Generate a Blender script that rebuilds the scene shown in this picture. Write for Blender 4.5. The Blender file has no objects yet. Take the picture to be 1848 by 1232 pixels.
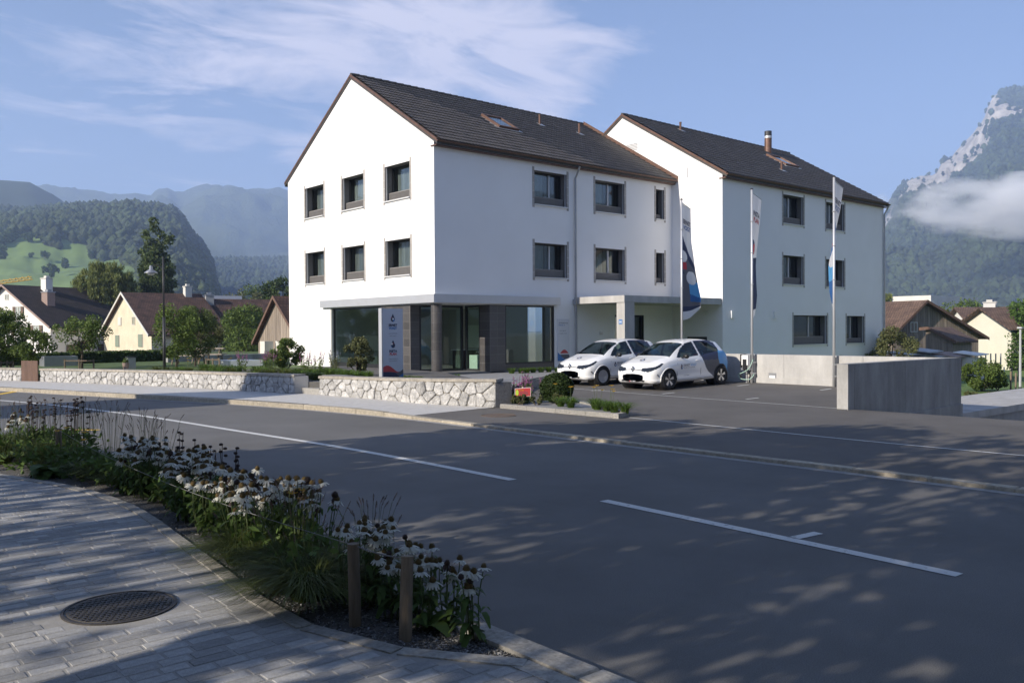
import bpy, math, random
import numpy as np
from mathutils import Vector, Matrix, noise as mnoise
random.seed(7); rng = np.random.default_rng(7)
S = bpy.context.scene; COL = S.collection
# ------------------------------------------------------------------ camera, sky, sun, exposure
F = 1568.08; V0 = 623.508; PITCH = -0.0169; ROLL = -0.0061; YAW = 0.713
O = np.array([-18.3268, -25.4036, 1.0293])
FW = np.array([math.sin(YAW)*math.cos(PITCH), math.cos(YAW)*math.cos(PITCH), math.sin(PITCH)])
_r = np.array([math.cos(YAW), -math.sin(YAW), 0.]); _u = np.cross(_r, FW)
RT = _r*math.cos(ROLL)+_u*math.sin(ROLL); UP = -_r*math.sin(ROLL)+_u*math.cos(ROLL)
cd = bpy.data.cameras.new('camera'); cam = bpy.data.objects.new('camera', cd); COL.objects.link(cam); S.camera = cam
cam.matrix_world = Matrix(((RT[0], UP[0], -FW[0], O[0]), (RT[1], UP[1], -FW[1], O[1]), (RT[2], UP[2], -FW[2], O[2]), (0, 0, 0, 1)))
cd.sensor_width = 36; cd.lens = F*36/1848; cd.shift_y = (V0-616)/1848; cd.clip_end = 30000; cd.clip_start = .05
SUN = np.array([1, -0.045, -0.47]); SUN /= np.linalg.norm(SUN)
ELEV = math.asin(-SUN[2])
w = bpy.data.worlds.new("World"); S.world = w; w.use_nodes = True
nt = w.node_tree; N = nt.nodes; L = nt.links
bg = N['Background']; bg.inputs[1].default_value = 0.064
sky = N.new('ShaderNodeTexSky'); sky.sky_type = 'NISHITA'; sky.sun_disc = False
sky.sun_elevation = ELEV; sky.sun_rotation = math.atan2(-SUN[0], -SUN[1]); sky.air_density = 1.0; sky.dust_density = 0.3; sky.ozone_density = 4.0

def ray(u, v): return FW+RT*(u-924)/F-UP*(v-V0)/F
def at(u, v, depth):                       # a point of the place, metres along the camera's axis
    return O+ray(u, v)*depth
# clouds of the sky: wisps of noise on a high flat layer, thick over the north-west, thin elsewhere
tc = N.new('ShaderNodeTexCoord'); sep = N.new('ShaderNodeSeparateXYZ'); L.new(tc.outputs['Generated'], sep.inputs[0])
def wm(op, a, b=None, clamp=False):
    n = N.new('ShaderNodeMath'); n.operation = op; n.use_clamp = clamp
    for i, x in enumerate((a, b)):
        if x is None: continue
        if isinstance(x, (int, float)): n.inputs[i].default_value = x
        else: L.new(x, n.inputs[i])
    return n.outputs[0]
zc = wm('MAXIMUM', sep.outputs[2], 0.03); zz = wm('ADD', zc, 0.12)
px = wm('DIVIDE', sep.outputs[0], zz); py = wm('DIVIDE', sep.outputs[1], zz)
cmb = N.new('ShaderNodeCombineXYZ'); L.new(px, cmb.inputs[0]); L.new(py, cmb.inputs[1])
def wnoise(sc, det, rough, dist, stretch=(1, 1, 1), loc=(0, 0, 0), rot=0):
    mp = N.new('ShaderNodeMapping'); mp.inputs['Scale'].default_value = stretch; mp.inputs['Location'].default_value = loc; mp.inputs['Rotation'].default_value = (0, 0, rot)
    L.new(cmb.outputs[0], mp.inputs[0]); n = N.new('ShaderNodeTexNoise'); n.inputs['Scale'].default_value = sc; n.inputs['Detail'].default_value = det
    n.inputs['Roughness'].default_value = rough; n.inputs['Distortion'].default_value = dist; L.new(mp.outputs[0], n.inputs[0]); return n.outputs[0]
n1 = wnoise(2.1, 10, .64, .6, (1, 1.6, 1), (3.1, 1.7, 0), .6); n2 = wnoise(.55, 4, .5, .2, (1, 1, 1), (5.3, 2.2, 0))
def blob(u, v, rad, wt):
    d = ray(u, v); d = d/np.linalg.norm(d)
    dn = N.new('ShaderNodeVectorMath'); dn.operation = 'DISTANCE'; L.new(tc.outputs['Generated'], dn.inputs[0]); dn.inputs[1].default_value = tuple(d)
    return wm('MULTIPLY', wm('MAXIMUM', wm('SUBTRACT', 1, wm('DIVIDE', dn.outputs['Value'], rad)), 0), wt)
msk = blob(840, 60, .25, .40)
for b in ((1000, 190, .10, .26), (560, 120, .2, .2), (150, 60, .25, .14), (560, 320, .06, .3), (60, 250, .2, .08), (300, -120, .25, .15)):
    msk = wm('ADD', msk, blob(*b))
den = wm('ADD', wm('ADD', wm('MULTIPLY', n1, 1.15), wm('MULTIPLY', n2, .3)), msk)
den = wm('MULTIPLY', wm('SUBTRACT', den, .915), 4.0, clamp=True)
den = wm('MULTIPLY', den, .85)
cx = N.new('ShaderNodeMix'); cx.data_type = 'RGBA'; L.new(den, cx.inputs['Factor']); L.new(sky.outputs[0], cx.inputs['A']); cx.inputs['B'].default_value = (7.2, 7.5, 7.9, 1)
tn = N.new('ShaderNodeMix'); tn.data_type = 'RGBA'; tn.blend_type = 'MULTIPLY'; tn.inputs['Factor'].default_value = 1; L.new(cx.outputs['Result'], tn.inputs['A']); tn.inputs['B'].default_value = (1.08, .965, 1.0, 1); L.new(tn.outputs['Result'], bg.inputs[0])
sd = bpy.data.lights.new('sun', 'SUN'); sd.energy = 5.0; sd.angle = math.radians(.53); sd.color = (1, .91, .78)
so = bpy.data.objects.new('sun', sd); COL.objects.link(so); so.rotation_euler = Vector(SUN).to_track_quat('-Z', 'Y').to_euler()
S.view_settings.view_transform = 'Standard'; S.view_settings.look = 'None'; S.view_settings.gamma = 1; S.view_settings.exposure = 1.0
S.view_settings.use_curve_mapping = False
S.render.engine = 'CYCLES'; S.cycles.use_denoising = True; S.cycles.max_bounces = 8; S.cycles.transparent_max_bounces = 12; S.cycles.volume_bounces = 4

# ------------------------------------------------------------------ materials
def mat(name, col, rough=.8, var=.0, scale=4., bump=0., bscale=60., metal=0., spec=.5, orand=0., col2=None, irand=0., trans=0., coat=0., detail=4, stretch=None, mix=None, bdist=.01, speck=0., sscale=160.):
    m = bpy.data.materials.new(name); m.use_nodes = True; t = m.node_tree; n = t.nodes; l = t.links; b = n['Principled BSDF']
    b.inputs['Roughness'].default_value = rough; b.inputs['Metallic'].default_value = metal; b.inputs['Specular IOR Level'].default_value = spec
    if coat: b.inputs['Coat Weight'].default_value = coat; b.inputs['Coat Roughness'].default_value = .04
    c = tuple(col)+(1,); out = None
    tcn = n.new('ShaderNodeTexCoord'); vec = tcn.outputs['Object']
    if stretch:
        mp = n.new('ShaderNodeMapping'); mp.inputs['Scale'].default_value = stretch; l.new(vec, mp.inputs[0]); vec = mp.outputs[0]
    if var or col2:
        tx = n.new('ShaderNodeTexNoise'); tx.inputs['Scale'].default_value = scale; tx.inputs['Detail'].default_value = detail; tx.inputs['Roughness'].default_value = .65; l.new(vec, tx.inputs[0])
        r = n.new('ShaderNodeValToRGB'); r.color_ramp.elements[0].position = .3; r.color_ramp.elements[1].position = .7
        if mix: r.color_ramp.elements[0].position, r.color_ramp.elements[1].position = mix
        a0 = tuple(x*(1-var) for x in col); a1 = tuple(col2) if col2 else tuple(x*(1+var) for x in col)
        r.color_ramp.elements[0].color = a0+(1,); r.color_ramp.elements[1].color = a1+(1,)
        l.new(tx.outputs[0], r.inputs[0]); out = r.outputs[0]
    if speck:
        ts = n.new('ShaderNodeTexNoise'); ts.inputs['Scale'].default_value = sscale; ts.inputs['Detail'].default_value = 3; l.new(tcn.outputs['Object'], ts.inputs[0]); rs = n.new('ShaderNodeMapRange'); rs.inputs['From Min'].default_value = .3; rs.inputs['From Max'].default_value = .7; rs.inputs['To Min'].default_value = 1-speck; rs.inputs['To Max'].default_value = 1+speck; l.new(ts.outputs[0], rs.inputs[0])
        ms = n.new('ShaderNodeMix'); ms.data_type = 'RGBA'; ms.blend_type = 'MULTIPLY'; ms.inputs['Factor'].default_value = 1
        if out is not None: l.new(out, ms.inputs['A'])
        else: ms.inputs['A'].default_value = c
        l.new(rs.outputs[0], ms.inputs['B']); out = ms.outputs['Result']
    for amt, src in ((orand, 'obj'), (irand, 'isl')):
        if not amt: continue
        s = n.new('ShaderNodeObjectInfo').outputs['Random'] if src == 'obj' else n.new('ShaderNodeNewGeometry').outputs['Random Per Island']
        mr = n.new('ShaderNodeMapRange'); mr.inputs['To Min'].default_value = 1-amt; mr.inputs['To Max'].default_value = 1+amt; l.new(s, mr.inputs[0])
        mu = n.new('ShaderNodeMix'); mu.data_type = 'RGBA'; mu.blend_type = 'MULTIPLY'; mu.inputs['Factor'].default_value = 1
        if out is not None: l.new(out, mu.inputs['A'])
        else: mu.inputs['A'].default_value = c
        l.new(mr.outputs[0], mu.inputs['B']); out = mu.outputs['Result']
    if out is not None: l.new(out, b.inputs['Base Color'])
    else: b.inputs['Base Color'].default_value = c
    if bump:
        tb = n.new('ShaderNodeTexNoise'); tb.inputs['Scale'].default_value = bscale; tb.inputs['Detail'].default_value = 4; l.new(vec, tb.inputs[0])
        bn = n.new('ShaderNodeBump'); bn.inputs['Strength'].default_value = bump; bn.inputs['Distance'].default_value = bdist; l.new(tb.outputs[0], bn.inputs['Height']); l.new(bn.outputs[0], b.inputs['Normal'])
    if trans:
        tl = n.new('ShaderNodeBsdfTranslucent'); mx = n.new('ShaderNodeMixShader'); mx.inputs[0].default_value = trans
        if out is not None: l.new(out, tl.inputs[0])
        else: tl.inputs[0].default_value = c
        l.new(b.outputs[0], mx.inputs[1]); l.new(tl.outputs[0], mx.inputs[2]); l.new(mx.outputs[0], n['Material Output'].inputs[0])
    return m
def glassmat(name, tint, base, rough=.01):
    m = bpy.data.materials.new(name); m.use_nodes = True; t = m.node_tree; n = t.nodes; l = t.links; n.remove(n['Principled BSDF'])
    gl = n.new('ShaderNodeBsdfGlossy'); gl.inputs['Roughness'].default_value = rough; gl.inputs['Color'].default_value = (.93, .97, .96, 1)
    tr = n.new('ShaderNodeBsdfTransparent'); tr.inputs[0].default_value = tuple(tint)+(1,)
    lw = n.new('ShaderNodeLayerWeight'); lw.inputs['Blend'].default_value = .5; fr = n.new('ShaderNodeMath'); fr.operation = 'POWER'; l.new(lw.outputs['Facing'], fr.inputs[0]); fr.inputs[1].default_value = 4.5
    mr = n.new('ShaderNodeMapRange'); mr.inputs['To Min'].default_value = base; mr.inputs['To Max'].default_value = 1; l.new(fr.outputs[0], mr.inputs[0])
    mx = n.new('ShaderNodeMixShader'); l.new(mr.outputs[0], mx.inputs[0]); l.new(tr.outputs[0], mx.inputs[1]); l.new(gl.outputs[0], mx.inputs[2]); l.new(mx.outputs[0], n['Material Output'].inputs[0])
    return m
M = {}
M['plaster'] = mat('white_plaster', (.81, .805, .80), .9, .035, .5, .15, 90, detail=8, speck=.02, sscale=60)
M['asphalt'] = mat('road_asphalt', (.128, .125, .121), .85, .2, .5, .25, 140, detail=9, speck=.3, sscale=130)
M['lot'] = mat('forecourt_asphalt', (.108, .10, .092), .85, .22, .7, .25, 120, detail=9, speck=.25, sscale=120)
M['paint'] = mat('road_paint', (.22, .22, .21), .7, 0, 16, .2, 80, detail=10, col2=(.62, .62, .6), mix=(.33, .42))
M['yellow'] = mat('yellow_paint', (.65, .42, .05), .7, .15, 9)
M['granite'] = mat('granite', (.30, .285, .26), .8, .35, 30, .3, 60, orand=.16, detail=8)
M['kerb'] = mat('kerb_stone', (.34, .30, .235), .85, .3, 14, .35, 50, orand=.14, detail=8)
M['granite_dark'] = mat('dark_granite', (.13, .13, .135), .75, .3, 20, .3, 60, orand=.2)
M['paver'] = mat('paver', (.31, .307, .305), .8, .2, 25, .3, 70, orand=.26, detail=7, speck=.25, sscale=220)
M['paver_mass'] = mat('paver_mass', (.31, .307, .305), .8, .2, 25, .3, 70, irand=.24)
M['joint'] = mat('joint_sand', (.31, .30, .285), .95, .12, 12, .2, 90)
M['walk'] = mat('pavement_paving', (.50, .485, .46), .85, .1, 6, .2, 60, detail=8)
M['stone'] = mat('wall_stone', (.42, .41, .395), .9, .42, 8, 1.0, 18, orand=.2, detail=10, bdist=.04)
M['mortar'] = mat('mortar', (.22, .20, .17), .95, .25, 8, .4, 60)
M['coping'] = mat('coping_stone', (.32, .29, .245), .85, .3, 9, .3, 40, orand=.12)
M['gravel'] = mat('grey_gravel', (.23, .23, .235), .9, .3, 30, .3, 90, irand=.6)
M['soil'] = mat('dark_soil_gravel', (.10, .095, .09), .95, .5, 60, .6, 80, detail=8)
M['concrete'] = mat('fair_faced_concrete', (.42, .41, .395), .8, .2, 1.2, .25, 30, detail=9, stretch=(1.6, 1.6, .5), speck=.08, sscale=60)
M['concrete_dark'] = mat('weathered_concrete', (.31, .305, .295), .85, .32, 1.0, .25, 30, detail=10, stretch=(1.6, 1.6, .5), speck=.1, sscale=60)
M['tile_roof'] = mat('roof_tile', (.062, .056, .052), .5, .25, 3, .1, 60, orand=.18)
M['tile_mass'] = mat('roof_tile_mass', (.062, .056, .052), .5, .25, 3, .1, 60, irand=.16)
M['copper'] = mat('brown_copper', (.15, .085, .062), .5, .25, 5, metal=.4)
M['zinc'] = mat('grey_zinc', (.36, .37, .39), .4, .08, 6, metal=.6)
M['alu'] = mat('silver_aluminium', (.52, .53, .55), .4, .04, 3, metal=.35)
M['frame'] = mat('anthracite_frame', (.022, .023, .025), .45)
M['sill'] = mat('sill_metal', (.62, .62, .62), .45)
M['surround'] = mat('grey_clay_tile', (.36, .335, .31), .7, .08, 20, orand=.08)
M['reveal'] = mat('grey_reveal_tile', (.17, .16, .155), .7, .12, 12)
M['rail'] = mat('slat_metal', (.24, .225, .21), .55, .08, 6)
M['blacktile'] = mat('black_ceramic_tile', (.085, .08, .078), .35, .15, 9, spec=.6, orand=.2)
M['tilejoint'] = mat('tile_joint', (.22, .21, .20), .9)
M['pane'] = glassmat('window_glass', (.80, .84, .83), .10)
M['shopglass'] = glassmat('shop_glass', (.82, .88, .85), .08)
M['carglass'] = glassmat('car_glass', (.34, .42, .40), .06)
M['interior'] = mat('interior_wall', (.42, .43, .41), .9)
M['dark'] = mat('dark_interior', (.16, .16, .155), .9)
M['curtain'] = mat('pale_curtain', (.38, .39, .39), .9, .1, 3)
M['whitepaint'] = mat('white_lacquer', (.78, .78, .77), .35)
M['mint'] = mat('mint_pedestal', (.66, .76, .69), .5)
M['black'] = mat('black_plastic', (.015, .015, .016), .4)
M['rubber'] = mat('tyre_rubber', (.018, .018, .019), .85, .2, 30, .3, 80)
M['rim'] = mat('alloy', (.55, .55, .56), .3, metal=.7)
M['rimsteel'] = mat('silver_wheel_cover', (.5, .51, .53), .35, metal=.5)
M['chrome'] = mat('chrome', (.75, .75, .77), .12, metal=1.)
M['lamp'] = mat('headlamp_lens', (.02, .025, .035), .15, spec=.5)
M['navy'] = mat('navy_print', (.022, .03, .075), .5)
M['blue'] = mat('blue_print', (.035, .16, .42), .5)
M['lblue'] = mat('light_blue_print', (.10, .34, .66), .5)
M['red'] = mat('red_print', (.48, .05, .055), .5)
M['greyprint'] = mat('grey_print', (.10, .10, .115), .6)
M['textgrey'] = mat('grey_lettering', (.16, .17, .2), .6)
M['flagwhite'] = mat('flag_cloth', (.74, .745, .76), .8, .02, 10, trans=.3)
M['flagnavy'] = mat('flag_navy', (.035, .045, .10), .8, trans=.15)
M['flaggrey'] = mat('flag_grey', (.13, .13, .155), .8, trans=.15)
M['flagblue'] = mat('flag_blue', (.03, .13, .36), .8, trans=.2)
M['flagsky'] = mat('flag_sky_blue', (.10, .36, .66), .8, trans=.2)
M['flagred'] = mat('flag_red', (.55, .06, .07), .8, trans=.2)
M['wood'] = mat('grey_wood', (.18, .14, .10), .85, .3, 6, .3, 40, stretch=(6, 6, .6), orand=.15, detail=8)
M['oldwood'] = mat('weathered_boards', (.25, .205, .165), .9, .35, 2.2, .3, 30, stretch=(3, 3, .25), orand=.25, irand=.2, detail=8)
M['brownwood'] = mat('brown_wood', (.12, .07, .05), .8, .25, 6, stretch=(5, 5, .5), orand=.15)
M['palewood'] = mat('pale_bench_wood', (.48, .41, .34), .8, .15, 6, orand=.1)
M['rope'] = mat('rope', (.2, .2, .2), .9)
M['ochre'] = mat('old_cream_render', (.62, .55, .41), .9, .14, .8, .2, 30, detail=9)
M['oldwhite'] = mat('old_white_render', (.62, .60, .55), .9, .1, .6, .2, 30, detail=8)
M['housewhite'] = mat('house_white', (.74, .72, .68), .9, .05, .5)
M['cream'] = mat('house_cream', (.72, .70, .58), .9, .05, .5)
M['greyrender'] = mat('grey_render', (.36, .355, .345), .9, .15, .5, detail=8)
M['shutter'] = mat('brown_shutter', (.13, .085, .06), .7)
M['greenshutter'] = mat('green_shutter', (.22, .26, .2), .7)
M['darkgreen'] = mat('dark_green_shutter', (.03, .07, .06), .7)
M['steel_dark'] = mat('dark_steel', (.045, .046, .05), .5, metal=.3)
M['iron'] = mat('cast_iron', (.055, .05, .047), .6, .3, 30, .2, 90, metal=.3)
M['rust'] = mat('rusty_cover', (.12, .085, .06), .8, .3, 20)
M['crane'] = mat('crane_yellow', (.6, .38, .06), .5)
M['chim'] = mat('chimney_brick', (.30, .22, .19), .9, .2, 8)
M['dkroof_rows'] = None
def rooftex(name, c1, c2, rowh=.3, mossy=0):
    m = mat(name, c1, .85, .3, 1.3, 0, detail=9, col2=c2, mix=(.35, .75)); t = m.node_tree; n = t.nodes; l = t.links
    b = n['Principled BSDF']; tcn = [x for x in n if x.type == 'TEX_COORD'][0]
    wv = n.new('ShaderNodeTexBrick'); wv.inputs['Scale'].default_value = 1; wv.inputs['Mortar Size'].default_value = .03; wv.inputs['Brick Width'].default_value = .25; wv.inputs['Row Height'].default_value = rowh
    wv.inputs['Color1'].default_value = (1, 1, 1, 1); wv.inputs['Color2'].default_value = (.6, .6, .6, 1); wv.inputs['Mortar'].default_value = (.25, .25, .25, 1)
    l.new(tcn.outputs['UV'], wv.inputs[0])
    mu = n.new('ShaderNodeMix'); mu.data_type = 'RGBA'; mu.blend_type = 'MULTIPLY'; mu.inputs['Factor'].default_value = .8
    l.new(b.inputs['Base Color'].links[0].from_socket, mu.inputs['A']); l.new(wv.outputs[0], mu.inputs['B']); l.new(mu.outputs['Result'], b.inputs['Base Color'])
    bn = n.new('ShaderNodeBump'); bn.inputs['Strength'].default_value = .7; bn.inputs['Distance'].default_value = .05; l.new(wv.outputs[0], bn.inputs['Height']); l.new(bn.outputs[0], b.inputs['Normal'])
    return m
M['roof_dark'] = rooftex('dark_brown_roof', (.05, .036, .03), (.075, .05, .042))
M['roof_red'] = rooftex('mossy_red_brown_roof', (.075, .036, .026), (.17, .09, .06))
M['roof_brown'] = rooftex('brown_tile_roof', (.16, .10, .075), (.25, .16, .115))
def leafmat(name, c, c2=None, tr=.3, ir=.35): return mat(name, c, .6, .3, .9, col2=c2, irand=ir, trans=tr, spec=.25, detail=3)
M['leaf'] = leafmat('leaf_green', (.11, .165, .036), (.15, .21, .05))
M['leaf_dark'] = leafmat('leaf_dark', (.06, .095, .025), (.09, .135, .036))
M['leaf_box'] = leafmat('box_leaf', (.03, .055, .014), (.05, .08, .02), .15)
M['leaf_poplar'] = leafmat('poplar_leaf', (.075, .11, .034), (.12, .16, .052))
M['leaf_willow'] = leafmat('willow_leaf', (.17, .20, .055), (.22, .25, .075))
M['leaf_olive'] = leafmat('olive_leaf', (.12, .135, .055), (.17, .18, .075))
M['leaf_bed'] = leafmat('bed_leaf', (.075, .13, .03), (.12, .19, .045), .3)
M['blade'] = leafmat('grass_blade', (.10, .125, .028), (.15, .185, .045), .35)
M['lily'] = leafmat('daylily_blade', (.10, .18, .03), (.15, .24, .045), .4)
M['plume'] = leafmat('grass_plume', (.17, .12, .10), (.26, .19, .15), .4)
M['petal'] = leafmat('white_petal', (.84, .84, .77), (.88, .88, .80), .4, .05)
M['cone'] = mat('coneflower_centre', (.085, .055, .012), .8, .45, 120, .5, 300, irand=.3)
M['seed'] = mat('dark_seedhead', (.035, .022, .018), .9, irand=.3)
M['pinkflower'] = leafmat('pink_flower', (.40, .10, .33), (.5, .16, .42), .3)
M['yellowflower'] = leafmat('yellow_flower', (.75, .42, .04), (.8, .5, .08), .4, .1)
M['stem'] = mat('green_stem', (.08, .11, .035), .7)
M['bark'] = mat('bark', (.10, .08, .06), .95, .35, 6, .6, 14, stretch=(3, 3, .6))
M['meadow'] = mat('meadow_grass', (.085, .15, .025), .95, .2, .12, .6, 6, col2=(.125, .20, .04), detail=9, bdist=.1)
M['lawn'] = mat('lawn_grass', (.06, .10, .02), .95, .2, 2, .6, 30, col2=(.09, .14, .03), detail=9)
M['hillmeadow'] = mat('hill_meadow', (.12, .19, .045), .95, .25, .012, 0, col2=(.18, .26, .07), detail=9)
M['forest'] = mat('forest_canopy', (.028, .045, .017), .95, .25, .01, bump=1., bscale=.3, bdist=3., irand=.5, col2=(.05, .07, .024), detail=6)
M['forest_light'] = mat('forest_canopy_light', (.030, .050, .016), .95, .25, .01, irand=.4, col2=(.055, .08, .025), detail=6)
M['ivy'] = leafmat('ivy_leaf', (.07, .13, .025), (.10, .17, .035))

def rockmat(name, rock, green, gmix, sc):
    m = bpy.data.materials.new(name); m.use_nodes = True; t = m.node_tree; n = t.nodes; l = t.links; b = n['Principled BSDF']; b.inputs['Roughness'].default_value = .95; b.inputs['Specular IOR Level'].default_value = .1
    tcn = n.new('ShaderNodeTexCoord'); geo = n.new('ShaderNodeNewGeometry'); sx = n.new('ShaderNodeSeparateXYZ'); l.new(geo.outputs['Normal'], sx.inputs[0])
    def tex(s, d, st=(1, 1, 1)):
        mp = n.new('ShaderNodeMapping'); mp.inputs['Scale'].default_value = st; l.new(tcn.outputs['Object'], mp.inputs[0])
        x = n.new('ShaderNodeTexNoise'); x.inputs['Scale'].default_value = s; x.inputs['Detail'].default_value = d; x.inputs['Roughness'].default_value = .7; l.new(mp.outputs[0], x.inputs[0]); return x.outputs[0]
    a = tex(sc, 12); s2 = tex(sc*3.5, 12, (1, 1, .4))
    ad = n.new('ShaderNodeMath'); ad.operation = 'MULTIPLY_ADD'; l.new(a, ad.inputs[0]); ad.inputs[1].default_value = .9; l.new(sx.outputs[2], ad.inputs[2])
    r = n.new('ShaderNodeValToRGB'); r.color_ramp.elements[0].position = gmix-.06; r.color_ramp.elements[1].position = gmix+.06
    l.new(ad.outputs[0], r.inputs[0])
    rr = n.new('ShaderNodeValToRGB'); rr.color_ramp.elements[0].position = .3; rr.color_ramp.elements[1].position = .75
    rr.color_ramp.elements[0].color = tuple(x*.35 for x in rock)+(1,); rr.color_ramp.elements[1].color = tuple(x*1.25 for x in rock)+(1,); l.new(s2, rr.inputs[0])
    gr = n.new('ShaderNodeValToRGB'); gr.color_ramp.elements[0].color = tuple(x*.7 for x in green)+(1,); gr.color_ramp.elements[1].color = tuple(x*1.35 for x in green)+(1,); gr.color_ramp.elements[0].position = .35; gr.color_ramp.elements[1].position = .65; l.new(a, gr.inputs[0])
    mx = n.new('ShaderNodeMix'); mx.data_type = 'RGBA'; l.new(r.outputs[0], mx.inputs['Factor']); l.new(rr.outputs[0], mx.inputs['A']); l.new(gr.outputs[0], mx.inputs['B']); l.new(mx.outputs['Result'], b.inputs['Base Color'])
    bn = n.new('ShaderNodeBump'); bn.inputs['Strength'].default_value = 1; bn.inputs['Distance'].default_value = .12/sc; l.new(s2, bn.inputs['Height']); l.new(bn.outputs[0], b.inputs['Normal'])
    return m

# ------------------------------------------------------------------ mesh helpers
OFF = {}
def V(*a): return np.array(a, float)
def unit(a): return a/(np.linalg.norm(a)+1e-12)
def link(name, me, parent=None):
    o = bpy.data.objects.new(name, me); COL.objects.link(o)
    if parent is not None: o.parent = parent
    return o
def tag(o, label=None, cat=None, group=None, kind=None):
    if label: o['label'] = label
    if cat: o['category'] = cat
    if group: o['group'] = group
    if kind: o['kind'] = kind
    return o
def thing(name, label, cat, loc=(0, 0, 0), rz=0, group=None):
    o = bpy.data.objects.new(name, None); COL.objects.link(o); o.location = loc; o.rotation_euler = (0, 0, rz); o.empty_display_size = .2
    OFF[o] = tuple(loc); return tag(o, label, cat, group)
def off_of(p):
    while p is not None:
        if p in OFF: return OFF[p]
        p = p.parent
    return (0, 0, 0)
class MB:
    def __init__(s): s.v = []; s.f = []; s.m = []; s.mi = 0; s.uv = None
    def add(s, vs, fs):
        b = len(s.v); s.v += [tuple(map(float, p)) for p in vs]; s.f += [tuple(i+b for i in f) for f in fs]; s.m += [s.mi]*len(fs); return s
    def box(s, x0, y0, z0, x1, y1, z1):
        return s.add([(x0, y0, z0), (x1, y0, z0), (x1, y1, z0), (x0, y1, z0), (x0, y0, z1), (x1, y0, z1), (x1, y1, z1), (x0, y1, z1)],
                     [(0, 3, 2, 1), (4, 5, 6, 7), (0, 1, 5, 4), (1, 2, 6, 5), (2, 3, 7, 6), (3, 0, 4, 7)])
    def mbox(s, mp, a0, a1, d0, d1, z0, z1):      # box in facade coordinates: along, inward depth, height
        vs = [mp(a, d, z) for z in (z0, z1) for a, d in ((a0, d0), (a1, d0), (a1, d1), (a0, d1))]
        return s.add(vs, [(0, 3, 2, 1), (4, 5, 6, 7), (0, 1, 5, 4), (1, 2, 6, 5), (2, 3, 7, 6), (3, 0, 4, 7)])
    def poly(s, pts): return s.add(pts, [tuple(range(len(pts)))])
    def prism(s, pl, z0, z1):
        n = len(pl); z0 = [z0]*n if np.isscalar(z0) else z0; z1 = [z1]*n if np.isscalar(z1) else z1
        return s.add([(p[0], p[1], z) for p, z in zip(pl, z0)]+[(p[0], p[1], z) for p, z in zip(pl, z1)],
                     [tuple(range(n-1, -1, -1)), tuple(range(n, 2*n))]+[(i, (i+1) % n, n+(i+1) % n, n+i) for i in range(n)])
    def extr(s, pts, vec):
        n = len(pts); vec = V(*vec); q = [V(*p) for p in pts]
        return s.add(q+[p+vec for p in q], [tuple(range(n-1, -1, -1)), tuple(range(n, 2*n))]+[(i, (i+1) % n, n+(i+1) % n, n+i) for i in range(n)])
    def tube(s, pts, r, n=6, caps=True):
        pts = [V(*p) for p in pts]; k = len(pts); rs = [r]*k if np.isscalar(r) else r; vs = []; up = V(0, 0, 1)
        for i, p in enumerate(pts):
            t = unit(pts[min(i+1, k-1)]-pts[max(i-1, 0)]); a = np.cross(t, up)
            if np.linalg.norm(a) < .05: a = np.cross(t, V(1, 0, 0))
            a = unit(a); b = np.cross(t, a)
            vs += [p+rs[i]*(math.cos(2*math.pi*j/n)*a+math.sin(2*math.pi*j/n)*b) for j in range(n)]
        fs = [(i*n+j, i*n+(j+1) % n, (i+1)*n+(j+1) % n, (i+1)*n+j) for i in range(k-1) for j in range(n)]
        if caps: fs += [tuple(range(n-1, -1, -1)), tuple((k-1)*n+j for j in range(n))]
        return s.add(vs, fs)
    def lathe(s, prof, c, n=16, ax=None):
        ax = unit(V(*(ax or (0, 0, 1)))); a = unit(np.cross(ax, V(0, 0, 1) if abs(ax[2]) < .9 else V(1, 0, 0))); b = np.cross(ax, a); c = V(*c); k = len(prof)
        vs = [c+ax*z+r*(math.cos(2*math.pi*j/n)*a+math.sin(2*math.pi*j/n)*b) for r, z in prof for j in range(n)]
        fs = [(i*n+j, i*n+(j+1) % n, (i+1)*n+(j+1) % n, (i+1)*n+j) for i in range(k-1) for j in range(n)]
        if prof[0][0] > 1e-4: fs.append(tuple(range(n-1, -1, -1)))
        if prof[-1][0] > 1e-4: fs.append(tuple((k-1)*n+j for j in range(n)))
        return s.add(vs, fs)
    def mesh(s, name, mats, smooth=False, off=(0, 0, 0)):
        me = bpy.data.meshes.new(name); ox, oy, oz = off
        me.from_pydata([(x-ox, y-oy, z-oz) for x, y, z in s.v], [], s.f)
        for m in (mats if isinstance(mats, (list, tuple)) else [mats]): me.materials.append(M[m] if isinstance(m, str) else m)
        if s.m and max(s.m) > 0: me.polygons.foreach_set('material_index', s.m)
        if smooth: me.polygons.foreach_set('use_smooth', [True]*len(me.polygons))
        if s.uv is not None:
            ul = me.uv_layers.new(name='UVMap'); ul.data.foreach_set('uv', np.array([s.uv[i] for f in s.f for i in f], float).ravel())
        me.update(); return me
    def build(s, name, mats, parent=None, smooth=False):
        return link(name, s.mesh(name, mats, smooth, off_of(parent)), parent)
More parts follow.
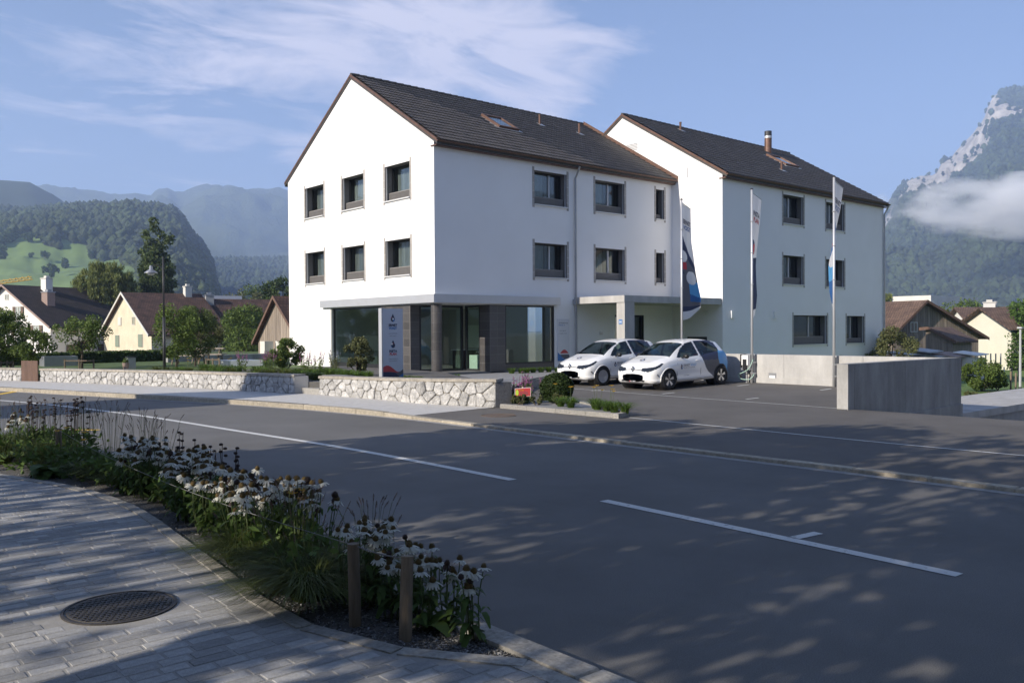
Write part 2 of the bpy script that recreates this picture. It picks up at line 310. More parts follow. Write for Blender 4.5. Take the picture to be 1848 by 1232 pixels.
def npmesh(name, vs, fs, mats, midx=None, smooth=False, off=(0, 0, 0)):
    vs = np.asarray(vs, np.float32)-np.asarray(off, np.float32); fs = np.asarray(fs, np.int32); k = fs.shape[1]
    me = bpy.data.meshes.new(name); me.vertices.add(len(vs)); me.vertices.foreach_set('co', vs.ravel())
    me.loops.add(fs.size); me.loops.foreach_set('vertex_index', fs.ravel()); me.polygons.add(len(fs))
    me.polygons.foreach_set('loop_start', np.arange(0, fs.size, k, dtype=np.int32))
    for m in (mats if isinstance(mats, (list, tuple)) else [mats]): me.materials.append(M[m] if isinstance(m, str) else m)
    if midx is not None: me.polygons.foreach_set('material_index', np.asarray(midx, np.int32))
    if smooth: me.polygons.foreach_set('use_smooth', np.ones(len(fs), bool))
    me.update(calc_edges=True); return me
def copy_tree(o, parent=None):
    c = o.copy(); COL.objects.link(c)
    if parent is not None: c.parent = parent
    for ch in list(o.children): copy_tree(ch, c)
    return c
_txt = {}
def text_geo(body, size, bold=0., align='CENTER'):
    k = (body, size, bold, align)
    if k not in _txt:
        cu = bpy.data.curves.new('t', 'FONT'); cu.body = body; cu.size = size; cu.offset = bold*size; cu.align_x = align; cu.resolution_u = 3
        o = bpy.data.objects.new('t', cu); COL.objects.link(o); dg = bpy.context.evaluated_depsgraph_get(); me = bpy.data.meshes.new_from_object(o.evaluated_get(dg))
        _txt[k] = ([tuple(v.co) for v in me.vertices], [tuple(p.vertices) for p in me.polygons]); bpy.data.objects.remove(o); bpy.data.meshes.remove(me); bpy.data.curves.remove(cu)
    return _txt[k]
def text(mb, body, size, fn, cx, cz, bold=.02, align='CENTER', sx=1.):
    vs, fs = text_geo(body, size, bold, align); mb.add([fn(cx+x*sx, cz+y) for x, y, z in vs], fs)
def facade(ox, oy, rx, ry, nx, ny):
    return lambda a, d, z: (ox+rx*a-nx*d, oy+ry*a-ny*d, z)
def wall_sheet(mb, mp, a0, a1, zlo, top, holes, d=0., breaks=()):
    xs = sorted(set([a0, a1]+[h[0] for h in holes]+[h[1] for h in holes]+list(breaks)))
    for x0, x1 in zip(xs, xs[1:]):
        xm = (x0+x1)/2; hs = sorted([h for h in holes if h[0] < xm < h[1]], key=lambda h: h[2]); z = (zlo, zlo)
        for h in hs:
            mb.poly([mp(x0, d, z[0]), mp(x1, d, z[1]), mp(x1, d, h[2]), mp(x0, d, h[2])]); z = (h[3], h[3])
        mb.poly([mp(x0, d, z[0]), mp(x1, d, z[1]), mp(x1, d, top(x1)), mp(x0, d, top(x0))])

# ------------------------------------------------------------------ the ground, road, pavements
def crv(pts, n=6):
    p = [V(*q) for q in pts]; p = [2*p[0]-p[1]]+p+[2*p[-1]-p[-2]]; out = []
    for i in range(1, len(p)-2):
        a, b, c, d = p[i-1:i+3]
        for k in range(n):
            t = k/n; out.append(.5*(2*b+(c-a)*t+(2*a-5*b+4*c-d)*t*t+(3*b-a-3*c+d)*t**3))
    out.append(p[-2]); return out
def offset(pl, d):
    out = []
    for i, p in enumerate(pl):
        t = unit(pl[min(i+1, len(pl)-1)][:2]-pl[max(i-1, 0)][:2]); out.append(p[:2]+d*V(t[1], -t[0]))
    return out
def strip(mb, A, B, z):                                 # a sheet between two polylines
    zf = z if callable(z) else (lambda p: z)
    n = len(A); mb.add([(p[0], p[1], zf(p)) for p in A]+[(p[0], p[1], zf(p)) for p in B], [(i, i+1, n+i+1, n+i) for i in range(n-1)])
def struct(name, mb, m, smooth=False, kind='structure'):
    o = mb.build(name, m, None, smooth); o['kind'] = kind; return o
g = MB(); xs = sorted(set([-9000, -3000, -900, -300, -120, -60, 0, 60, 120, 300, 900, 3000, 9000]))
for i in range(len(xs)-1):
    for j in range(len(xs)-1): g.poly([(xs[i], xs[j], -3.2), (xs[i+1], xs[j], -3.2), (xs[i+1], xs[j+1], -3.2), (xs[i], xs[j+1], -3.2)])
struct('ground', g, mat('dry_meadow', (.115, .115, .075), .95, .2, .05, 0, detail=8))
ZR = -0.8
FK = crv([(-7.8, -60), (-7.8, -30), (-7.82, -22), (-7.9, -18), (-8.0, -14), (-8.08, -10.6), (-8.45, -7.6), (-8.83, -5.65), (-9.4, -3.4), (-11.15, 2.14), (-12.55, 6.6), (-15, 14), (-20, 26), (-28, 42)])
NK = crv([(-15.15, -60), (-15.15, -30), (-15.15, -22), (-15.12, -21), (-14.9, -18), (-14.8, -14), (-15.1, -10.6), (-15.6, -7.6), (-16.0, -5.65), (-16.7, -3.4), (-18.3, 2.14), (-19.7, 6.6), (-22.2, 14), (-27.2, 26), (-35, 42)])
# both polylines have matching samples
def x_on(pl, y):
    for a, b in zip(pl, pl[1:]):
        if a[1] <= y <= b[1]: return a[0]+(b[0]-a[0])*(y-a[1])/(b[1]-a[1]+1e-9)
    return pl[-1][0]
g = MB(); ry = np.linspace(-60, 42, 120); strip(g, [V(x_on(NK, y), y) for y in ry], [V(x_on(FK, y), y) for y in ry], ZR); struct('road', g, 'asphalt')
def smooth01(t): t = min(max(t, 0), 1); return t*t*(3-2*t)
def zkerb(p): return -.685-.065*smooth01((-8.3-p[1])/3.2)
# light gutter line along the far kerb
g = MB(); strip(g, offset(FK, -.16), offset(FK, -.0), ZR+.004); struct('gutter_strip', g, 'joint')
# kerb stones
def resample(pl, step, y0, y1):
    pl = [p for p in pl if y0 <= p[1] <= y1]; out = [pl[0]]; acc = 0
    for a, b in zip(pl, pl[1:]):
        d = np.linalg.norm(b-a); t = 0
        while acc+d-t >= step:
            t += step-acc; acc = 0; out.append(a+(b-a)*t/d)
        acc += d-t
    return out
def kerb(name, pl, w, zf, m, step, y0, y1, label=None):
    root = bpy.data.objects.new(name, None); COL.objects.link(root); root['kind'] = 'structure'
    P = resample(pl, step, y0, y1); Q = offset(P, w)
    for i in range(len(P)-1):
        e = .004; a, b, c, d = P[i]+(P[i+1]-P[i])*e, P[i+1]-(P[i+1]-P[i])*e, Q[i+1]-(Q[i+1]-Q[i])*e, Q[i]+(Q[i+1]-Q[i])*e
        j = [random.uniform(-.004, .004) for _ in range(2)]; b2 = .015
        z = [zf(a)+j[0], zf(b)+j[0], zf(c)+j[0], zf(d)+j[0]]; ctr = (a+b+c+d)/4
        top = [q+(ctr-q)/np.linalg.norm(ctr-q)*b2 for q in (a, b, c, d)]
        mb = MB(); mb.add([(p[0], p[1], ZR-.3) for p in (a, b, c, d)]+[(p[0], p[1], zz-b2) for p, zz in zip((a, b, c, d), z)]+[(p[0], p[1], zz) for p, zz in zip(top, z)],
               [(i_, (i_+1) % 4, 4+(i_+1) % 4, 4+i_) for i_ in range(4)]+[(4+i_, 4+(i_+1) % 4, 8+(i_+1) % 4, 8+i_) for i_ in range(4)]+[(8, 9, 10, 11)])
        mb.build('kerb_stone', m, root)
    return root
kerb('kerb', FK, .17, zkerb, 'kerb', .95, -45, 40)
kerb('kerb', NK, -.17, lambda p: -.672, 'granite', .95, -30, 20)
# forecourt asphalt, the ramp down to the garage
def zlot(x, y):
    z = -.757-.035*smooth01((x+7.6)/8.6)+.02*max(0, x-1)
    if y < -15.55 and x > .1:
        t = x-.1; z -= .16*(t*t/(t+1.2))
    return z
xs = sorted(set([round(v, 3) for v in np.arange(-7.66, 6.0, .5)]+[6.06]+[round(v, 3) for v in np.arange(6.5, 22, .7)]+[.1, .3]))
ys = sorted(set([round(v, 3) for v in np.arange(-45, 0.3, 1.0)]+[-15.52, -15.58]))
g = MB()
for i in range(len(xs)-1):
    for j in range(len(ys)-1):
        xm, ym = (xs[i]+xs[i+1])/2, (ys[j]+ys[j+1])/2
        if (xm > 6.06 and ym > -15.55): continue
        if -15.58 < ym < -15.52 and xm > .1: continue
        g.poly([(x if x > -7.6 else x_on(FK, y)+.10, y, zlot(x, y-.001 if ym < -15.55 else y+.001)) for x, y in ((xs[i], ys[j]), (xs[i+1], ys[j]), (xs[i+1], ys[j+1]), (xs[i], ys[j+1]))])
struct('forecourt', g, 'lot')
# far pavement
WL = crv([(-5.32, -9.85), (-6.22, -7.95), (-6.55, -6), (-6.8, -4.0), (-7.1, -3.1), (-8.5, 2.9), (-9.6, 6.1), (-10.72, 9.3), (-11.9, 12.2), (-14.5, 18), (-20, 29), (-26, 40)], 4)
def zwalk(p): return -.682-.073*smooth01((-6.0-p[1])/4.0)
A = [p for p in resample(offset(FK, .165), .6, -10.55, 38)]; B = []
for i, p in enumerate(A):
    q = min(WL, key=lambda s: abs(s[1]-p[1])-(0 if s[0] > p[0] else -50)); 
    j = [k for k in range(len(WL)-1) if WL[k][1] <= p[1] <= WL[k+1][1]]
    if j: k = j[0]; t = (p[1]-WL[k][1])/(WL[k+1][1]-WL[k][1]); q = WL[k]+(WL[k+1]-WL[k])*t
    elif p[1] < WL[0][1]: q = WL[0]+V(.1, 0)*0
    B.append(q+V(.15, .0))
B[0] = V(-5.25, -9.75); B[1] = V(-5.3, -9.6)
g = MB(); strip(g, A, B, lambda p: zwalk(p)+.002); struct('far_pavement', g, 'walk')
# road markings
def line(mb, pts, w, z=ZR+.005, zf=None):
    pts = [V(*p) for p in pts]
    strip(mb, offset(pts, -w/2), offset(pts, w/2), zf or z)
def marking(pts, w, name='centre_line', m='paint', zf=None):
    g = MB(); line(g, crv(pts, 5) if len(pts) > 2 else pts, w, zf=zf); o = struct(name, g, m); return o
marking([(-22, 22), (-16.2, 9), (-13.36, 1.91), (-12.11, -4.42), (-11.64, -9.92), (-11.38, -13.59), (-11.37, -17.36)], .13)
marking([(-11.5, -19.0), (-11.55, -20.5), (-11.64, -22.72)], .13)
marking([(-11.7, -24.4), (-11.75, -28)], .13)
marking([(-11.5, -21.28), (-11.17, -21.32)], .10, 'cross_mark')
marking([(-12.95, 4.6), (-11.95, 6.25)], .25, 'yellow_line', 'yellow'); marking([(-13.85, -7.5), (-13.5, -7.85)], .16, 'yellow_line', 'yellow')
zl5 = lambda p: zlot(p[0], p[1])+.006
marking([(-4.87, -13.5), (-4.93, -15.77), (-5.0, -19), (-4.9, -23), (-4.9, -30)], .07, 'edge_line', zf=zl5)
marking([(.92, -4.0), (.9, -6.2), (.55, -10.17), (.38, -13.73), (.3, -15.4)], .06, 'edge_line', zf=zl5)
for y in (-4.7, -7.2, -9.5, -12.28):
    marking([(.55, y-.0), (1.12, y-.02)] if y > -9 else [(1.08, y), (1.6, y-.03)], .08, 'bay_mark', zf=zl5); marking([(4.55, y-.12), (5.2, y-.1)], .08, 'bay_mark', zf=zl5)
def cover(x, y, z, r, m, label, name='manhole_cover'):
    t = thing(name, label, 'manhole cover', (x, y, z))
    g = MB(); g.lathe([(r, -.03), (r, .006), (r*.95, .008), (r*.94, .002), (r*.90, .002), (r*.89, .006), (r*.885, .006)], (x, y, z), 48); g.lathe([(r*.885, .004), (0, .004)], (x, y, z), 48); g.build('rim', m, t)
    return t
t = cover(-16.65, -19.70, -.682, .335, 'iron', 'round cast iron manhole cover with square grid pattern set in the near pavers')
g = MB(); st = .036
for i in range(-9, 10):
    for j in range(-9, 10):
        x, y = (i+(j % 2)*.5)*st, j*st*.9
        if x*x+y*y < (.335*.85)**2 and x*x+y*y > .035**2: g.box(-16.65+x-.012, -19.70+y-.012, -.679, -16.65+x+.012, -19.70+y+.012, -.672)
g.build('grid_knobs', 'iron', t)['kind'] = 'stuff'
t = cover(-6.52, -11.3, zlot(-6.5, -11.3)+.0, .38, 'rust', 'rusty round manhole cover in the asphalt beside the planter kerb'); 

# ------------------------------------------------------------------ near pavement of laid pavers
EDGE = [V(*p) for p in [(-17.6, -7.0), (-16.9, -10.5), (-16.14, -13.29), (-15.78, -14.41), (-15.61, -15.29), (-15.52, -16.32), (-15.6, -17.4), (-15.7, -18.3), (-15.8, -19.3), (-15.9, -20.16), (-15.91, -20.8), (-15.9, -21.04), (-15.79, -21.32), (-15.66, -21.6), (-15.5, -21.85), (-15.33, -22.05)]]
def edge_x(y):
    if y < EDGE[-1][1]: return -15.33
    for a, b in zip(EDGE, EDGE[1:]):
        if b[1] <= y <= a[1]: return a[0]+(b[0]-a[0])*(a[1]-y)/(a[1]-b[1]+1e-9)
    return -17.6-(y+7)*.3
npav = bpy.data.objects.new('near_pavement', None); COL.objects.link(npav); npav['kind'] = 'structure'
g = MB(); Ae = [V(-40, p[1]) for p in EDGE]; strip(g, Ae, [V(p[0], p[1]) for p in EDGE], -.6848); g.poly([(-40, EDGE[-1][1], -.6848), (-40, -60, -.6848), (-15.32, -60, -.6848), (EDGE[-1][0], EDGE[-1][1], -.6848)])
g.poly([(-40, 40, -.6848), (-40, -7, -.6848), (-17.6, -7, -.6848), (-36, 40, -.6848)]); g.build('joint_bed', 'joint', npav)
bk = []
y = -24.2; row = 0
while y < -5.5:
    hh = random.choice((.098, .104, .104, .112)); x = edge_x(y+hh/2)-.10+random.uniform(-.02, .02); first = True
    while x > -21.5:
        ln = random.choice((.15, .17, .19, .20, .22, .24)); x0 = x-ln
        cxm, cym = x-ln/2, y+hh/2
        if (cxm+16.65)**2+(cym+19.7)**2 > .43**2:
            mx_ = min(edge_x(y), edge_x(y+hh))-.105
            if x0 < mx_-.05: bk.append((x0+.007, min(x, mx_)-.007, y+.007, y+hh-.007))
        x = x0
    y += hh
def inview(x, y, z=-.68, mgn=1.02):
    d = V(x, y, z)-O; dz = d@FW
    if dz < 1: return None
    u, v = F*(d@RT)/dz, V0-616-F*(d@UP)/dz
    return dz if abs(u) < 924*mgn and v < 616*mgn else None
bk = [(inview((b[0]+b[1])/2, (b[2]+b[3])/2), b) for b in bk]; bk_in = sorted([x for x in bk if x[0]], key=lambda x: x[0]); rest = bk_in[300:]+[x for x in bk if x[0] is None and x[1][2] > -24 and x[1][0] > -20.5]
def brick_geo(x0, x1, y0, y1, z0, z1, c=.0035):
    return [(x0, y0, z0), (x1, y0, z0), (x1, y1, z0), (x0, y1, z0), (x0, y0, z1-c), (x1, y0, z1-c), (x1, y1, z1-c), (x0, y1, z1-c), (x0+c, y0+c, z1), (x1-c, y0+c, z1), (x1-c, y1-c, z1), (x0+c, y1-c, z1)], \
        [(0, 1, 5, 4), (1, 2, 6, 5), (2, 3, 7, 6), (3, 0, 4, 7), (4, 5, 9, 8), (5, 6, 10, 9), (6, 7, 11, 10), (7, 4, 8, 11), (8, 9, 10, 11)]
cache = {}
for dz, (x0, x1, y0, y1) in bk_in[:300]:
    k = (round((x1-x0)*100), round((y1-y0)*200))
    if k not in cache:
        mb = MB(); a, b = (x1-x0)/2, (y1-y0)/2; mb.add(*brick_geo(-a, a, -b, b, -.03, 0)); cache[k] = mb.mesh('paver', 'paver')
    o = link('paver', cache[k], npav); o.location = ((x0+x1)/2, (y0+y1)/2, -.682+random.uniform(-.0012, .0012)); o.rotation_euler = (random.uniform(-.004, .004), random.uniform(-.003, .003), random.uniform(-.006, .006))
mb = MB()
for _, (x0, x1, y0, y1) in rest: mb.add(*brick_geo(x0, x1, y0, y1, -.71, -.682+random.uniform(-.0012, .0012)))
o = mb.build('paver_field', 'paver_mass', npav); o['kind'] = 'stuff'
# smooth edging band round the flower bed
EB = resample(EDGE[::-1], .7, -23, -5)
for i in range(len(EB)-1):
    a, b = EB[i], EB[i+1]; n = offset([a, b], -.10); d = (b-a)*.004; mb = MB(); mb.prism([a+d, n[0]+d, n[1]-d, b-d][::-1], -.75, -.676); mb.build('edging_stone', 'granite', npav)
mb = MB(); mb.prism([(-15.33, -22.06), (-15.45, -22.0), (-15.45, -30), (-15.33, -30)][::-1], -.75, -.6795); mb.build('edging_stone', 'granite', npav)
# the bed
g = MB(); BE = [p for p in EDGE if p[1] > -22.1]
R_ = []
for p in BE:
    k = min(range(len(NK)-1), key=lambda k: abs((NK[k][1]+NK[k+1][1])/2-p[1])); t = (p[1]-NK[k][1])/(NK[k+1][1]-NK[k][1]); q = NK[k]+(NK[k+1]-NK[k])*t; R_.append(V(max(q[0]-.165, p[0]+.005), p[1]))
strip(g, BE, R_, -.70); g.poly([(-16.0, -21, -.708), (-16.0, -23, -.708), (-15.15, -23, -.708), (-15.15, -21, -.708)]); struct('flower_bed', g, 'soil')
pv, pf = [], []
for i in range(5200):
    y = -22.0+abs(random.gauss(0, 1))*2.2 if i < 3800 else random.uniform(-22, -12); 
    if y > -11: continue
    k = min(range(len(BE)-1), key=lambda k: abs((BE[k][1]+BE[k+1][1])/2-y)); x = random.uniform(edge_x(y)+.01, R_[k][0]); r = random.uniform(.006, .013)
    b = len(pv); pv += [(x+r*random.uniform(-1.3, 1.3), y+r*random.uniform(-1.3, 1.3), -.70+random.uniform(-.2, 1.2)*r) for _ in range(4)]; pf += [(b, b+1, b+2), (b, b+2, b+3), (b, b+3, b+1), (b+1, b+3, b+2)]
o = link('bed_gravel', npmesh('bed_gravel', pv, pf, 'gravel')); o['kind'] = 'stuff'

# ------------------------------------------------------------------ the garden terrace, meadow, slab
g = MB(); g.prism([(-5.1, -9.55), (0.2, -4.75), (3.2, -3.2), (6.9, -1.2), (6.9, -.02), (-.02, -.02), (-.02, 6), (-9.4, 6), (-8.2, 2.9), (-6.85, -3.1), (-6.5, -4.0), (-6.0, -7.9)], -1, -.56); struct('garden_terrace', g, 'gravel')
g = MB(); g.prism([(-9.4, 6), (-.02, 6), (-.02, 11.4), (13, 11.4), (13, 40), (-25, 40), (-13, 15.6), (-10.4, 9.3)], -3, -.45); struct('garden_lawn', g, 'lawn')
def zm(x, y): return -1.95-.9*smooth01((math.hypot(x-6, y+10)-12)/45)
g = MB(); xs = list(np.arange(6.35, 140, 4)); ys = list(np.arange(-60, 60, 4))
for i in range(len(xs)-1):
    for j in range(len(ys)-1):
        if ys[j] < -13 and xs[i] < 26: continue
        if ys[j] > -3.5 and xs[i] < 27: continue
        g.poly([(x, y, zm(x, y)) for x, y in ((xs[i], ys[j]), (xs[i+1], ys[j]), (xs[i+1], ys[j+1]), (xs[i], ys[j+1]))])
struct('meadow', g, 'meadow')
sl = thing('garage_roof_slab', 'low pale concrete slab stretching away right of the dark driveway wall', 'concrete slab', (13, -14.2, -1.5))
g = MB(); g.box(6.36, -15.5, -1.5, 21, -12.95, -1.3); g.build('deck', 'concrete', sl)
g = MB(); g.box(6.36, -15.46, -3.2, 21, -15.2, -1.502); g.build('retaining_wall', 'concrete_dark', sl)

# ------------------------------------------------------------------ the white office building
office = thing('office_building', 'large white rendered building with two gabled wings under dark tiled roofs', 'building', (7, 4, -.7))
BX, BY = 13.402, -2.758; D_A = 11.36; RZ = 11.44; K = .606
mGA = lambda a, d, z: (d, -a, z); mFA = lambda a, d, z: (a, d, z); mFB = lambda a, d, z: (a, BY+d, z); mGB = lambda a, d, z: (BX+d, -a, z)
rows = ((6.04, 7.365), (3.165, 4.515))
GAW = [(-9.722, -8.076), (-6.487, -4.814), (-3.233, -1.5425)]; FAW = [(4.857, 6.632), (8.323, 10.139), (12.26, 12.822)]; FBW = [(18.195, 19.963), (22.08, 23.86)]
topA = lambda z0: None
def zroof(y, yr): return RZ-.16-K*abs(y-yr)
g = MB(); wall_sheet(g, mGA, -D_A, 0, -1., lambda a: zroof(-a, 5.68), [(a, b, z0, z1) for a, b in GAW for z0, z1 in rows]+[(-7.55, 0, -1, 2.06)], breaks=(-5.68,)); 
tag(g.build('wall', 'plaster', office), 'sunlit gable wall of the front wing')
g = MB(); wall_sheet(g, mFA, 0, BX, -1., lambda a: zroof(0, 5.68), [(a, b, z0, z1) for a, b in FAW for z0, z1 in rows]+[(0, 5.9, -1, 2.06), (9.5, 11.4, -.75, 1.69)])
tag(g.build('wall', 'plaster', office), 'shaded long wall of the front wing')
g = MB(); g.poly([(0, D_A, -1), (BX, D_A, -1), (BX, D_A, 8), (0, D_A, 8)]); g.build('wall', 'plaster', office)
g = MB(); wall_sheet(g, mFB, BX, 28.109, -3.1, lambda a: zroof(BY, 3.02), [(a, b, z0, z1) for a, b in FBW for z0, z1 in ((6.034, 7.386), (3.1745, 4.527))]+[(19.08, 22.15, .30, 1.70), (24.115, 25.95, .30, 1.70)])
tag(g.build('wall', 'plaster', office), 'shaded long wall of the rear wing')
g = MB(); wall_sheet(g, mGB, -8.8, -BY, -3.1, lambda a: zroof(-a, 3.02), [(.84, 1.93, -.3, .72)], breaks=(-3.02,)); tag(g.build('wall', 'plaster', office), 'narrow sunlit gable wall of the rear wing')
g = MB(); g.poly([(28.109, BY, -3.1), (28.109, 8.8, -3.1), (28.109, 8.8, zroof(8.8, 3.02)), (28.109, 3.02, RZ-.16), (28.109, BY, zroof(BY, 3.02))]); g.poly([(BX, 8.8, -3), (28.109, 8.8, -3), (28.109, 8.8, zroof(8.8, 3.02)), (BX, 8.8, zroof(8.8, 3.02))]); g.build('wall', 'plaster', office)
def window(mp, a0, a1, z0, z1, split=None, rail=.33, side='R', sur=True, curtain=0):
    D0 = .34; f = .055
    fr = MB(); fr.mbox(mp, a0, a0+f, D0, D0+.07, z0, z1); fr.mbox(mp, a1-f, a1, D0, D0+.07, z0, z1); fr.mbox(mp, a0+f, a1-f, D0, D0+.07, z1-f, z1); fr.mbox(mp, a0+f, a1-f, D0, D0+.07, z0, z0+f+.1)
    w = fr.build('window', 'frame', office)
    cuts = [a0+f]+([a0+(a1-a0)*split] if split else [])+[a1-f]
    for i in range(len(cuts)-1):
        p = MB(); p.mbox(mp, cuts[i]+(.02 if i else 0), cuts[i+1]-(.02 if i < len(cuts)-2 else 0), D0+.03, D0+.042, z0+f+.1, z1-f); p.build('pane', 'pane', w)
    if split:
        p = MB(); c = cuts[1]; p.mbox(mp, c-.035, c+.035, D0-.01, D0+.06, z0+f+.1, z1-f); p.build('mullion', 'alu', w)
    p = MB(); e = .001
    for q in ((a0+e, a0+e), (a1-e, a1-e)): p.poly([mp(q[0], 0, z0), mp(q[0], D0+.05, z0), mp(q[0], D0+.05, z1), mp(q[0], 0, z1)])
    p.poly([mp(a0, 0, z1-e), mp(a1, 0, z1-e), mp(a1, D0+.05, z1-e), mp(a0, D0+.05, z1-e)]); p.poly([mp(a0, 0, z0+e), mp(a1, 0, z0+e), mp(a1, D0+.05, z0+e), mp(a0, D0+.05, z0+e)])
    p.build('reveal', 'reveal', w)
    p = MB(); p.mbox(mp, a0-.03, a1+.03, -.07, .12, z0-.045, z0-.002); p.build('sill', 'sill', w)
    for x in (a0+.005, a1-.035): p = MB(); p.mbox(mp, x, x+.03, .05, .10, z0+.003, z1-.003); p.build('shutter_guide', 'alu', w)
    if rail:
        p = MB(); n = int((a1-a0-.08)/.06); p.mbox(mp, a0+.04, a1-.04, .17, .20, z0+rail-.03, z0+rail); p.mbox(mp, a0+.04, a1-.04, .185, .195, z0+.03, z0+rail-.03)
        for i in range(n): x = a0+.06+i*(a1-a0-.12)/max(n-1, 1); p.mbox(mp, x-.013, x+.013, .16, .185, z0+.03, z0+rail-.03)
        p.build('slat_railing', 'rail', w)
    if sur:
        for s, x in ((-1, a0), (1, a1)):
            zz = z0-.14; n = 5; hgt = (z1+.14-zz)/n
            for i in range(n):
                p = MB(); xa, xb = (x-.115, x-.004) if s < 0 else (x+.004, x+.115); p.mbox(mp, xa, xb, -.008, .02, zz+i*hgt+.005, zz+(i+1)*hgt-.005); p.build('surround_tile', 'surround', w)
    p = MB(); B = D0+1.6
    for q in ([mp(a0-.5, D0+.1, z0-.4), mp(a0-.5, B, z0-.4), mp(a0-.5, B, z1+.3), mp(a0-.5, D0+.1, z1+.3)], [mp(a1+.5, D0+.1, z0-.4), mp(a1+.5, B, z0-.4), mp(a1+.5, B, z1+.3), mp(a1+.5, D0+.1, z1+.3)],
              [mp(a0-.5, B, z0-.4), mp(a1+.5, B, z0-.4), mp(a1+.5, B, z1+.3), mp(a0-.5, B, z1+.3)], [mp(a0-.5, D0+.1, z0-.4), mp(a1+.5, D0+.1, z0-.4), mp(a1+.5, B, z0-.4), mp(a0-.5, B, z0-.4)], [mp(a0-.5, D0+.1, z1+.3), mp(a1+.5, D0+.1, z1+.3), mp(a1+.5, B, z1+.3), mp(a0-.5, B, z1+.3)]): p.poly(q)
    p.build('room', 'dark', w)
    if curtain:
        p = MB(); n = 24; x0, x1 = a0+.08, a0+.08+(a1-a0)*curtain
        for i in range(n):
            xa, xb = x0+(x1-x0)*i/n, x0+(x1-x0)*(i+1)/n; da, db = .55+.035*math.sin(i*1.9), .55+.035*math.sin((i+1)*1.9); p.poly([mp(xa, da, z0+.1), mp(xb, db, z0+.1), mp(xb, db, z1), mp(xa, da, z1)])
        p.build('curtain', 'curtain', w)
    return w
for a, b in GAW:
    for z0, z1 in rows: window(mGA, a, b, z0, z1, curtain=random.choice((.35, .5, .9)))
for i, (a, b) in enumerate(FAW):
    for z0, z1 in rows: window(mFA, a, b, z0, z1, .62 if i < 2 else None, .33 if i < 2 else .22, curtain=.5 if i < 2 else 0)
for i, (a, b) in enumerate(FBW):
    for z0, z1 in ((6.034, 7.386), (3.1745, 4.527)): window(mFB, a, b, z0, z1, .55 if i == 0 else .5, curtain=.6 if z0 < 4 and i == 0 else .3)
window(mFB, 19.08, 22.15, .30, 1.70, .62, .38); window(mFB, 24.115, 25.95, .30, 1.70, .55, .25)
p = MB(); p.box(19.08+1.9, BY+.2, .33, 19.08+2.1, BY+.205, .62); p.build('notice', 'whitepaint', office)
# low dark framed opening in the porch
w_ = MB(); w_.mbox(mGB, .84, 1.93, .02, .1, .64, .72); w_.mbox(mGB, .84, .90, .02, .1, -.3, .64); w_.mbox(mGB, 1.87, 1.93, .02, .1, -.3, .64); w_ = w_.build('window', 'frame', office)
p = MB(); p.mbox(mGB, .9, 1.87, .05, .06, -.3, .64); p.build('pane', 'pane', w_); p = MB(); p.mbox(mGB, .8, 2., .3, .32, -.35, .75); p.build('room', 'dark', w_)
# entrance door
d_ = MB()
for a in (9.5, 10.3, 11.33): d_.mbox(mFA, a, a+.07, .12, .2, -.75, 1.69)
d_.mbox(mFA, 9.57, 11.33, .12, .2, 1.61, 1.69); d_ = d_.build('entrance_door', 'frame', office)
for a, b in ((9.57, 10.3), (10.37, 11.33)): p = MB(); p.mbox(mFA, a, b, .15, .165, -.72, 1.61); p.build('pane', 'pane', d_)
p = MB(); p.tube([(10.45, .06, .1), (10.45, .06, .7)], .018, 8); p.build('handle', 'alu', d_); p = MB(); p.box(9, 1.6, -.8, 12, 1.62, 2); p.box(9, .25, -.8, 9.02, 1.6, 2); p.box(11.98, .25, -.8, 12, 1.6, 2); p.build('room', 'dark', d_)
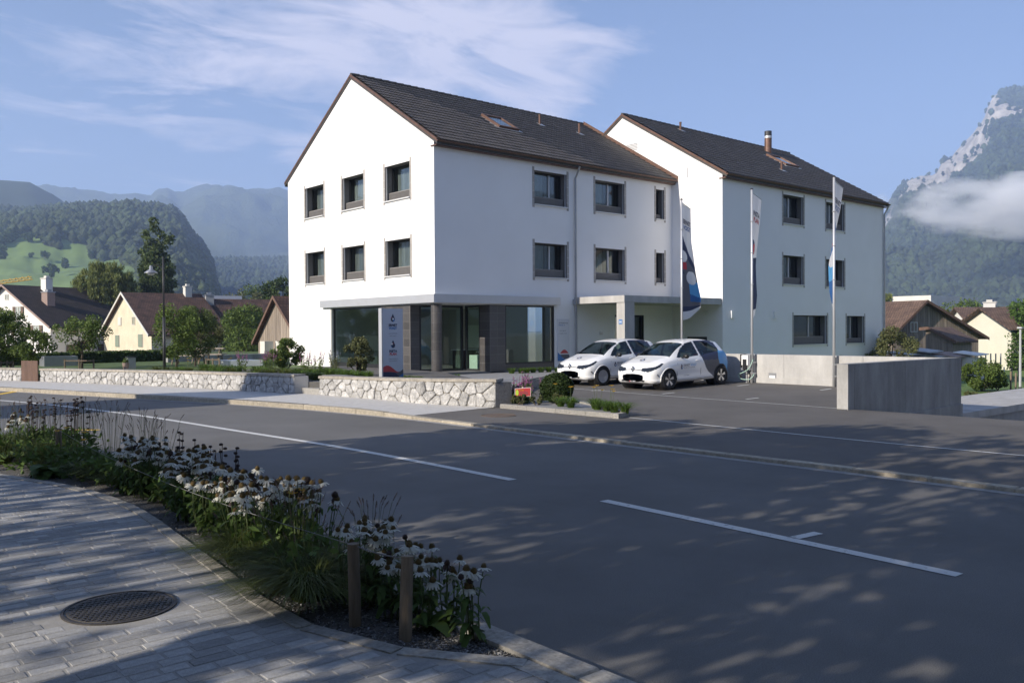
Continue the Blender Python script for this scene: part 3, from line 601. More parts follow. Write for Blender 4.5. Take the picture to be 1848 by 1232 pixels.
# ---- roofs
def roof(x0, x1, yr, yeF, yeB, label, nearest):
    sl = MB(); th = .15
    for ye in (yeF, yeB):
        zr, ze = RZ, RZ-K*abs(ye-yr); q = [(x0, yr, zr-.0), (x1, yr, zr-.0), (x1, ye, ze), (x0, ye, ze)]; sl.extr(q if ye < yr else q[::-1], (0, 0, -th))
    r = tag(sl.build('roof', 'tile_mass', office), label)
    L_ = math.hypot(yr-yeF, K*(yr-yeF)); ex = .355; tw = .30; nr = int(L_/ex); nc = int((x1-x0-.16)/tw); tw = (x1-x0-.16)/nc; ex = (L_-.06)/nr
    up = unit(V(0, yr-yeF, K*(yr-yeF))); nrm = unit(V(0, -K, 1)); base = V(x0+.08, yeF, RZ-K*(yr-yeF))
    hs = [.040, .012, .034, .012, .040]; xsx = [0, .25, .5, .75, 1.]
    vs = [(x*tw, -.02, h+.038) for x, h in zip(xsx, hs)]+[(x*tw, ex+.0, h+.008) for x, h in zip(xsx, hs)]+[(x*tw, -.02, h-.005) for x, h in zip(xsx, hs)]
    fs = [(i, i+1, 6+i, 5+i) for i in range(4)]+[(10+i, 11+i, i+1, i) for i in range(4)]
    me = MB(); me.add(vs, fs); me = me.mesh('tile', 'tile_roof'); cells = []
    for j in range(nr):
        for i in range(nc):
            p = base+V(i*tw, 0, 0)+up*(j*ex); cells.append((np.linalg.norm(p-O), p))
    cells.sort(key=lambda c: c[0]); rot = Matrix(((1, 0, 0), (0, up[1], nrm[1]), (0, up[2], nrm[2]))).to_euler(); of = V(*off_of(r))
    for _, p in cells[:nearest]:
        o = link('tile', me, r); o.location = p-of+nrm*random.uniform(0, .006); o.rotation_euler = (rot[0], rot[1], rot[2]+random.uniform(-.008, .008))
    VS, FS = [], []; va = np.array(vs)
    Bm = np.array([[1, 0, 0], [0, up[1], nrm[1]], [0, up[2], nrm[2]]])
    for _, p in cells[nearest:]:
        b = len(VS)*15; VS.append((va+V(0, 0, random.uniform(0, .006)))@Bm.T+p); FS += [tuple(b+k for k in f) for f in fs]
    if VS:
        o = link('tile_field', npmesh('tile_field', np.concatenate(VS), FS, 'tile_mass', off=off_of(r)), r); o['kind'] = 'stuff'
    p = MB()
    x = x0+.02
    while x < x1-.1:
        xb = min(x+.36, x1); p.tube([(x, yr, RZ+.02), (xb+.02, yr, RZ+.045)], .085, 8); x = xb
    p.build('ridge_caps', 'tile_mass', r)
    for xx, s in ((x0, -1), (x1, 1)):
        for ye in (yeF, yeB):
            p = MB(); zr, ze = RZ+.045, RZ+.045-K*abs(ye-yr); xa, xb = (xx-.02, xx+.04) if s < 0 else (xx-.04, xx+.02)
            p.extr([(xa, yr, zr), (xa, ye, ze), (xa, ye, ze-.10), (xa, yr, zr-.10)], (xb-xa, 0, 0)); p.build('verge_trim', 'copper', r)
    p = MB(); ze = RZ-K*(yr-yeF)
    prof = [(-.055+.055*math.cos(t)-.07, .055*math.sin(t)) for t in np.linspace(math.pi, 2*math.pi, 8)]
    a = [(x0-.05, yeF+y+.07, ze+z-.02) for y, z in prof]; b = [(x1+.05, yeF+y+.07, ze+z-.02) for y, z in prof]; n = len(a)
    p.add(a+b, [(i, i+1, n+i+1, n+i) for i in range(n-1)]+[tuple(range(n)), tuple(range(n, 2*n))]); p.box(x0, yeF+.05, ze-.19, x1, yeF+.4, ze-.15)
    p.build('gutter', 'copper', r)
    return r
rfA = roof(-.04, 13.46, 5.68, -.25, D_A+.25, 'dark tiled roof of the front wing', 300)
rfB = roof(13.36, 28.16, 3.02, BY-.25, 9.05, 'dark tiled roof of the rear wing', 0)
def on_roof(x, s, yr, h=0): # s metres down the slope from the ridge
    c = 1/math.sqrt(1+K*K); y = yr-s*c; return V(x, y-h*K*c, RZ-K*s*c+h*c)
def skylight(r, x0, x1, s0, s1, yr, opened):
    A = lambda x, s, h: on_roof(x, s, yr, h)
    q = MB()
    for (xa, xb, sa, sb) in ((x0, x0+.09, s0, s1), (x1-.09, x1, s0, s1), (x0+.09, x1-.09, s0, s0+.1), (x0+.09, x1-.09, s1-.1, s1)):
        q.extr([A(xa, sa, .0), A(xb, sa, .0), A(xb, sb, .0), A(xa, sb, .0)], A(0, 0, .16)-A(0, 0, 0))
    q = q.build('skylight', 'copper', r)
    p = MB(); p.extr([A(x0+.09, s0+.1, .1), A(x1-.09, s0+.1, .1), A(x1-.09, s1-.1, .1), A(x0+.09, s1-.1, .1)], A(0, 0, .02)-A(0, 0, 0)); p.build('pane', 'pane', r)
    p = MB(); p.extr([A(x0-.12, s0-.1, .035), A(x1+.12, s0-.1, .035), A(x1+.12, s1+.16, .06), A(x0-.12, s1+.16, .06)], A(0, 0, .015)-A(0, 0, 0)); p.build('flashing', 'zinc', r)
skylight(rfA, 5.0, 6.1, 2.5, 3.9, 5.68, True); skylight(rfB, 23.0, 24.3, 2.0, 3.4, 3.02, True)
def vent(r, x, s, yr, h=.4, rad=.055, m='copper'):
    b = on_roof(x, s, yr, .03); p = MB(); p.lathe([(rad, -.1), (rad, h), (rad*1.15, h), (rad*1.15, h+.06), (0, h+.07)], b, 10); p.build('vent_pipe', m, r)
    p = MB(); p.extr([on_roof(x-.14, s-.1, yr, .06), on_roof(x+.14, s-.1, yr, .06), on_roof(x+.14, s+.26, yr, .07), on_roof(x-.14, s+.26, yr, .07)], (0, 0, .012)); p.build('vent_plate', 'zinc', r)
vent(rfA, 8.9, 1.9, 5.68); vent(rfA, 11.3, 2.1, 5.68, .42); vent(rfB, 17.2, .6, 3.02, .36); vent(rfB, 21.0, 4.6, 3.02, .36)
b = on_roof(24.6, 1.0, 3.02, 0); p = MB(); p.lathe([(.2, -.3), (.2, .8)], b, 16); p.build('chimney', 'copper', rfB); p = MB(); p.lathe([(.205, .8), (.205, .93)], b, 16); p.build('chimney_band', 'alu', rfB); p = MB(); p.lathe([(.2, .93), (.2, 1.2), (0, 1.2)], b, 16); p.build('chimney_cap', 'steel_dark', rfB)
# flashing where the front roof meets the rear gable
p = MB(); p.extr([(BX-.01, 5.6, RZ-.06), (BX-.01, -.36, RZ-K*6.04+.06), (BX-.01, -.36, RZ-K*6.04+.24), (BX-.01, 5.6, RZ+.16)], (-.03, 0, 0)); p.build('roof_flashing', 'copper', office)
def pipe(x, y, zt, zb, m='zinc'):
    p = MB(); p.tube([(x, y-.25, zt+.1), (x, y-.2, zt), (x, y, zt-.35), (x, y, zb)], .045, 8)
    for z in np.arange(zb+1, zt-.6, 1.9): p.lathe([(.056, 0), (.056, .03)], (x, y, z), 8)
    p.build('downpipe', m, office)
pipe(7.07, -.08, 7.62, -.75); pipe(28.05, BY-.08, 7.6, -3)
p = MB(); p.box(6.95, -.2, 2.08, 7.2, -.005, 2.3); p.build('pipe_box', 'zinc', office)
# grille, small plates, wall lamps
p = MB(); 
for i in range(5): p.mbox(mGB, -2.75, -2.05, -.012, .0, 9.62+i*.07, 9.65+i*.07)
p.build('vent_grille', 'zinc', office)
p = MB(); p.mbox(mGB, -.1, .12, -.015, 0, 7.55, 7.75); p.build('cover_plate', 'whitepaint', office)
p = MB(); p.tube([(BX-.05, -.9, 8.35), (BX-.05, -.9, 7.95), (BX-.01, -.9, 7.9)], .012, 6); p.build('hook', 'alu', office)
for x in (13.95, 17.35):
    p = MB(); p.mbox(mFB, x, x+.24, -.09, -.002, 1.53, 1.86); p.build('wall_lamp', 'whitepaint', office)
# ---- shop front under the metal fascia
p = MB(); p.prism([(-.16, 8.2), (-.16, -.16), (6.1, -.16), (6.1, .0), (0, 0), (0, 8.2)], 2.065, 2.37); p.build('fascia', 'alu', office)
p = MB(); p.box(0.01, .01, 2.03, 5.9, 7.54, 2.06); p.build('soffit', 'whitepaint', office)
FL = -.5
p = MB(); p.box(.0, 0, FL-.3, 5.9, 7.55, FL); p.build('shop_floor', 'granite_dark', office)
p = MB(); p.box(5.86, 1.6, FL, 5.9, 7.5, 2.03); p.box(.02, 7.5, FL, 5.9, 7.55, 2.03); tag(p.build('wall', 'interior', office), 'inside wall of the shop')
def glazing(mp, a0, a1, z0, z1, name='shop_window', fw=.07, d=.12, inner=()):
    f = MB(); f.mbox(mp, a0, a0+fw, d, d+.09, z0, z1); f.mbox(mp, a1-fw, a1, d, d+.09, z0, z1); f.mbox(mp, a0+fw, a1-fw, d, d+.09, z1-fw, z1); f.mbox(mp, a0+fw, a1-fw, d, d+.09, z0, z0+fw)
    for c in inner: f.mbox(mp, c-fw/2, c+fw/2, d, d+.09, z0+fw, z1-fw)
    w = f.build(name, 'frame', office); cs = [a0+fw]+list(inner)+[a1-fw]
    for i in range(len(cs)-1):
        p = MB(); p.mbox(mp, cs[i]+(fw/2 if i else 0), cs[i+1]-(fw/2 if i < len(cs)-2 else 0), d+.04, d+.055, z0+fw, z1-fw); p.build('pane', 'shopglass', w)
    return w
glazing(mGA, -7.55, -3.6, -.32, 2.03, d=.1)
p = MB(); p.mbox(mGA, -7.55, -3.6, .02, .3, -1, -.322); p.build('plinth', 'frame', office)
glazing(mFA, 3.3, 5.9, -.26, 2.03, d=.02)
p = MB(); p.mbox(mFA, 3.3, 5.9, .02, .3, -1, -.262); p.build('plinth', 'blacktile', office)
mR1 = lambda a, d, z: (a, 1.6+d, z); mR2 = lambda a, d, z: (2.56+d, -a, z)
glazing(mR1, .42, 2.5, FL, 2.03, 'sliding_door', .08, 0, (1.3,)); glazing(mR2, -1.55, -.62, FL, 2.03, 'shop_window', .07, 0)
def tiled(mp, a0, a1, z0, z1, d=0, back=.2, cols=1, label=None):      # a wall clad with ribbed black tiles
    j = MB(); j.mbox(mp, a0, a1, d+.006, d+back, z0, z1); wl = j.build('tiled_wall', 'tilejoint', office); n = max(1, round((z1-z0)/.325)); h = (z1-z0)/n; wd = (a1-a0)/cols
    for c in range(cols):
        for i in range(n):
            p = MB(); za, zb = z0+i*h+.006, z0+(i+1)*h-.006; xa, xb = a0+c*wd+.004, a0+(c+1)*wd-.004; k = max(2, round((xb-xa)/.055)); s = (xb-xa)/k
            for q in range(k):
                x0_, x1_ = xa+q*s, xa+(q+1)*s; p.add([mp(x0_, d+.006, za), mp(x0_, d, za), mp(x1_-.012, d, za), mp(x1_-.008, d+.006, za), mp(x0_, d+.006, zb), mp(x0_, d, zb), mp(x1_-.012, d, zb), mp(x1_-.008, d+.006, zb)], [(1, 2, 6, 5), (2, 3, 7, 6), (0, 1, 5, 4), (4, 5, 6, 7), (3, 2, 1, 0)])
            p.build('tile', 'blacktile', wl)
    return wl
tiled(mGA, -3.6, -1.62, FL-.3, 2.03, 0, .25, 5)
tiled(lambda a, d, z: (a, 1.6+d, z), .012, .42, FL, 2.03, 0, .1, 1)
tiled(mFA, 2.56, 3.3, FL-.3, 2.03, 0, .2, 2)
tiled(mR2, -.62, -.01, FL, 2.03, -.012, .1, 1)
# round corner column clad with the same tile
col = MB(); col.lathe([(.19, FL-.2), (.19, 2.03)], (.22, .22, 0), 28); col = col.build('corner_column', 'tilejoint', office, True)
for i in range(8):
    p = MB(); z0, z1 = FL-.2+i*.341+.005, FL-.2+(i+1)*.341-.006
    for k in range(24):
        a0, a1 = 2*math.pi*k/24+.03, 2*math.pi*(k+1)/24-.03; c = lambda a, r: (.22+r*math.cos(a), .22+r*math.sin(a))
        q = [c(a0, .188), c(a0, .2), c(a1, .2), c(a1, .188)]; p.prism(q, z0, min(z1, 2.03))
    p.build('tile', 'blacktile', col)
# inside the shop: pedestals, posters, desk, ceiling lamps
for (x, y, h) in ((2.95, 1.2, .60), (4.6, 4.4, .55), (1.2, 6.5, .5)):
    t = thing('display_pedestal', 'tall pale mint display pedestal with black lettering beside the corner shop door' if h == .60 else ('pale mint display pedestal deep inside the shop' if h == .55 else 'pale mint display pedestal behind the left shop window'), 'pedestal', (x, y, FL))
    p = MB(); p.box(x-.27, y-.25, FL+.003, x+.27, y+.25, FL+h); p.build('body', 'mint', t)
    p = MB(); text(p, 'arwa', .17, lambda a, b: (x+a, y-.253, b), 0, FL+h-.17, .0); p.build('lettering', 'greyprint', t)
    p = MB()
    for k in range(4): p.tube([(x-.17+k*.11, y-.05, FL+h), (x-.17+k*.11, y-.05, FL+h+.13), (x-.17+k*.11, y-.16, FL+h+.14)], .013, 6)
    p.build('taps', 'chrome', t)
t = thing('desk', 'low brown counter standing inside the shop', 'counter', (3.6, 3.2, FL)); p = MB(); p.box(3.1, 2.6, FL, 4.4, 3.1, FL+.75); p.build('front', 'brownwood', t); p = MB(); p.box(3.05, 2.55, FL+.751, 4.45, 3.15, FL+.79); p.build('top', 'whitepaint', t)
p = MB(); p.box(5.84, 4.6, .3, 5.855, 5.6, 1.3); tag(p.build('poster', 'mint', None), 'pale poster on the back wall of the shop', 'poster')
p = MB(); p.box(1.6, 7.48, .2, 2.4, 7.495, .85); tag(p.build('poster', 'whitepaint', None), 'white sheet on the inner shop wall behind the big left window', 'poster')
# ---- concrete porch with its pillar
p = MB(); p.prism([(7.05, -2.74), (13.35, -2.74), (13.35, -.01), (7.05, -.01)], 2.12, 2.39); p.build('porch_roof', 'concrete', office)
p = MB(); p.prism([(7.09, -2.72), (7.66, -2.72), (7.66, -2.30), (7.09, -2.30)], -.9, 2.118); pil = p.build('porch_pillar', 'concrete', office)
p = MB(); p.box(7.078, -2.60, 1.27, 7.088, -2.42, 1.45); pl = p.build('number_plate', 'blue', pil)
p = MB(); text(p, 'H', .15, lambda a, b: (7.076, -2.51-a, b), 0, 1.305, .02); p.build('number', 'whitepaint', pil)
p = MB(); p.lathe([(.1, 0), (.1, .03), (.06, .05), (0, .05)], (BX-.002, -1.9, 1.78), 14, (-1, 0, 0)); p.build('porch_lamp', 'whitepaint', office)
p = MB(); p.box(8.55, -.02, .85, 8.7, -.003, .97); p.build('switch_plate', 'zinc', office)
# ---- flat print helpers
def ring_pts(cx, cz, r, a0, a1, n=20): return [(cx+r*math.cos(math.radians(a0+(a1-a0)*i/n)), cz+r*math.sin(math.radians(a0+(a1-a0)*i/n))) for i in range(n+1)]
def logo(parent, fn, cx, cz, s, kind='e', flat=(1, 1)):
    """a water drop mark; fn(x, z, lift) maps to the surface"""
    def put(name, m, pts, lift): mb = MB(); mb.poly([fn(cx+x*s*flat[0], cz+z*s*flat[1], lift) for x, z in pts]); mb.build(name, m, parent)
    drop = [(.0, 1.0)]+[(x, z) for x, z in ring_pts(0, -.25, .55, 35, -215, 26)]+[]
    put('logo_drop', 'navy', drop, .001)
    if kind == 'e':
        put('logo_hollow', 'whitepaint', ring_pts(.02, -.12, .27, 0, 360)[:-1], .002)
        put('logo_bar', 'navy', [(-.3, -.2), (.2, -.02), (.25, .1), (-.25, .0)], .003)
        put('logo_wave', 'blue', [(.02, -.42)]+ring_pts(0, -.25, .54, -80, -5, 10)+[(.3, -.18)], .002)
        put('logo_spot', 'red', ring_pts(-.34, .16, .12, 0, 360, 10)[:-1], .003)
    else:
        put('logo_hollow', 'whitepaint', [(-.6, .22), (-.1, .3), (.0, .1), (-.15, -.1), (-.62, -.1)], .002)
        put('logo_wave', 'blue', ring_pts(0, -.25, .54, 190, 240, 8)+[(-.2, -.3)], .003)
        put('logo_spot', 'red', [(-.1, .32), (.2, .25), (.12, .12), (-.08, .14)], .003)
# pylon sign
py = thing('pylon_sign', 'tall blue white company pylon standing behind the low stone wall', 'sign', (-4.42, -4, -.45))
p = MB(); p.box(-4.745, -4.0, -.47, -4.05, -3.86, 1.70); p.build('board', mat('pylon_face', (.50, .53, .60), .55), py)
p = MB(); p.box(-4.79, -4.01, -.47, -4.748, -3.85, 1.71); p.build('edge_profile', 'alu', py)
fpy = lambda x, z, l=0: (-4.4+x, -4.004-l, z); PW = .345
logo(py, fpy, 0, 1.42, .13, 'e'); logo(py, fpy, 0, .66, .13, 's')
for s, z, m, sz in (('ERNST', 1.185, 'navy', .098), ('VOGT', 1.095, 'blue', .098), ('INSTA', .43, 'navy', .098), ('PLAN', .345, 'red', .098)):
    p = MB(); text(p, s, sz, fpy, 0, z, .045); p.build('lettering', m, py)
for s, z in (('Vaduz 399 06 39', .96), ('www.evogt.li', .895), ('Vaduz 399 08 17', .225), ('www.instaplan.li', .165)):
    p = MB(); text(p, s, .043, fpy, 0, z, .0); p.build('small_lettering', 'textgrey', py)
def wave_poly(f1, f0, n=24, w=PW): return [(-w+2*w*i/n, f1(-1+2*i/n)) for i in range(n+1)]+[(w-2*w*i/n, f0(1-2*i/n)) for i in range(n+1)]
zb = -.45
rt = lambda t: -.02+.10*math.cos((t+.62)*2.6) if t < .75 else -.1
for nm, m, pts, l in (('red_wave', 'red', wave_poly(lambda t: max(-.14, -.06+.11*math.cos((t+.6)*2.4)), lambda t: -.24), .001),
                      ('grey_wave', 'greyprint', wave_poly(lambda t: -.16-.03*math.sin((t-.2)*2.2)+(.22*max(0, t-.35)**1.3), lambda t: zb), .002),
                      ('navy_wave', 'navy', wave_poly(lambda t: -.13-.05*(t+1)*.5-(.0 if t < .2 else .28*(t-.2)), lambda t: zb), .003),
                      ('blue_wave', 'blue', [(.02, zb), (PW, zb), (PW, -.18), (.2, -.28)], .004)):
    p = MB(); p.poly([fpy(x, z, l) for x, z in pts]); p.build(nm, m, py)
# wall sign by the porch
ws = thing('wall_sign', 'slim white sign board with red and blue waves on the wall beside the porch', 'sign', (6.4, -.03, .6))
p = MB(); p.box(6.05, -.035, -.2, 6.72, -.005, 1.5); p.build('board', mat('sign_board', (.66, .67, .70), .5), ws)
fws = lambda x, z, l=0: (6.385+x, -.037-l, z)
for s, z, sz, m in (('GEWERBEHAUS', 1.31, .075, 'textgrey'), ('PARDIEL 19', 1.225, .07, 'blue'), ('1  Ernst Vogt AG', 1.01, .058, 'textgrey'), ('2  Instaplan Anstalt', .90, .058, 'textgrey')):
    p = MB(); text(p, s, sz, fws, -.27, z, .01, 'LEFT'); p.build('lettering', m, ws)
for nm, m, pts, l in (('red_wave', 'red', [(x, .06+.20*math.cos((x-.04)*5.6)) for x in np.linspace(-.2, .28, 16)], .001), ('grey_wave', 'greyprint', [(-.2, .06), (.3, .06), (.335, .0), (.335, -.06), (.2, -.13), (.05, -.12), (-.1, -.04)], .002),
                      ('blue_wave', 'blue', [(-.335, -.2), (-.335, .16), (-.2, .06), (-.05, -.08), (.1, -.14), (.25, -.13), (.335, -.1), (.335, -.2)], .0015)):
    p = MB(); p.poly([fws(x, z, l) for x, z in pts]); p.build(nm, m, ws)

# ------------------------------------------------------------------ rubble stone walls
def clip(poly, a, b, c):                                 # keep a*x+b*y<=c
    out = []
    for i in range(len(poly)):
        p, q = poly[i], poly[(i+1) % len(poly)]; dp, dq = a*p[0]+b*p[1]-c, a*q[0]+b*q[1]-c
        if dp <= 0: out.append(p)
        if dp*dq < 0: t = dp/(dp-dq); out.append((p[0]+(q[0]-p[0])*t, p[1]+(q[1]-p[1])*t))
    return out
def stone_wall(label, pts, zb, zt, cell=.29, th=.36):
    pts = [V(*p) for p in pts]; seg = [np.linalg.norm(b-a) for a, b in zip(pts, pts[1:])]; cum = np.concatenate([[0], np.cumsum(seg)]); LN = cum[-1]
    def P(s):
        s = min(max(s, 0), LN); k = min(int(np.searchsorted(cum, s, 'right'))-1, len(seg)-1); t = unit(pts[k+1]-pts[k]); return pts[k]+t*(s-cum[k]), V(-t[1], t[0])
    ZB = lambda s: zb[0]+(zb[1]-zb[0])*s/LN; ZT = lambda s: zt[0]+(zt[1]-zt[0])*s/LN-.07
    def W(s, z, d): p, n = P(s); return (p[0]+n[0]*d, p[1]+n[1]*d, z)
    t = thing('stone_wall', label, 'stone wall', (*P(LN/2)[0], zb[0]))
    core = MB(); ss = sorted(set(list(np.linspace(0, LN, max(2, int(LN/.6)+1)))+list(cum))); n = len(ss)
    f = [W(s, ZB(s)-.4, 0) for s in ss]+[W(s, ZT(s), 0) for s in ss]+[W(s, ZB(s)-.4, -th) for s in ss]+[W(s, ZT(s), -th) for s in ss]
    core.add(f, [(i, i+1, n+i+1, n+i) for i in range(n-1)]+[(n+i, n+i+1, 3*n+i+1, 3*n+i) for i in range(n-1)]+[(2*n+i, 3*n+i, 3*n+i+1, 2*n+i+1) for i in range(n-1)]+[(0, n, 3*n, 2*n), (n-1, 3*n-1, 4*n-1, 2*n-1)][0:2])
    core.build('wall_core', 'mortar', t)
    H = max(ZT(0)-ZB(0), ZT(LN)-ZB(LN)); cols = int(LN/(cell*.80)); rw = max(2, round(H/(cell*.98))); seeds = []
    for i in range(cols):
        for j in range(rw): seeds.append(((i+.5+random.uniform(-.33, .33))*LN/cols, (j+.5*(1 if True else 0)+(.22 if i % 2 else -.22)+random.uniform(-.3, .3))*H/rw))
    for k, (sx, sz) in enumerate(seeds):
        poly = [(max(0, sx-cell*1.4), 0), (min(LN, sx+cell*1.4), 0), (min(LN, sx+cell*1.4), H), (max(0, sx-cell*1.4), H)]
        for m, (ox, oz) in enumerate(seeds):
            if m == k or abs(ox-sx) > cell*2.6: continue
            a, b = ox-sx, oz-sz; L2 = math.hypot(a, b); poly = clip(poly, a/L2, b/L2, (a*(sx+ox)/2+b*(sz+oz)/2)/L2-random.choice((.004, .007, .010)))
            if len(poly) < 3: break
        if len(poly) < 3: continue
        q = []                                          # soften corners
        for i in range(len(poly)):
            a, b, c = V(*poly[i-1]), V(*poly[i]), V(*poly[(i+1) % len(poly)])
            if np.linalg.norm(b-a) < .02: continue
            q += [b+(a-b)*.16, b+(c-b)*.16]
        if len(q) < 4: continue
        c = sum(q)/len(q); pr = random.uniform(.018, .052); nq = len(q); mb = MB()
        zz = lambda s, z: ZB(s)+z*(ZT(s)-ZB(s))/H
        jit = [random.uniform(-.004, .004) for _ in q]
        mb.add([W(p[0], zz(*p), -.01) for p in q]+[W(p[0], zz(*p), pr*.55) for p in q]+[W(*(lambda r: (r[0], zz(*r)))(p+(c-p)*.16), pr+j) for p, j in zip(q, jit)],
               [(i, (i+1) % nq, nq+(i+1) % nq, nq+i) for i in range(nq)]+[(nq+i, nq+(i+1) % nq, 2*nq+(i+1) % nq, 2*nq+i) for i in range(nq)]+[tuple(range(2*nq, 3*nq))])
        mb.build('stone', 'stone', t)
    s = -.03
    while s < LN-.05:
        e = min(s+random.uniform(.8, 1.2), LN+.03); 
        if LN-e < .3: e = LN+.03
        def W2(s, z, d):
            p, n_ = P(s); tt = unit(pts[-1]-pts[-2]) if s > LN else unit(pts[1]-pts[0]); p = p+(tt*(s-LN) if s > LN else tt*min(s, 0)); return (p[0]+n_[0]*d, p[1]+n_[1]*d, z)
        mb = MB(); a, b = s+.003, e-.003; j = random.uniform(0, .006); c = .008
        mb.add([W2(x, ZT(x)+.002, d) for x, d in ((a, .045), (b, .045), (b, -th-.02), (a, -th-.02))]+[W2(x, ZT(x)+.068+j-c, d) for x, d in ((a, .045), (b, .045), (b, -th-.02), (a, -th-.02))]+[W2(x, ZT(x)+.068+j, d) for x, d in ((a+c, .037), (b-c, .037), (b-c, -th-.012), (a+c, -th-.012))],
               [(3, 2, 1, 0)]+[(i, (i+1) % 4, 4+(i+1) % 4, 4+i) for i in range(4)]+[(4+i, 4+(i+1) % 4, 8+(i+1) % 4, 8+i) for i in range(4)]+[(8, 9, 10, 11)]); mb.build('coping_slab', 'coping', t); s = e
    return t
# the polylines run so that the road lies on the side of the normal
w3 = stone_wall('low rubble stone wall in front of the shop, from the steps to the planter', [(-5.34, -9.8), (-6.24, -7.95), (-6.56, -6), (-6.79, -4.05)], (-.765, -.685), (-.095, -.165))
w2 = stone_wall('long low rubble stone wall beside the lawn, left of the steps', [(-7.08, -3.12), (-7.6, -.9), (-8.5, 2.9), (-9.6, 6.1), (-10.72, 9.3)], (-.685, -.69), (-.15, -.215))
w1 = stone_wall('short end of rubble stone wall at the far left beyond the wooden gate', [(-11.15, 10.2), (-11.9, 12.2), (-14.5, 18)], (-.69, -.69), (-.215, -.25))
for (x, y, z0, z1, dx, dy) in ((-5.34, -9.8, -.9, -.17, .42, -.10),):
    p = MB(); p.prism([(x-.02, y-.012), (x+.40, y-.10), (x+.44, y+.12), (x+.02, y+.13)], z0, z1); p.build('end_pier', 'granite_dark', None); bpy.data.objects['end_pier'].parent = w3; bpy.data.objects['end_pier'].location = tuple(-c for c in OFF[w3])  # dark stone colour paints in the shade of this wall end
p = MB(); p.prism([(-7.10, -3.16), (-6.72, -3.24), (-6.70, -3.10), (-7.08, -3.10)], -.8, -.20); o = p.build('end_pier', 'concrete', w2)
st = thing('stone_steps', 'grey granite steps in the gap between the two long stone walls', 'steps', (-6.6, -3.6, -.7))
for i in range(3):
    p = MB(); x = -6.80+i*.34; p.prism([(x, -4.02), (x+.42, -4.02), (x+.30, -3.16), (x-.12, -3.16)], -.85, -.685+.165*(i+1)); p.build('step', 'granite_dark' if i else 'granite', st)
gt = thing('wooden_gate', 'narrow brown wooden board gate between two stone walls', 'gate', (-10.9, 9.7, -.68))
for i in range(5):
    p = MB(); x, y = -10.80-i*.075, 9.42+i*.14; p.prism([(x, y), (x+.03, y), (x-.05, y+.135), (x-.08, y+.135)][::-1], -.68, .06+.004*(i % 2)); p.build('board', 'brownwood', gt)

# ------------------------------------------------------------------ concrete walls of the forecourt
cw = thing('concrete_wall', 'pale sunlit concrete wall behind the parked cars and flagpoles', 'concrete wall', (6.2, -12, -.7))
ys_ = [-15.26, -12.9, -10.3, -7.7, -5.2, -2.9]
for a, b in zip(ys_, ys_[1:]):
    p = MB(); p.box(6.06, a+.004, -2.6, 6.34, b-.004, .225); p.build('wall_panel', 'concrete', cw)
p = MB(); p.box(6.02, -15.25, -.9, 6.058, -2.9, -.52); p.build('base_ledge', 'concrete', cw)
p = MB(); p.box(6.045, -10.03, -.54, 6.062, -9.76, -.36); f = p.build('wall_light', 'zinc', cw); p = MB(); p.box(6.035, -10.0, -.53, 6.044, -9.79, -.44); p.build('lens', 'whitepaint', f)
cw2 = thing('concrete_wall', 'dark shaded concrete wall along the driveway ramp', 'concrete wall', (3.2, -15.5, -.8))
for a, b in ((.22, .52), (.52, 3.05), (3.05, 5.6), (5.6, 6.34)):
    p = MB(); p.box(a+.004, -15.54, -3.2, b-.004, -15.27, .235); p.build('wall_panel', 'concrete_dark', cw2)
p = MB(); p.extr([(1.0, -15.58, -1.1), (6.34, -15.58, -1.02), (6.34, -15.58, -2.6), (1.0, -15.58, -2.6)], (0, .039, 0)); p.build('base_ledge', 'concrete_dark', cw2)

# ------------------------------------------------------------------ parked electric cars
LX, WB, R0 = 4.08, 2.588, .315
def cinterp(tab): xs, ys = zip(*tab); return lambda x: float(np.interp(x, xs, ys))
def smoothtab(tab, n=400):
    xs = np.linspace(tab[0][0], tab[-1][0], n); ys = np.interp(xs, *zip(*tab)); k = 13
    yp = np.pad(ys, k//2, mode='edge'); ys2 = np.convolve(yp, np.ones(k)/k, 'valid'); ys2[0], ys2[-1] = ys[0], ys[-1]; return lambda x: float(np.interp(x, xs, ys2))
ztop = smoothtab([(0, .52), (.04, .68), (.12, .77), (.3, .86), (.6, .945), (.95, 1.02), (1.08, 1.06), (1.35, 1.24), (1.65, 1.41), (1.9, 1.50), (2.2, 1.548), (2.5, 1.56), (2.8, 1.553), (3.1, 1.53), (3.4, 1.49), (3.62, 1.455), (3.72, 1.40), (3.83, 1.25), (3.93, 1.08), (4.0, .98), (4.05, .86), (4.08, .66)])
zbot = smoothtab([(0, .27), (.15, .19), (.4, .17), (3.5, .19), (3.8, .24), (4.08, .36)])
wmax = smoothtab([(0, .42), (.03, .58), (.1, .70), (.22, .785), (.42, .84), (.8, .865), (1.6, .862), (2.6, .868), (3.2, .875), (3.55, .855), (3.8, .79), (3.97, .71), (4.05, .62), (4.08, .52)])
zbelt = smoothtab([(0, .48), (.05, .60), (.3, .75), (.7, .87), (1.05, .93), (1.6, .955), (2.4, 1.0), (3.0, 1.07), (3.4, 1.12), (3.7, 1.09), (3.9, .98), (4.03, .84), (4.08, .62)])
wroof = smoothtab([(0, .30), (.3, .50), (.7, .60), (1.05, .66), (1.4, .60), (1.8, .555), (2.4, .55), (3.0, .535), (3.5, .50), (3.72, .50), (3.9, .55), (4.08, .40)])
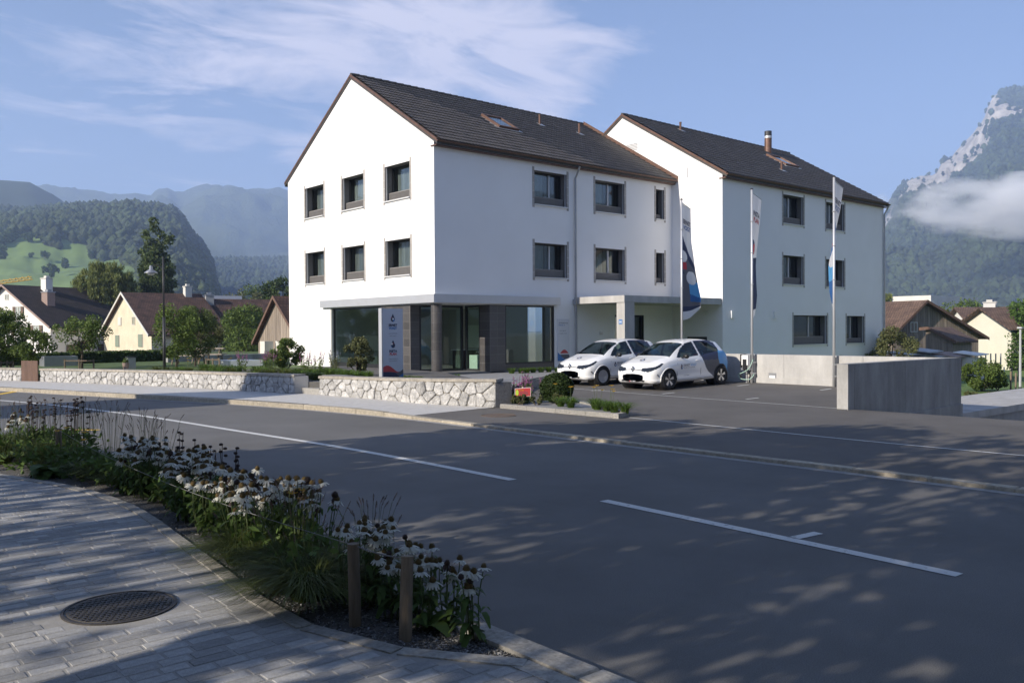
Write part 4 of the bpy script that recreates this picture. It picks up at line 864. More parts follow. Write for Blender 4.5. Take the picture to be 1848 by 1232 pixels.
def sect(x):
    zb, w_, zt, zl, wr = zbot(x), wmax(x), ztop(x), zbelt(x), wroof(x); zl = min(zl, zt-.04); zre = zt-(.055 if x > 1.6 else .03+.02*max(0, (x-1))/.6); zre = max(zre, zl+.015)
    h = zl-zb
    return [(0, zb), (w_*.55, zb), (w_*.84, zb+.015), (w_*.955, zb+.07), (w_*.985, zb+.16*h+.03), (w_*.978, zb+.35*h), (w_*1.0, zb+.62*h), (w_*.995, zb+.78*h), (w_*.965, zb+.93*h), (w_*.93, zl), (wr+(w_*.93-wr)*.66, zl+(zre-zl)*.36), (wr+(w_*.93-wr)*.3, zl+(zre-zl)*.72), (wr, zre), (wr*.86, zre+(zt-zre)*.55), (wr*.5, zt-.006), (0, zt)]
RINGN = 5
def ring(x):
    p = sect(x); p = [V(*q) for q in p]; out = []
    pp = [2*p[0]-p[1]]+p+[V(-p[-2][0], p[-2][1])]
    for i in range(1, len(pp)-2):
        a, b, c, d = pp[i-1:i+3]
        for k in range(RINGN):
            t = k/RINGN
            out.append(.5*(2*b+(c-a)*t+(2*a-5*b+4*c-d)*t*t+(3*b-a-3*c+d)*t**3) if i > 2 else b+(c-b)*t)
    out.append(p[-1]); return out
BELT_I = 9*RINGN; ROOF_I = 12*RINGN
def inpoly(x, y, pl):
    c = False; j = len(pl)-1
    for i in range(len(pl)):
        if (pl[i][1] > y) != (pl[j][1] > y) and x < (pl[j][0]-pl[i][0])*(y-pl[i][1])/(pl[j][1]-pl[i][1])+pl[i][0]: c = not c
        j = i
    return c
XF, XR = .835, .835+WB; ZW = R0
WIN_F = [(1.28, .985), (1.62, 1.27), (1.92, 1.425), (2.26, 1.475), (2.34, 1.06), (2.30, 1.03)]
WIN_R = [(2.44, 1.05), (2.38, 1.47), (2.85, 1.455), (3.15, 1.38), (3.36, 1.22), (3.38, 1.15), (3.0, 1.10)]
xs = sorted(set(list(np.linspace(0, .3, 24))+list(np.linspace(.3, 3.6, 166))+list(np.linspace(3.6, LX, 34)))); RG = [ring(x) for x in xs]; NR = len(RG[0])
def navy_x(z): return np.interp(z, [.2, .30, .45, .62, .8, .98, 1.1, 1.5], [3.18, 3.0, 2.78, 2.62, 2.52, 2.44, 2.40, 2.33])
def car(first):
    root = thing('parked_car', 'tmp', 'car', (0, 0, 0))
    keys = ['body', 'windscreen', 'side_window', 'rear_window', 'headlight', 'grille', 'intake', 'tail_light', 'livery']
    VV = {k: MB() for k in keys}; idx = {k: {} for k in keys}
    mats = {'body': 'carwhite', 'windscreen': 'carglass', 'side_window': 'carglass', 'rear_window': 'carglass', 'headlight': 'lamp', 'grille': 'black', 'intake': 'black', 'tail_light': 'red'}
    sep_parts = {}
    def emit(key, side, quad, mi=0):
        kk = (key, side); 
        if kk not in sep_parts: sep_parts[kk] = (MB(), {})
        mb, ix = sep_parts[kk]; ids = []
        for q in quad:
            if q not in ix: ix[q] = len(mb.v); mb.v.append(q)
            ids.append(ix[q])
        mb.f.append(tuple(ids)); mb.m.append(mi)
    for i in range(len(xs)-1):
        for j in range(NR-1):
            for sd in (-1, 1):
                q = [(xs[i], sd*RG[i][j][0], RG[i][j][1]), (xs[i+1], sd*RG[i+1][j][0], RG[i+1][j][1]), (xs[i+1], sd*RG[i+1][j+1][0], RG[i+1][j+1][1]), (xs[i], sd*RG[i][j+1][0], RG[i][j+1][1])]
                q = [tuple(round(float(c), 5) for c in p) for p in q]
                if sd < 0: q = q  # outward for the near side
                else: q = q[::-1]
                x = sum(p[0] for p in q)/4; y = abs(sum(p[1] for p in q)/4); z = sum(p[2] for p in q)/4
                if y > .5 and min((x-XF)**2+(z-ZW)**2, (x-XR)**2+(z-ZW)**2) < .366**2: continue
                key, s2, mi = 'body', 0, 0
                if ROOF_I > j >= BELT_I-3 and inpoly(x, z, WIN_F): key, s2 = 'side_window', sd
                elif ROOF_I > j >= BELT_I-3 and inpoly(x, z, WIN_R): key, s2 = 'side_window', sd*2
                elif 1.06 < x < 1.80 and (j >= ROOF_I-1 or (j > BELT_I+4*0 and y < wroof(x)-.0)) and z > zbelt(x)+.03 and j >= ROOF_I-2: key = 'windscreen'
                elif 3.70 < x < 3.92 and j >= ROOF_I-2 and y < .5: key = 'rear_window'
                elif j > 6*RINGN and inpoly(x, z, [(.035, .60), (.08, .70), (.25, .74), (.56, .845), (.60, .83), (.42, .735), (.22, .66), (.06, .575)]) and y > .22: key, s2 = 'headlight', sd
                elif x < .13 and y <= .36 and abs(z-(.655-.05*y)) < .018: key = 'grille'
                elif x < .16 and y < .44 and .28 < z < .355-.06*max(0, y-.3): key = 'intake'
                elif x > 3.86 and y > .45 and .82 < z < 1.0: key, s2 = 'tail_light', sd
                elif j < 3*RINGN and z < .215: mi = 4
                elif x > navy_x(z) and y > .3 and z < 1.5 and not (x > 3.4 and z > 1.13) and not (x > 3.30 and z > 1.42):
                    mi = 1
                    if (x-3.62)**2+(z-.93)**2 < .36**2 or x > 3.75: mi = 3
                    elif z < .86 and (x-2.9)**2+(z-.70)**2*1.8 < .55**2: mi = 2
                emit(key, s2, q, mi)
    for (key, s2), (mb, ix) in sep_parts.items():
        o = mb.build(key, ['carwhite', 'navy', 'greyprint', 'lblue', 'black'] if key == 'body' else mats[key], root, True)
    def ysurf(x, z):
        i = min(range(len(xs)), key=lambda i: abs(xs[i]-x)); r = [p for p in RG[i][6:BELT_I+1]]; return float(np.interp(z, [p[1] for p in r], [p[0] for p in r]))
    for sd in (-1, 1):
        for xw in (XF, XR):
            wh = bpy.data.objects.new('wheel', None); COL.objects.link(wh); wh.parent = root; yw = sd*.783; ax = (0, sd, 0)
            p = MB(); p.lathe([(.20, -.09), (.29, -.095), (.312, -.075), (.315, 0), (.312, .06), (.292, .078), (.225, .082), (.205, .05)], (xw, yw, ZW), 36, ax); p.build('tyre', 'rubber', wh, True)
            p = MB(); p.lathe([(.0, .01), (.2, .01), (.207, .05), (.222, .078), (.21, .08), (.198, .055)], (xw, yw, ZW), 36, ax); p.build('wheel_dish', 'black' if first else 'rimsteel', wh, True)
            n = 5 if first else 6; p = MB()
            for k in range(n):
                for dd in ((-.13, .13) if first else (-.25, .25)):
                    a = 2*math.pi*k/n+.3; c = lambda r, t, h: (xw+r*math.cos(t), yw+sd*h, ZW+r*math.sin(t)); wd = .035
                    p.add([c(.03, a-.5, .06), c(.03, a+.5, .06), c(.205, a+dd+.10, .074), c(.205, a+dd-.10, .074), c(.03, a-.5, .03), c(.03, a+.5, .03), c(.205, a+dd+.10, .05), c(.205, a+dd-.10, .05)], [(0, 1, 2, 3), (0, 4, 5, 1), (1, 5, 6, 2), (2, 6, 7, 3), (3, 7, 4, 0)])
            o = p.build('rim', 'rim' if first else 'rimsteel', wh)
            p = MB(); p.lathe([(.366, -.32), (.372, .0), (.370, .045)], (xw, yw, ZW), 30, ax); p.build('wheel_arch', 'black', root, True); p = MB(); p.tube([(xw+.374*math.cos(t), sd*(ysurf(xw+.374*math.cos(t), ZW+.374*math.sin(t))+.001), ZW+.374*math.sin(t)) for t in np.linspace(-.15, math.pi+.15, 26)], .017, 6); p.build('arch_lip', 'carwhite' if xw == XF else 'black', root, True)
        # door mirror, handles, seams
        p = MB(); p.lathe([(.0, -.10), (.055, -.085), (.075, -.02), (.075, .05), (.05, .09), (0, .10)], (1.52, sd*.955, 1.03), 14, (0, sd, .0)); o = p.build('door_mirror', 'black', root, True)
        p = MB(); p.tube([(1.5, sd*.80, .975), (1.51, sd*.90, 1.0)], .025, 8); p.build('mirror_stalk', 'black', root)
        y = ysurf(2.2, .88)+.006; p = MB(); p.tube([(2.13, sd*y, .875), (2.16, sd*(y+.025), .88), (2.30, sd*(y+.025), .89), (2.33, sd*y, .89)], .014, 6); p.build('door_handle', 'carwhite', root)
        for seam in ([(1.22, .30), (1.20, .55), (1.23, .80), (1.27, .95)], [(2.36, .28), (2.36, .6), (2.37, .85), (2.39, 1.02)], [(1.22, .30), (1.8, .275), (2.36, .28), (2.9, .30)]):
            p = MB(); p.tube([(x, sd*(ysurf(x, z)+.0005), z) for x, z in seam], .005, 5); p.build('door_seam', 'greyprint', root)
        p = MB(); p.extr([(.20, sd*.745, .50), (.29, sd*.80, .515), (.325, sd*.815, .47), (.31, sd*.815, .40), (.29, sd*.80, .46)], (-.012, sd*.006, 0)); p.build('fog_lamp', 'chrome', root)
    # near side lettering and mark
    fn = lambda x, z, l=0: (x, -(ysurf(x, z)+.004+l), z)
    for s, x0, m in (('ERNST', 1.50, 'textgrey'), ('VOGT', 1.84, 'lblue')): p = MB(); text(p, s, .105, fn, x0, .70, .02, 'LEFT'); p.build('lettering', m, root)
    p = MB(); text(p, 'HEIZUNG LÜFTUNG SANITÄR', .042, fn, 1.50, .645, .01, 'LEFT'); p.build('small_lettering', 'textgrey', root); p = MB(); text(p, 'www.evogt.li', .05, fn, 1.52, .40, 0, 'LEFT'); p.build('small_lettering', 'textgrey', root)
    logo(root, fn, 1.42, .70, .10, 'e'); 
    fb = lambda a, b, l=0: (.56-b*.9, -a, ztop(.56-b*.9)-.02*a*a*4+.006+l); logo(root, fb, .0, .0, .15, 'e', (1.1, -1.0))
    # badge, plate, wipers
    p = MB(); c = V(.045, 0, .665); h, w_ = .105, .075; pts = [(0, h), (w_, 0), (0, -h), (-w_, 0)]; 
    o4 = [(c[0]-.02+.12*(b+h)*.35, a, c[2]+b) for a, b in pts]; i4 = [(c[0]-.02+.12*(b+h)*.35, a*.5, c[2]+b*.5) for a, b in pts]
    p.add(o4+i4+[(x-.02, y_, z) for x, y_, z in o4]+[(x-.02, y_, z) for x, y_, z in i4], [(8+i, 8+(i+1) % 4, 12+(i+1) % 4, 12+i) for i in range(4)]+[(i, (i+1) % 4, 8+(i+1) % 4, 8+i) for i in range(4)]); p.build('badge', 'chrome', root)
    p = MB(); p.extr([(-.022, .13, .255), (-.022, -.13, .255), (-.012, -.13, .31), (-.012, .13, .31)], (.012, 0, 0)); pl = p.build('number_plate', 'black', root)
    p = MB(); text(p, 'FL 1 3014', .05, lambda a, b: (-.026+.18*(b-.255)*1.0, -a, b), .02, .265, .02); p.build('plate_number', 'whitepaint', pl)['kind'] = 'stuff'; p = MB(); p.poly([(-.0245, .12, .262), (-.0245, .09, .262), (-.0165, .09, .30), (-.0165, .12, .30)]); p.build('plate_shield', 'red', pl)
    # cabin
    p = MB(); p.box(1.45, -.62, .80, 1.62, .62, .93); p.build('dashboard', 'black', root)
    for y in (-.34, .34):
        p = MB(); p.extr([(2.05, y-.22, .45), (2.15, y-.22, .45), (2.42, y-.20, 1.08), (2.30, y-.20, 1.10)], (0, .44, 0)); s_ = p.build('seat', 'greyprint', root); p = MB(); p.box(2.36, y-.12, 1.13, 2.45, y+.12, 1.32); p.build('headrest', 'greyprint', s_)
    p = MB(); p.lathe([(.17, -.012), (.19, 0), (.17, .012)], (1.75, .34, .92), 20, (.8, 0, .5)); p.build('steering_wheel', 'black', root)
    p = MB(); p.box(1.0, -.75, .2, 3.6, .75, .24); p.build('cabin_floor', 'black', root)
    for o in root.children_recursive:                     # short front overhang
        if o.type != 'MESH' or o.name.split('.')[0] in ('tyre', 'wheel_dish', 'rim', 'wheel_arch', 'arch_lip'): continue
        for v in o.data.vertices:
            if v.co.x < XF-.0: v.co.x = XF-(XF-v.co.x)*.86
    return root
def carpaint():
    m = mat('carwhite', (.80, .80, .80), .22, coat=.8); t = m.node_tree; n = t.nodes; l = t.links; b = n['Principled BSDF']
    g_ = n.new('ShaderNodeNewGeometry'); d = n.new('ShaderNodeBsdfDiffuse'); d.inputs[0].default_value = (.03, .03, .03, 1); mx = n.new('ShaderNodeMixShader'); l.new(g_.outputs['Backfacing'], mx.inputs[0]); l.new(b.outputs[0], mx.inputs[1]); l.new(d.outputs[0], mx.inputs[2]); l.new(mx.outputs[0], n['Material Output'].inputs[0]); return m
M['carwhite'] = carpaint()
c1 = car(True); c1['label'] = 'white electric hatchback with alloy spoke wheels, parked nearest the charging post'; c1['group'] = 'parked company cars'
c1.scale = (1.0, .96, .945); c1.location = (1.375, -8.03, zlot(2.1, -8)); c1.rotation_euler = (0, -.018, 0)
c2 = car(False); c2['label'] = 'white electric hatchback with silver wheel covers, parked nearer the shop'; c2['group'] = 'parked company cars'
c2.scale = (1.0, .96, .945); c2.location = (1.485, -5.22, zlot(2.2, -5.2)); c2.rotation_euler = (0, -.018, 0)

# ------------------------------------------------------------------ flagpoles and flags
LAT = V(.757, -.654, 0); DEP = V(.654, .757, 0)
def flag(pole, y, label, plabel, top, latf, amp, prints, words):
    x = 5.86; t = thing('flagpole', plabel, 'flagpole', (x, y, -.72), group='flagpoles along the concrete wall')
    p = MB(); p.tube([(x, y, -.74), (x, y, top)], [.042, .034], 10); p.build('pole', 'alu', t, True)
    p = MB(); p.tube([(x+.11, y, -.74), (x+.11, y, .18)], .045, 8); p.build('ground_sleeve', 'zinc', t)
    for z in (-.4, -.05): p = MB(); p.box(x-.02, y-.05, z, x+.17, y+.05, z+.04); p.build('clamp', 'alu', t)
    p = MB(); p.lathe([(.04, 0), (.045, .03), (0, .06)], (x, y, top), 10); p.build('cap', 'steel_dark', t)
    W_, H_ = .95, 4.05; DR = unit(V(x-O[0], y-O[1], 0)); LR = V(DR[1], -DR[0], 0)
    def S(s, tt):
        lat = latf(tt)*s; dep = math.sqrt(max(.02, W_*W_-latf(tt)**2))*s; ph = 7*s+3*tt
        q = V(x, y, top-.10)+LR*(lat*1.1+.02*s+amp*math.sin(ph*1.6+tt*5)*s*tt)+DR*(dep*(.92+.05*math.sin(ph)))*1.0+V(0, 0, -tt*H_-.13*s*(1-tt)*1.0+(.0 if tt < .9 else (tt-.9)*3.2*(1-s)*-.0))
        if tt > .86: q[2] += (tt-.86)/.14*.45*s*s*(1 if latf(.95) > .2 else .3)
        return q
    f = tag(bpy.data.objects.new('flag', None), label, 'flag', 'company flags'); 
    nu, nv = 36, 180; vs, fs, mi = [], [], []
    for j in range(nv+1):
        for i in range(nu+1): vs.append(S(i/nu, j/nv))
    for j in range(nv):
        for i in range(nu):
            fs.append((j*(nu+1)+i, j*(nu+1)+i+1, (j+1)*(nu+1)+i+1, (j+1)*(nu+1)+i)); mi.append(prints((i+.5)/nu, (j+.5)/nv))
    bpy.data.objects.remove(f); f = thing('flag', label, 'flag', (x, y, top-.1), group='company flags')
    mats = ['flagwhite', 'flagnavy', 'flaggrey', 'flagblue', 'flagsky', 'flagred']
    link('cloth', npmesh('cloth', np.array(vs), fs, mats, mi, True, off=off_of(f)), f)
    for wd, tt, m in words:
        for sg in (-1,):
            p = MB(); nrm = unit(np.cross(S(.5, .2)-S(.1, .2), V(0, 0, 1))); nrm = nrm if nrm@(V(*O)-S(.5, .2)) > 0 else -nrm
            text(p, wd, .22, lambda a, b: tuple(S(a/W_, tt-(b)/H_)+nrm*.012), W_*.52, 0, .03, sx=1.15); p.build('lettering', m, f)
    p = MB(); p.tube([S(0, 0)+V(0, 0, .02), S(1, 0)+V(0, 0, .02)], .012, 6); p.build('top_rod', 'alu', f)
    for z in (.25, .5, .75): p = MB(); p.lathe([(.05, -.012), (.062, 0), (.05, .012)], (x, y, top-z*H_), 10); p.build('ring', 'alu', f)
def pr_e(s, t):
    if t > .93: return 0
    if t > .885: return 1
    if (s-.62)**2/.10+(t-.63)**2/.0035 < 1: return 0
    if (s-.05)**2/.16+(t-.45)**2/.0028 < 1: return 0
    if .5 < t < .56 and s < .35: return 5
    if t > .66 and s > .45 and t < .84: return 4 if t < .75+.05*s else 3
    if t > .24+.28*s: return 1 if (t < .36+.22*s or t > .55+.25*s) and t < .6 else 2
    return 0
def pr_i(s, t):
    if t > .93: return 0
    if (s-.25)**2/.12+(t-.42)**2/.0035 < 1: return 5 if s+10*(t-.42) > .1 else 1
    if t > .52-.04*s: return 1
    return 0
def pr_v(s, t):
    if t > .90: return 0
    if (s-.4)**2/.3+(t-.37)**2/.0035 < 1: return 0
    if (s-.4)**2/.4+(t-.56)**2/.004 < 1: return 0
    if .40 < t < .45: return 5
    if .60 < t < .72: return 4
    if t > .25+.06*s: return 3
    return 0
itp = lambda *ab: (lambda t: float(np.interp(t, *zip(*ab))))
flag(1, -6.45, 'company flag billowing widest at its bottom, nearest the porch', 'slim silver flagpole behind the parked cars nearest the porch', 5.52, itp((0, .27), (.3, .29), (.55, .42), (.8, .58), (1, .56)), .02, pr_e, (('ERNST', .165, 'flagnavy'), ('VOGT', .215, 'flagblue')))
flag(2, -9.27, 'company flag with red lettering hanging slack in the middle of the three poles', 'slim silver flagpole beside the charging post', 5.52, itp((0, .26), (.2, .21), (.42, .12), (.55, .10), (.8, .13), (1, .06)), .01, pr_i, (('INSTA', .165, 'flagnavy'), ('PLAN', .215, 'flagred')))
flag(3, -12.1, 'company flag twisted round its pole, furthest right of the three flags', 'slim silver flagpole at the right end of the pale concrete wall', 5.53, itp((0, .22), (.15, .15), (.30, .04), (.42, -.06), (.6, -.16), (.8, -.14), (1, -.02)), .01, pr_v, (('ERNST', .15, 'flagnavy'), ('VOGT', .20, 'flagblue')))
# charging post
cp = thing('charging_station', 'grey white charging box on a post with looped pale green cable', 'charging station', (5.85, -9.05, -.72))
p = MB(); p.tube([(5.88, -9.06, -.74), (5.88, -9.06, -.15)], .035, 8); p.build('post', 'zinc', cp)
p = MB(); p.box(5.74, -9.27, -.28, 5.98, -8.93, .22); p.build('housing', 'zinc', cp)
p = MB(); p.prism([(5.70, -9.22), (5.738, -9.22), (5.738, -8.98), (5.70, -8.98)], -.12, .20); p.build('front_cover', 'whitepaint', cp)
p = MB(); p.extr([(5.69, -9.17, .07), (5.69, -9.03, .07), (5.69, -9.03, -.25), (5.69, -9.10, -.30), (5.69, -9.17, -.25)], (.009, 0, 0)); p.build('socket_panel', 'black', cp)
p = MB(); p.prism([(5.70, -8.976), (5.99, -8.976), (5.99, -8.93), (5.70, -8.93)], -.2, .23); p.build('side_trim', 'black', cp)
cbl = mat('pale_green_cable', (.42, .62, .52), .6)
p = MB(); p.tube(crv([(5.9, -9.29, .1), (5.8, -9.31, -.02), (5.72, -9.22, -.25), (5.70, -8.98, -.38), (5.72, -8.86, -.42), (5.74, -8.92, -.56), (5.76, -9.2, -.58), (5.84, -9.3, -.5), (5.9, -9.32, -.4)], 5), .012, 6); p.build('cable', cbl, cp)
p = MB(); p.tube([(5.70, -8.93, -.42), (5.71, -8.97, -.53)], .03, 8); p.build('plug', 'black', cp)

# ------------------------------------------------------------------ planter island by the forecourt
pk = thing('planter', 'low granite edged planting island of grey gravel on the forecourt', 'planter', (-4.6, -11.2, -.77))
loop = [(-5.34, -9.95), (-5.19, -13.50), (-4.62, -13.28), (-3.0, -9.9), (-4.9, -9.3)]
for a, b in zip(loop, loop[1:4]):
    a, b = V(*a), V(*b); n = max(1, round(np.linalg.norm(b-a)/1.0))
    for i in range(n):
        p0, p1 = a+(b-a)*(i/n), a+(b-a)*((i+1)/n); e = (p1-p0)*.004; nn_ = unit(V(-(b-a)[1], (b-a)[0]))*.12; p = MB(); q = [p0+e, p1-e, p1-e+nn_, p0+e+nn_]
        p.prism(q, -.95, -.665+random.uniform(-.003, .003)); p.build('kerb_stone', 'granite', pk)
p = MB(); p.prism([(-5.3, -9.9), (-5.12, -13.40), (-4.66, -13.22), (-3.1, -9.9), (-4.9, -9.4)], -.9, -.70); p.build('gravel_fill', 'gravel', pk)

# ------------------------------------------------------------------ foliage helpers
def rot_basis(n):
    a = rng.normal(size=(n, 3)); a /= np.linalg.norm(a, axis=1)[:, None]; b = rng.normal(size=(n, 3)); b -= (a*b).sum(1)[:, None]*a; b /= np.linalg.norm(b, axis=1)[:, None]; return a, b
def leaves_at(P, ln, wd, droop=0., flat=0.):
    n = len(P); a, b = rot_basis(n); a[:, 2] -= droop; a /= np.linalg.norm(a, axis=1)[:, None]
    if flat: a[:, 2] *= (1-flat); b[:, 2] *= (1-flat)
    l_ = ln*rng.uniform(.6, 1.25, n)[:, None]; w_ = wd*rng.uniform(.6, 1.25, n)[:, None]
    v = np.stack([P-a*l_*.5, P+b*w_*.5-a*l_*.05, P+a*l_*.5, P-b*w_*.5-a*l_*.05], 1).reshape(-1, 3)
    return v, np.arange(4*n).reshape(-1, 4)
def clump_points(clumps, n, shell=.55):
    c = np.array([q[:3] for q in clumps]); r = np.array([q[3] if np.ndim(q[3]) == 0 else 1 for q in clumps], float); w_ = r**2/np.sum(r**2); k = rng.choice(len(clumps), n, p=w_)
    d = rng.normal(size=(n, 3)); d /= np.linalg.norm(d, axis=1)[:, None]; rad = (shell+(1-shell)*rng.random(n)**.6)*rng.uniform(.75, 1.1, n)
    return c[k]+d*(r[k]*rad)[:, None]
def clumps_in(kind, h0, h1, R, n, cr):
    out = []
    for i in range(n):
        t = random.random(); z = h0+(h1-h0)*t
        if kind == 'round': prof = math.sqrt(max(0, 1-(2*t-1)**2))
        elif kind == 'vase': prof = .35+.65*math.sin(math.pi*min(1, t*.75+.1))
        elif kind == 'poplar': prof = (.55+.45*math.sin(math.pi*min(1, t*1.3)))*(1-.72*t**2.2)
        elif kind == 'conifer': prof = (1-t)*1.0+.05
        else: prof = 1-.5*t
        a = random.uniform(0, 2*math.pi); rr = R*prof*math.sqrt(random.uniform(.12, 1)); out.append((rr*math.cos(a), rr*math.sin(a), z, cr*random.uniform(.6, 1.2)))
    return out
def tree(name, label, cat, loc, clumps, nleaf, ln, wd, m, trunk_r=.1, trunk_h=None, droop=0., group=None, limbs=8, shell=.5, kids=()):
    t = thing(name, label, cat, loc, 0, group); L0 = V(*loc)
    top = max(c[2] for c in clumps); th = trunk_h or min(c[2] for c in clumps)+.3*(top-min(c[2] for c in clumps))
    p = MB(); p.tube([L0+V(0, 0, -.2), L0+V(.03*th, .01*th, th*.5), L0+V(0, 0, th)], [trunk_r*1.25, trunk_r, trunk_r*.6], 8)
    for c in sorted(clumps, key=lambda c: -c[3])[:limbs]:
        s = L0+V(0, 0, th*random.uniform(.55, 1)); e = L0+V(*c[:3]); p.tube([s, (s+e)/2+V(0, 0, .1*(e-s)[2]+.03), e], [trunk_r*.5, trunk_r*.33, trunk_r*.12], 5, False)
    p.build('trunk', 'bark', t, True)
    P = clump_points(clumps, nleaf, shell)+L0; v, f = leaves_at(P, ln, wd, droop)
    link('crown', npmesh('crown', v, f, m, off=loc), t); return t
def bush(name, label, cat, loc, rx, ry, h, nleaf, ln, wd, m, group=None, n=26, kind='round', stems=5):
    cl = [(c[0]*rx, c[1]*ry, c[2], c[3]) for c in clumps_in(kind, h*.12, h*.86, 1, n, .26*min(rx, h))]
    t = thing(name, label, cat, loc, 0, group); L0 = V(*loc); p = MB()
    for i in range(stems):
        c = random.choice(cl); p.tube([L0+V(random.uniform(-.06, .06), random.uniform(-.06, .06), -.05), L0+V(*c[:3])*.6, L0+V(*c[:3])], [.02, .014, .006], 5, False)
    p.build('stems', 'bark', t); P = clump_points(cl, nleaf, .3)+L0; v, f = leaves_at(P, ln, wd); link('foliage', npmesh('foliage', v, f, m, off=loc), t); return t

# ------------------------------------------------------------------ haze, hills and mountains
hz = MB(); hz.box(-9400, -9400, -4.4, 9400, 9400, 905); HZ = struct('haze', hz, 'dark', kind='stuff')
hm = bpy.data.materials.new('air'); hm.use_nodes = True; hn = hm.node_tree; hn.nodes.remove(hn.nodes['Principled BSDF']); pvn = hn.nodes.new('ShaderNodeVolumePrincipled'); pvn.inputs['Color'].default_value = (.52, .68, 1.0, 1); pvn.inputs['Density'].default_value = 2.9e-4; pvn.inputs['Anisotropy'].default_value = .1
hn.links.new(pvn.outputs[0], hn.nodes['Material Output'].inputs['Volume']); HZ.data.materials.clear(); HZ.data.materials.append(hm); HZ.display_type = 'WIRE'
def proj(p):
    d = np.asarray(p)-O; z = d@FW; return 924+F*(d@RT)/z, V0-F*(d@UP)/z
def hill(name, prof, D0, D1, mats, facemat, nU, nT, amp, nsc, shape=1.0, ridge=.35, base=-3.2, seed=0., back=1.5):
    us = np.linspace(prof[0][0], prof[-1][0], nU); pv_ = np.interp(us, *zip(*prof)); vs, par = [], []
    for i, u in enumerate(us):
        R = at(u, pv_[i], D1); B = at(u, 597, D0); Bk = at(u, 597, D1*back)
        for j in range(nT+6):
            t = j/nT
            if t <= 1: q = B+(R-B)*t; z = base+(R[2]-base)*t**shape
            else: s = (t-1)*nT/5; q = R+(Bk-R)*s; z = R[2]+(base-R[2])*s**1.3
            e = math.sin(math.pi*min(t, 1))**.7 if t < 1 else 0
            nz = mnoise.fractal(Vector((q[0]*nsc+seed, q[1]*nsc, .3)), .9, 2.1, 6)
            rd = (mnoise.hetero_terrain(Vector((q[0]*nsc*2.2+seed, q[1]*nsc*2.2, 1.3)), .9, 2.1, 5, .7)-.8)
            z += amp*(nz*e+ridge*rd*e); vs.append((q[0], q[1], max(z, base))); par.append((u, t))
    M2 = nT+6; fs, mi = [], []
    for i in range(nU-1):
        for j in range(M2-1):
            f = (i*M2+j, (i+1)*M2+j, (i+1)*M2+j+1, i*M2+j+1); fs.append(f); c = np.mean([vs[k] for k in f], 0); u, v = proj(c); mi.append(facemat(u, v, (j+.5)/nT))
    o = link(name, npmesh(name, vs, fs, mats, mi, True)); o['kind'] = 'structure'; return np.array(vs).reshape(nU, M2, 3), np.array(mi).reshape(nU-1, M2-1), nT
_blob = None
def forest(name, grid, want, n, r0, r1, m, tall=1.25, jit=.5, extra=()):
    vs3, mi, nT = grid; nU = vs3.shape[0]; ii = rng.integers(0, nU-1, n*4); jj = rng.integers(0, nT, n*4); keep = np.array([want(mi[i, j], i, j) for i, j in zip(ii, jj)]); ii, jj = ii[keep][:n], jj[keep][:n]
    fu, ft = rng.random(len(ii))[:, None], rng.random(len(ii))[:, None]; P = (vs3[ii, jj]*(1-fu)+vs3[ii+1, jj]*fu)*(1-ft)+(vs3[ii, jj+1]*(1-fu)+vs3[ii+1, jj+1]*fu)*ft
    if len(extra): P = np.concatenate([P, extra])
    N_ = len(P); R = rng.uniform(r0, r1, N_); H = R*rng.uniform(1.3, 2.6, N_)*tall; k = 6; a = np.arange(k)*2*math.pi/k
    rings = []
    for (zr, rr) in ((-.1, .55), (.28, 1.0), (.62, .78)):
        an = a[None, :]+rng.random(N_)[:, None]*6; rj = rr*R[:, None]*rng.uniform(1-jit*.6, 1+jit*.6, (N_, k)); zz = (zr+rng.uniform(-.09, .09, (N_, k)))*H[:, None]
        rings.append(np.stack([P[:, :1]+rj*np.cos(an), P[:, 1:2]+rj*np.sin(an), P[:, 2:3]+zz], 2))
    top = np.concatenate([P[:, None, :2]+rng.normal(size=(N_, 1, 2))*R[:, None, None]*.15, (P[:, 2]+H)[:, None, None]], 2)
    V_ = np.concatenate(rings+[top], 1); m3 = 3*k+1; fs = []
    for r in range(2):
        for q in range(k): fs += [(r*k+q, r*k+(q+1) % k, (r+1)*k+(q+1) % k), (r*k+q, (r+1)*k+(q+1) % k, (r+1)*k+q)]
    for q in range(k): fs.append((2*k+q, 2*k+(q+1) % k, 3*k))
    fs = np.array(fs)[None]+(np.arange(N_)*m3)[:, None, None]; o = link(name, npmesh(name, V_.reshape(-1, 3), fs.reshape(-1, 3), m)); o['kind'] = 'stuff'; return o
M['rock_far'] = rockmat('far_rock', (.25, .235, .23), (.07, .085, .04), .98, .004)
M['rock_right'] = rockmat('limestone_cliff', (.52, .485, .44), (.05, .07, .03), 1.18, .012)
M['forest_floor'] = mat('forest_floor', (.020, .032, .012), .95, .3, .01)
PROF_FAR = [(-700, 350), (-200, 330), (60, 334), (100, 337), (160, 343), (190, 351), (212, 353), (245, 348), (272, 353), (279, 345), (286, 340), (292, 342), (298, 338), (306, 340), (314, 346), (330, 346), (341, 341), (350, 339), (360, 334), (375, 331), (383, 335), (392, 332), (402, 336), (412, 333), (425, 336), (440, 342), (470, 339), (486, 343), (500, 342), (530, 346), (600, 340), (700, 350), (820, 460), (950, 585)]
hill('far_mountains', PROF_FAR, 2200, 3900, ['rock_far'], lambda u, v, t: 0, 230, 60, 48, .002, .85, .9, seed=3.)
gB = hill('wooded_hill', [(-900, 420), (-500, 330), (-200, 322), (0, 325), (30, 327), (55, 329), (75, 341), (100, 353), (130, 376), (200, 440), (300, 560), (330, 597)], 1100, 1750, ['forest_floor'], lambda u, v, t: 0, 90, 30, 25, .004)
forest('hill_forest', gB, lambda m, i, j: 55 > i > 20 and j > 8, 4000, 4.5, 8.5, 'forest', 1.1)
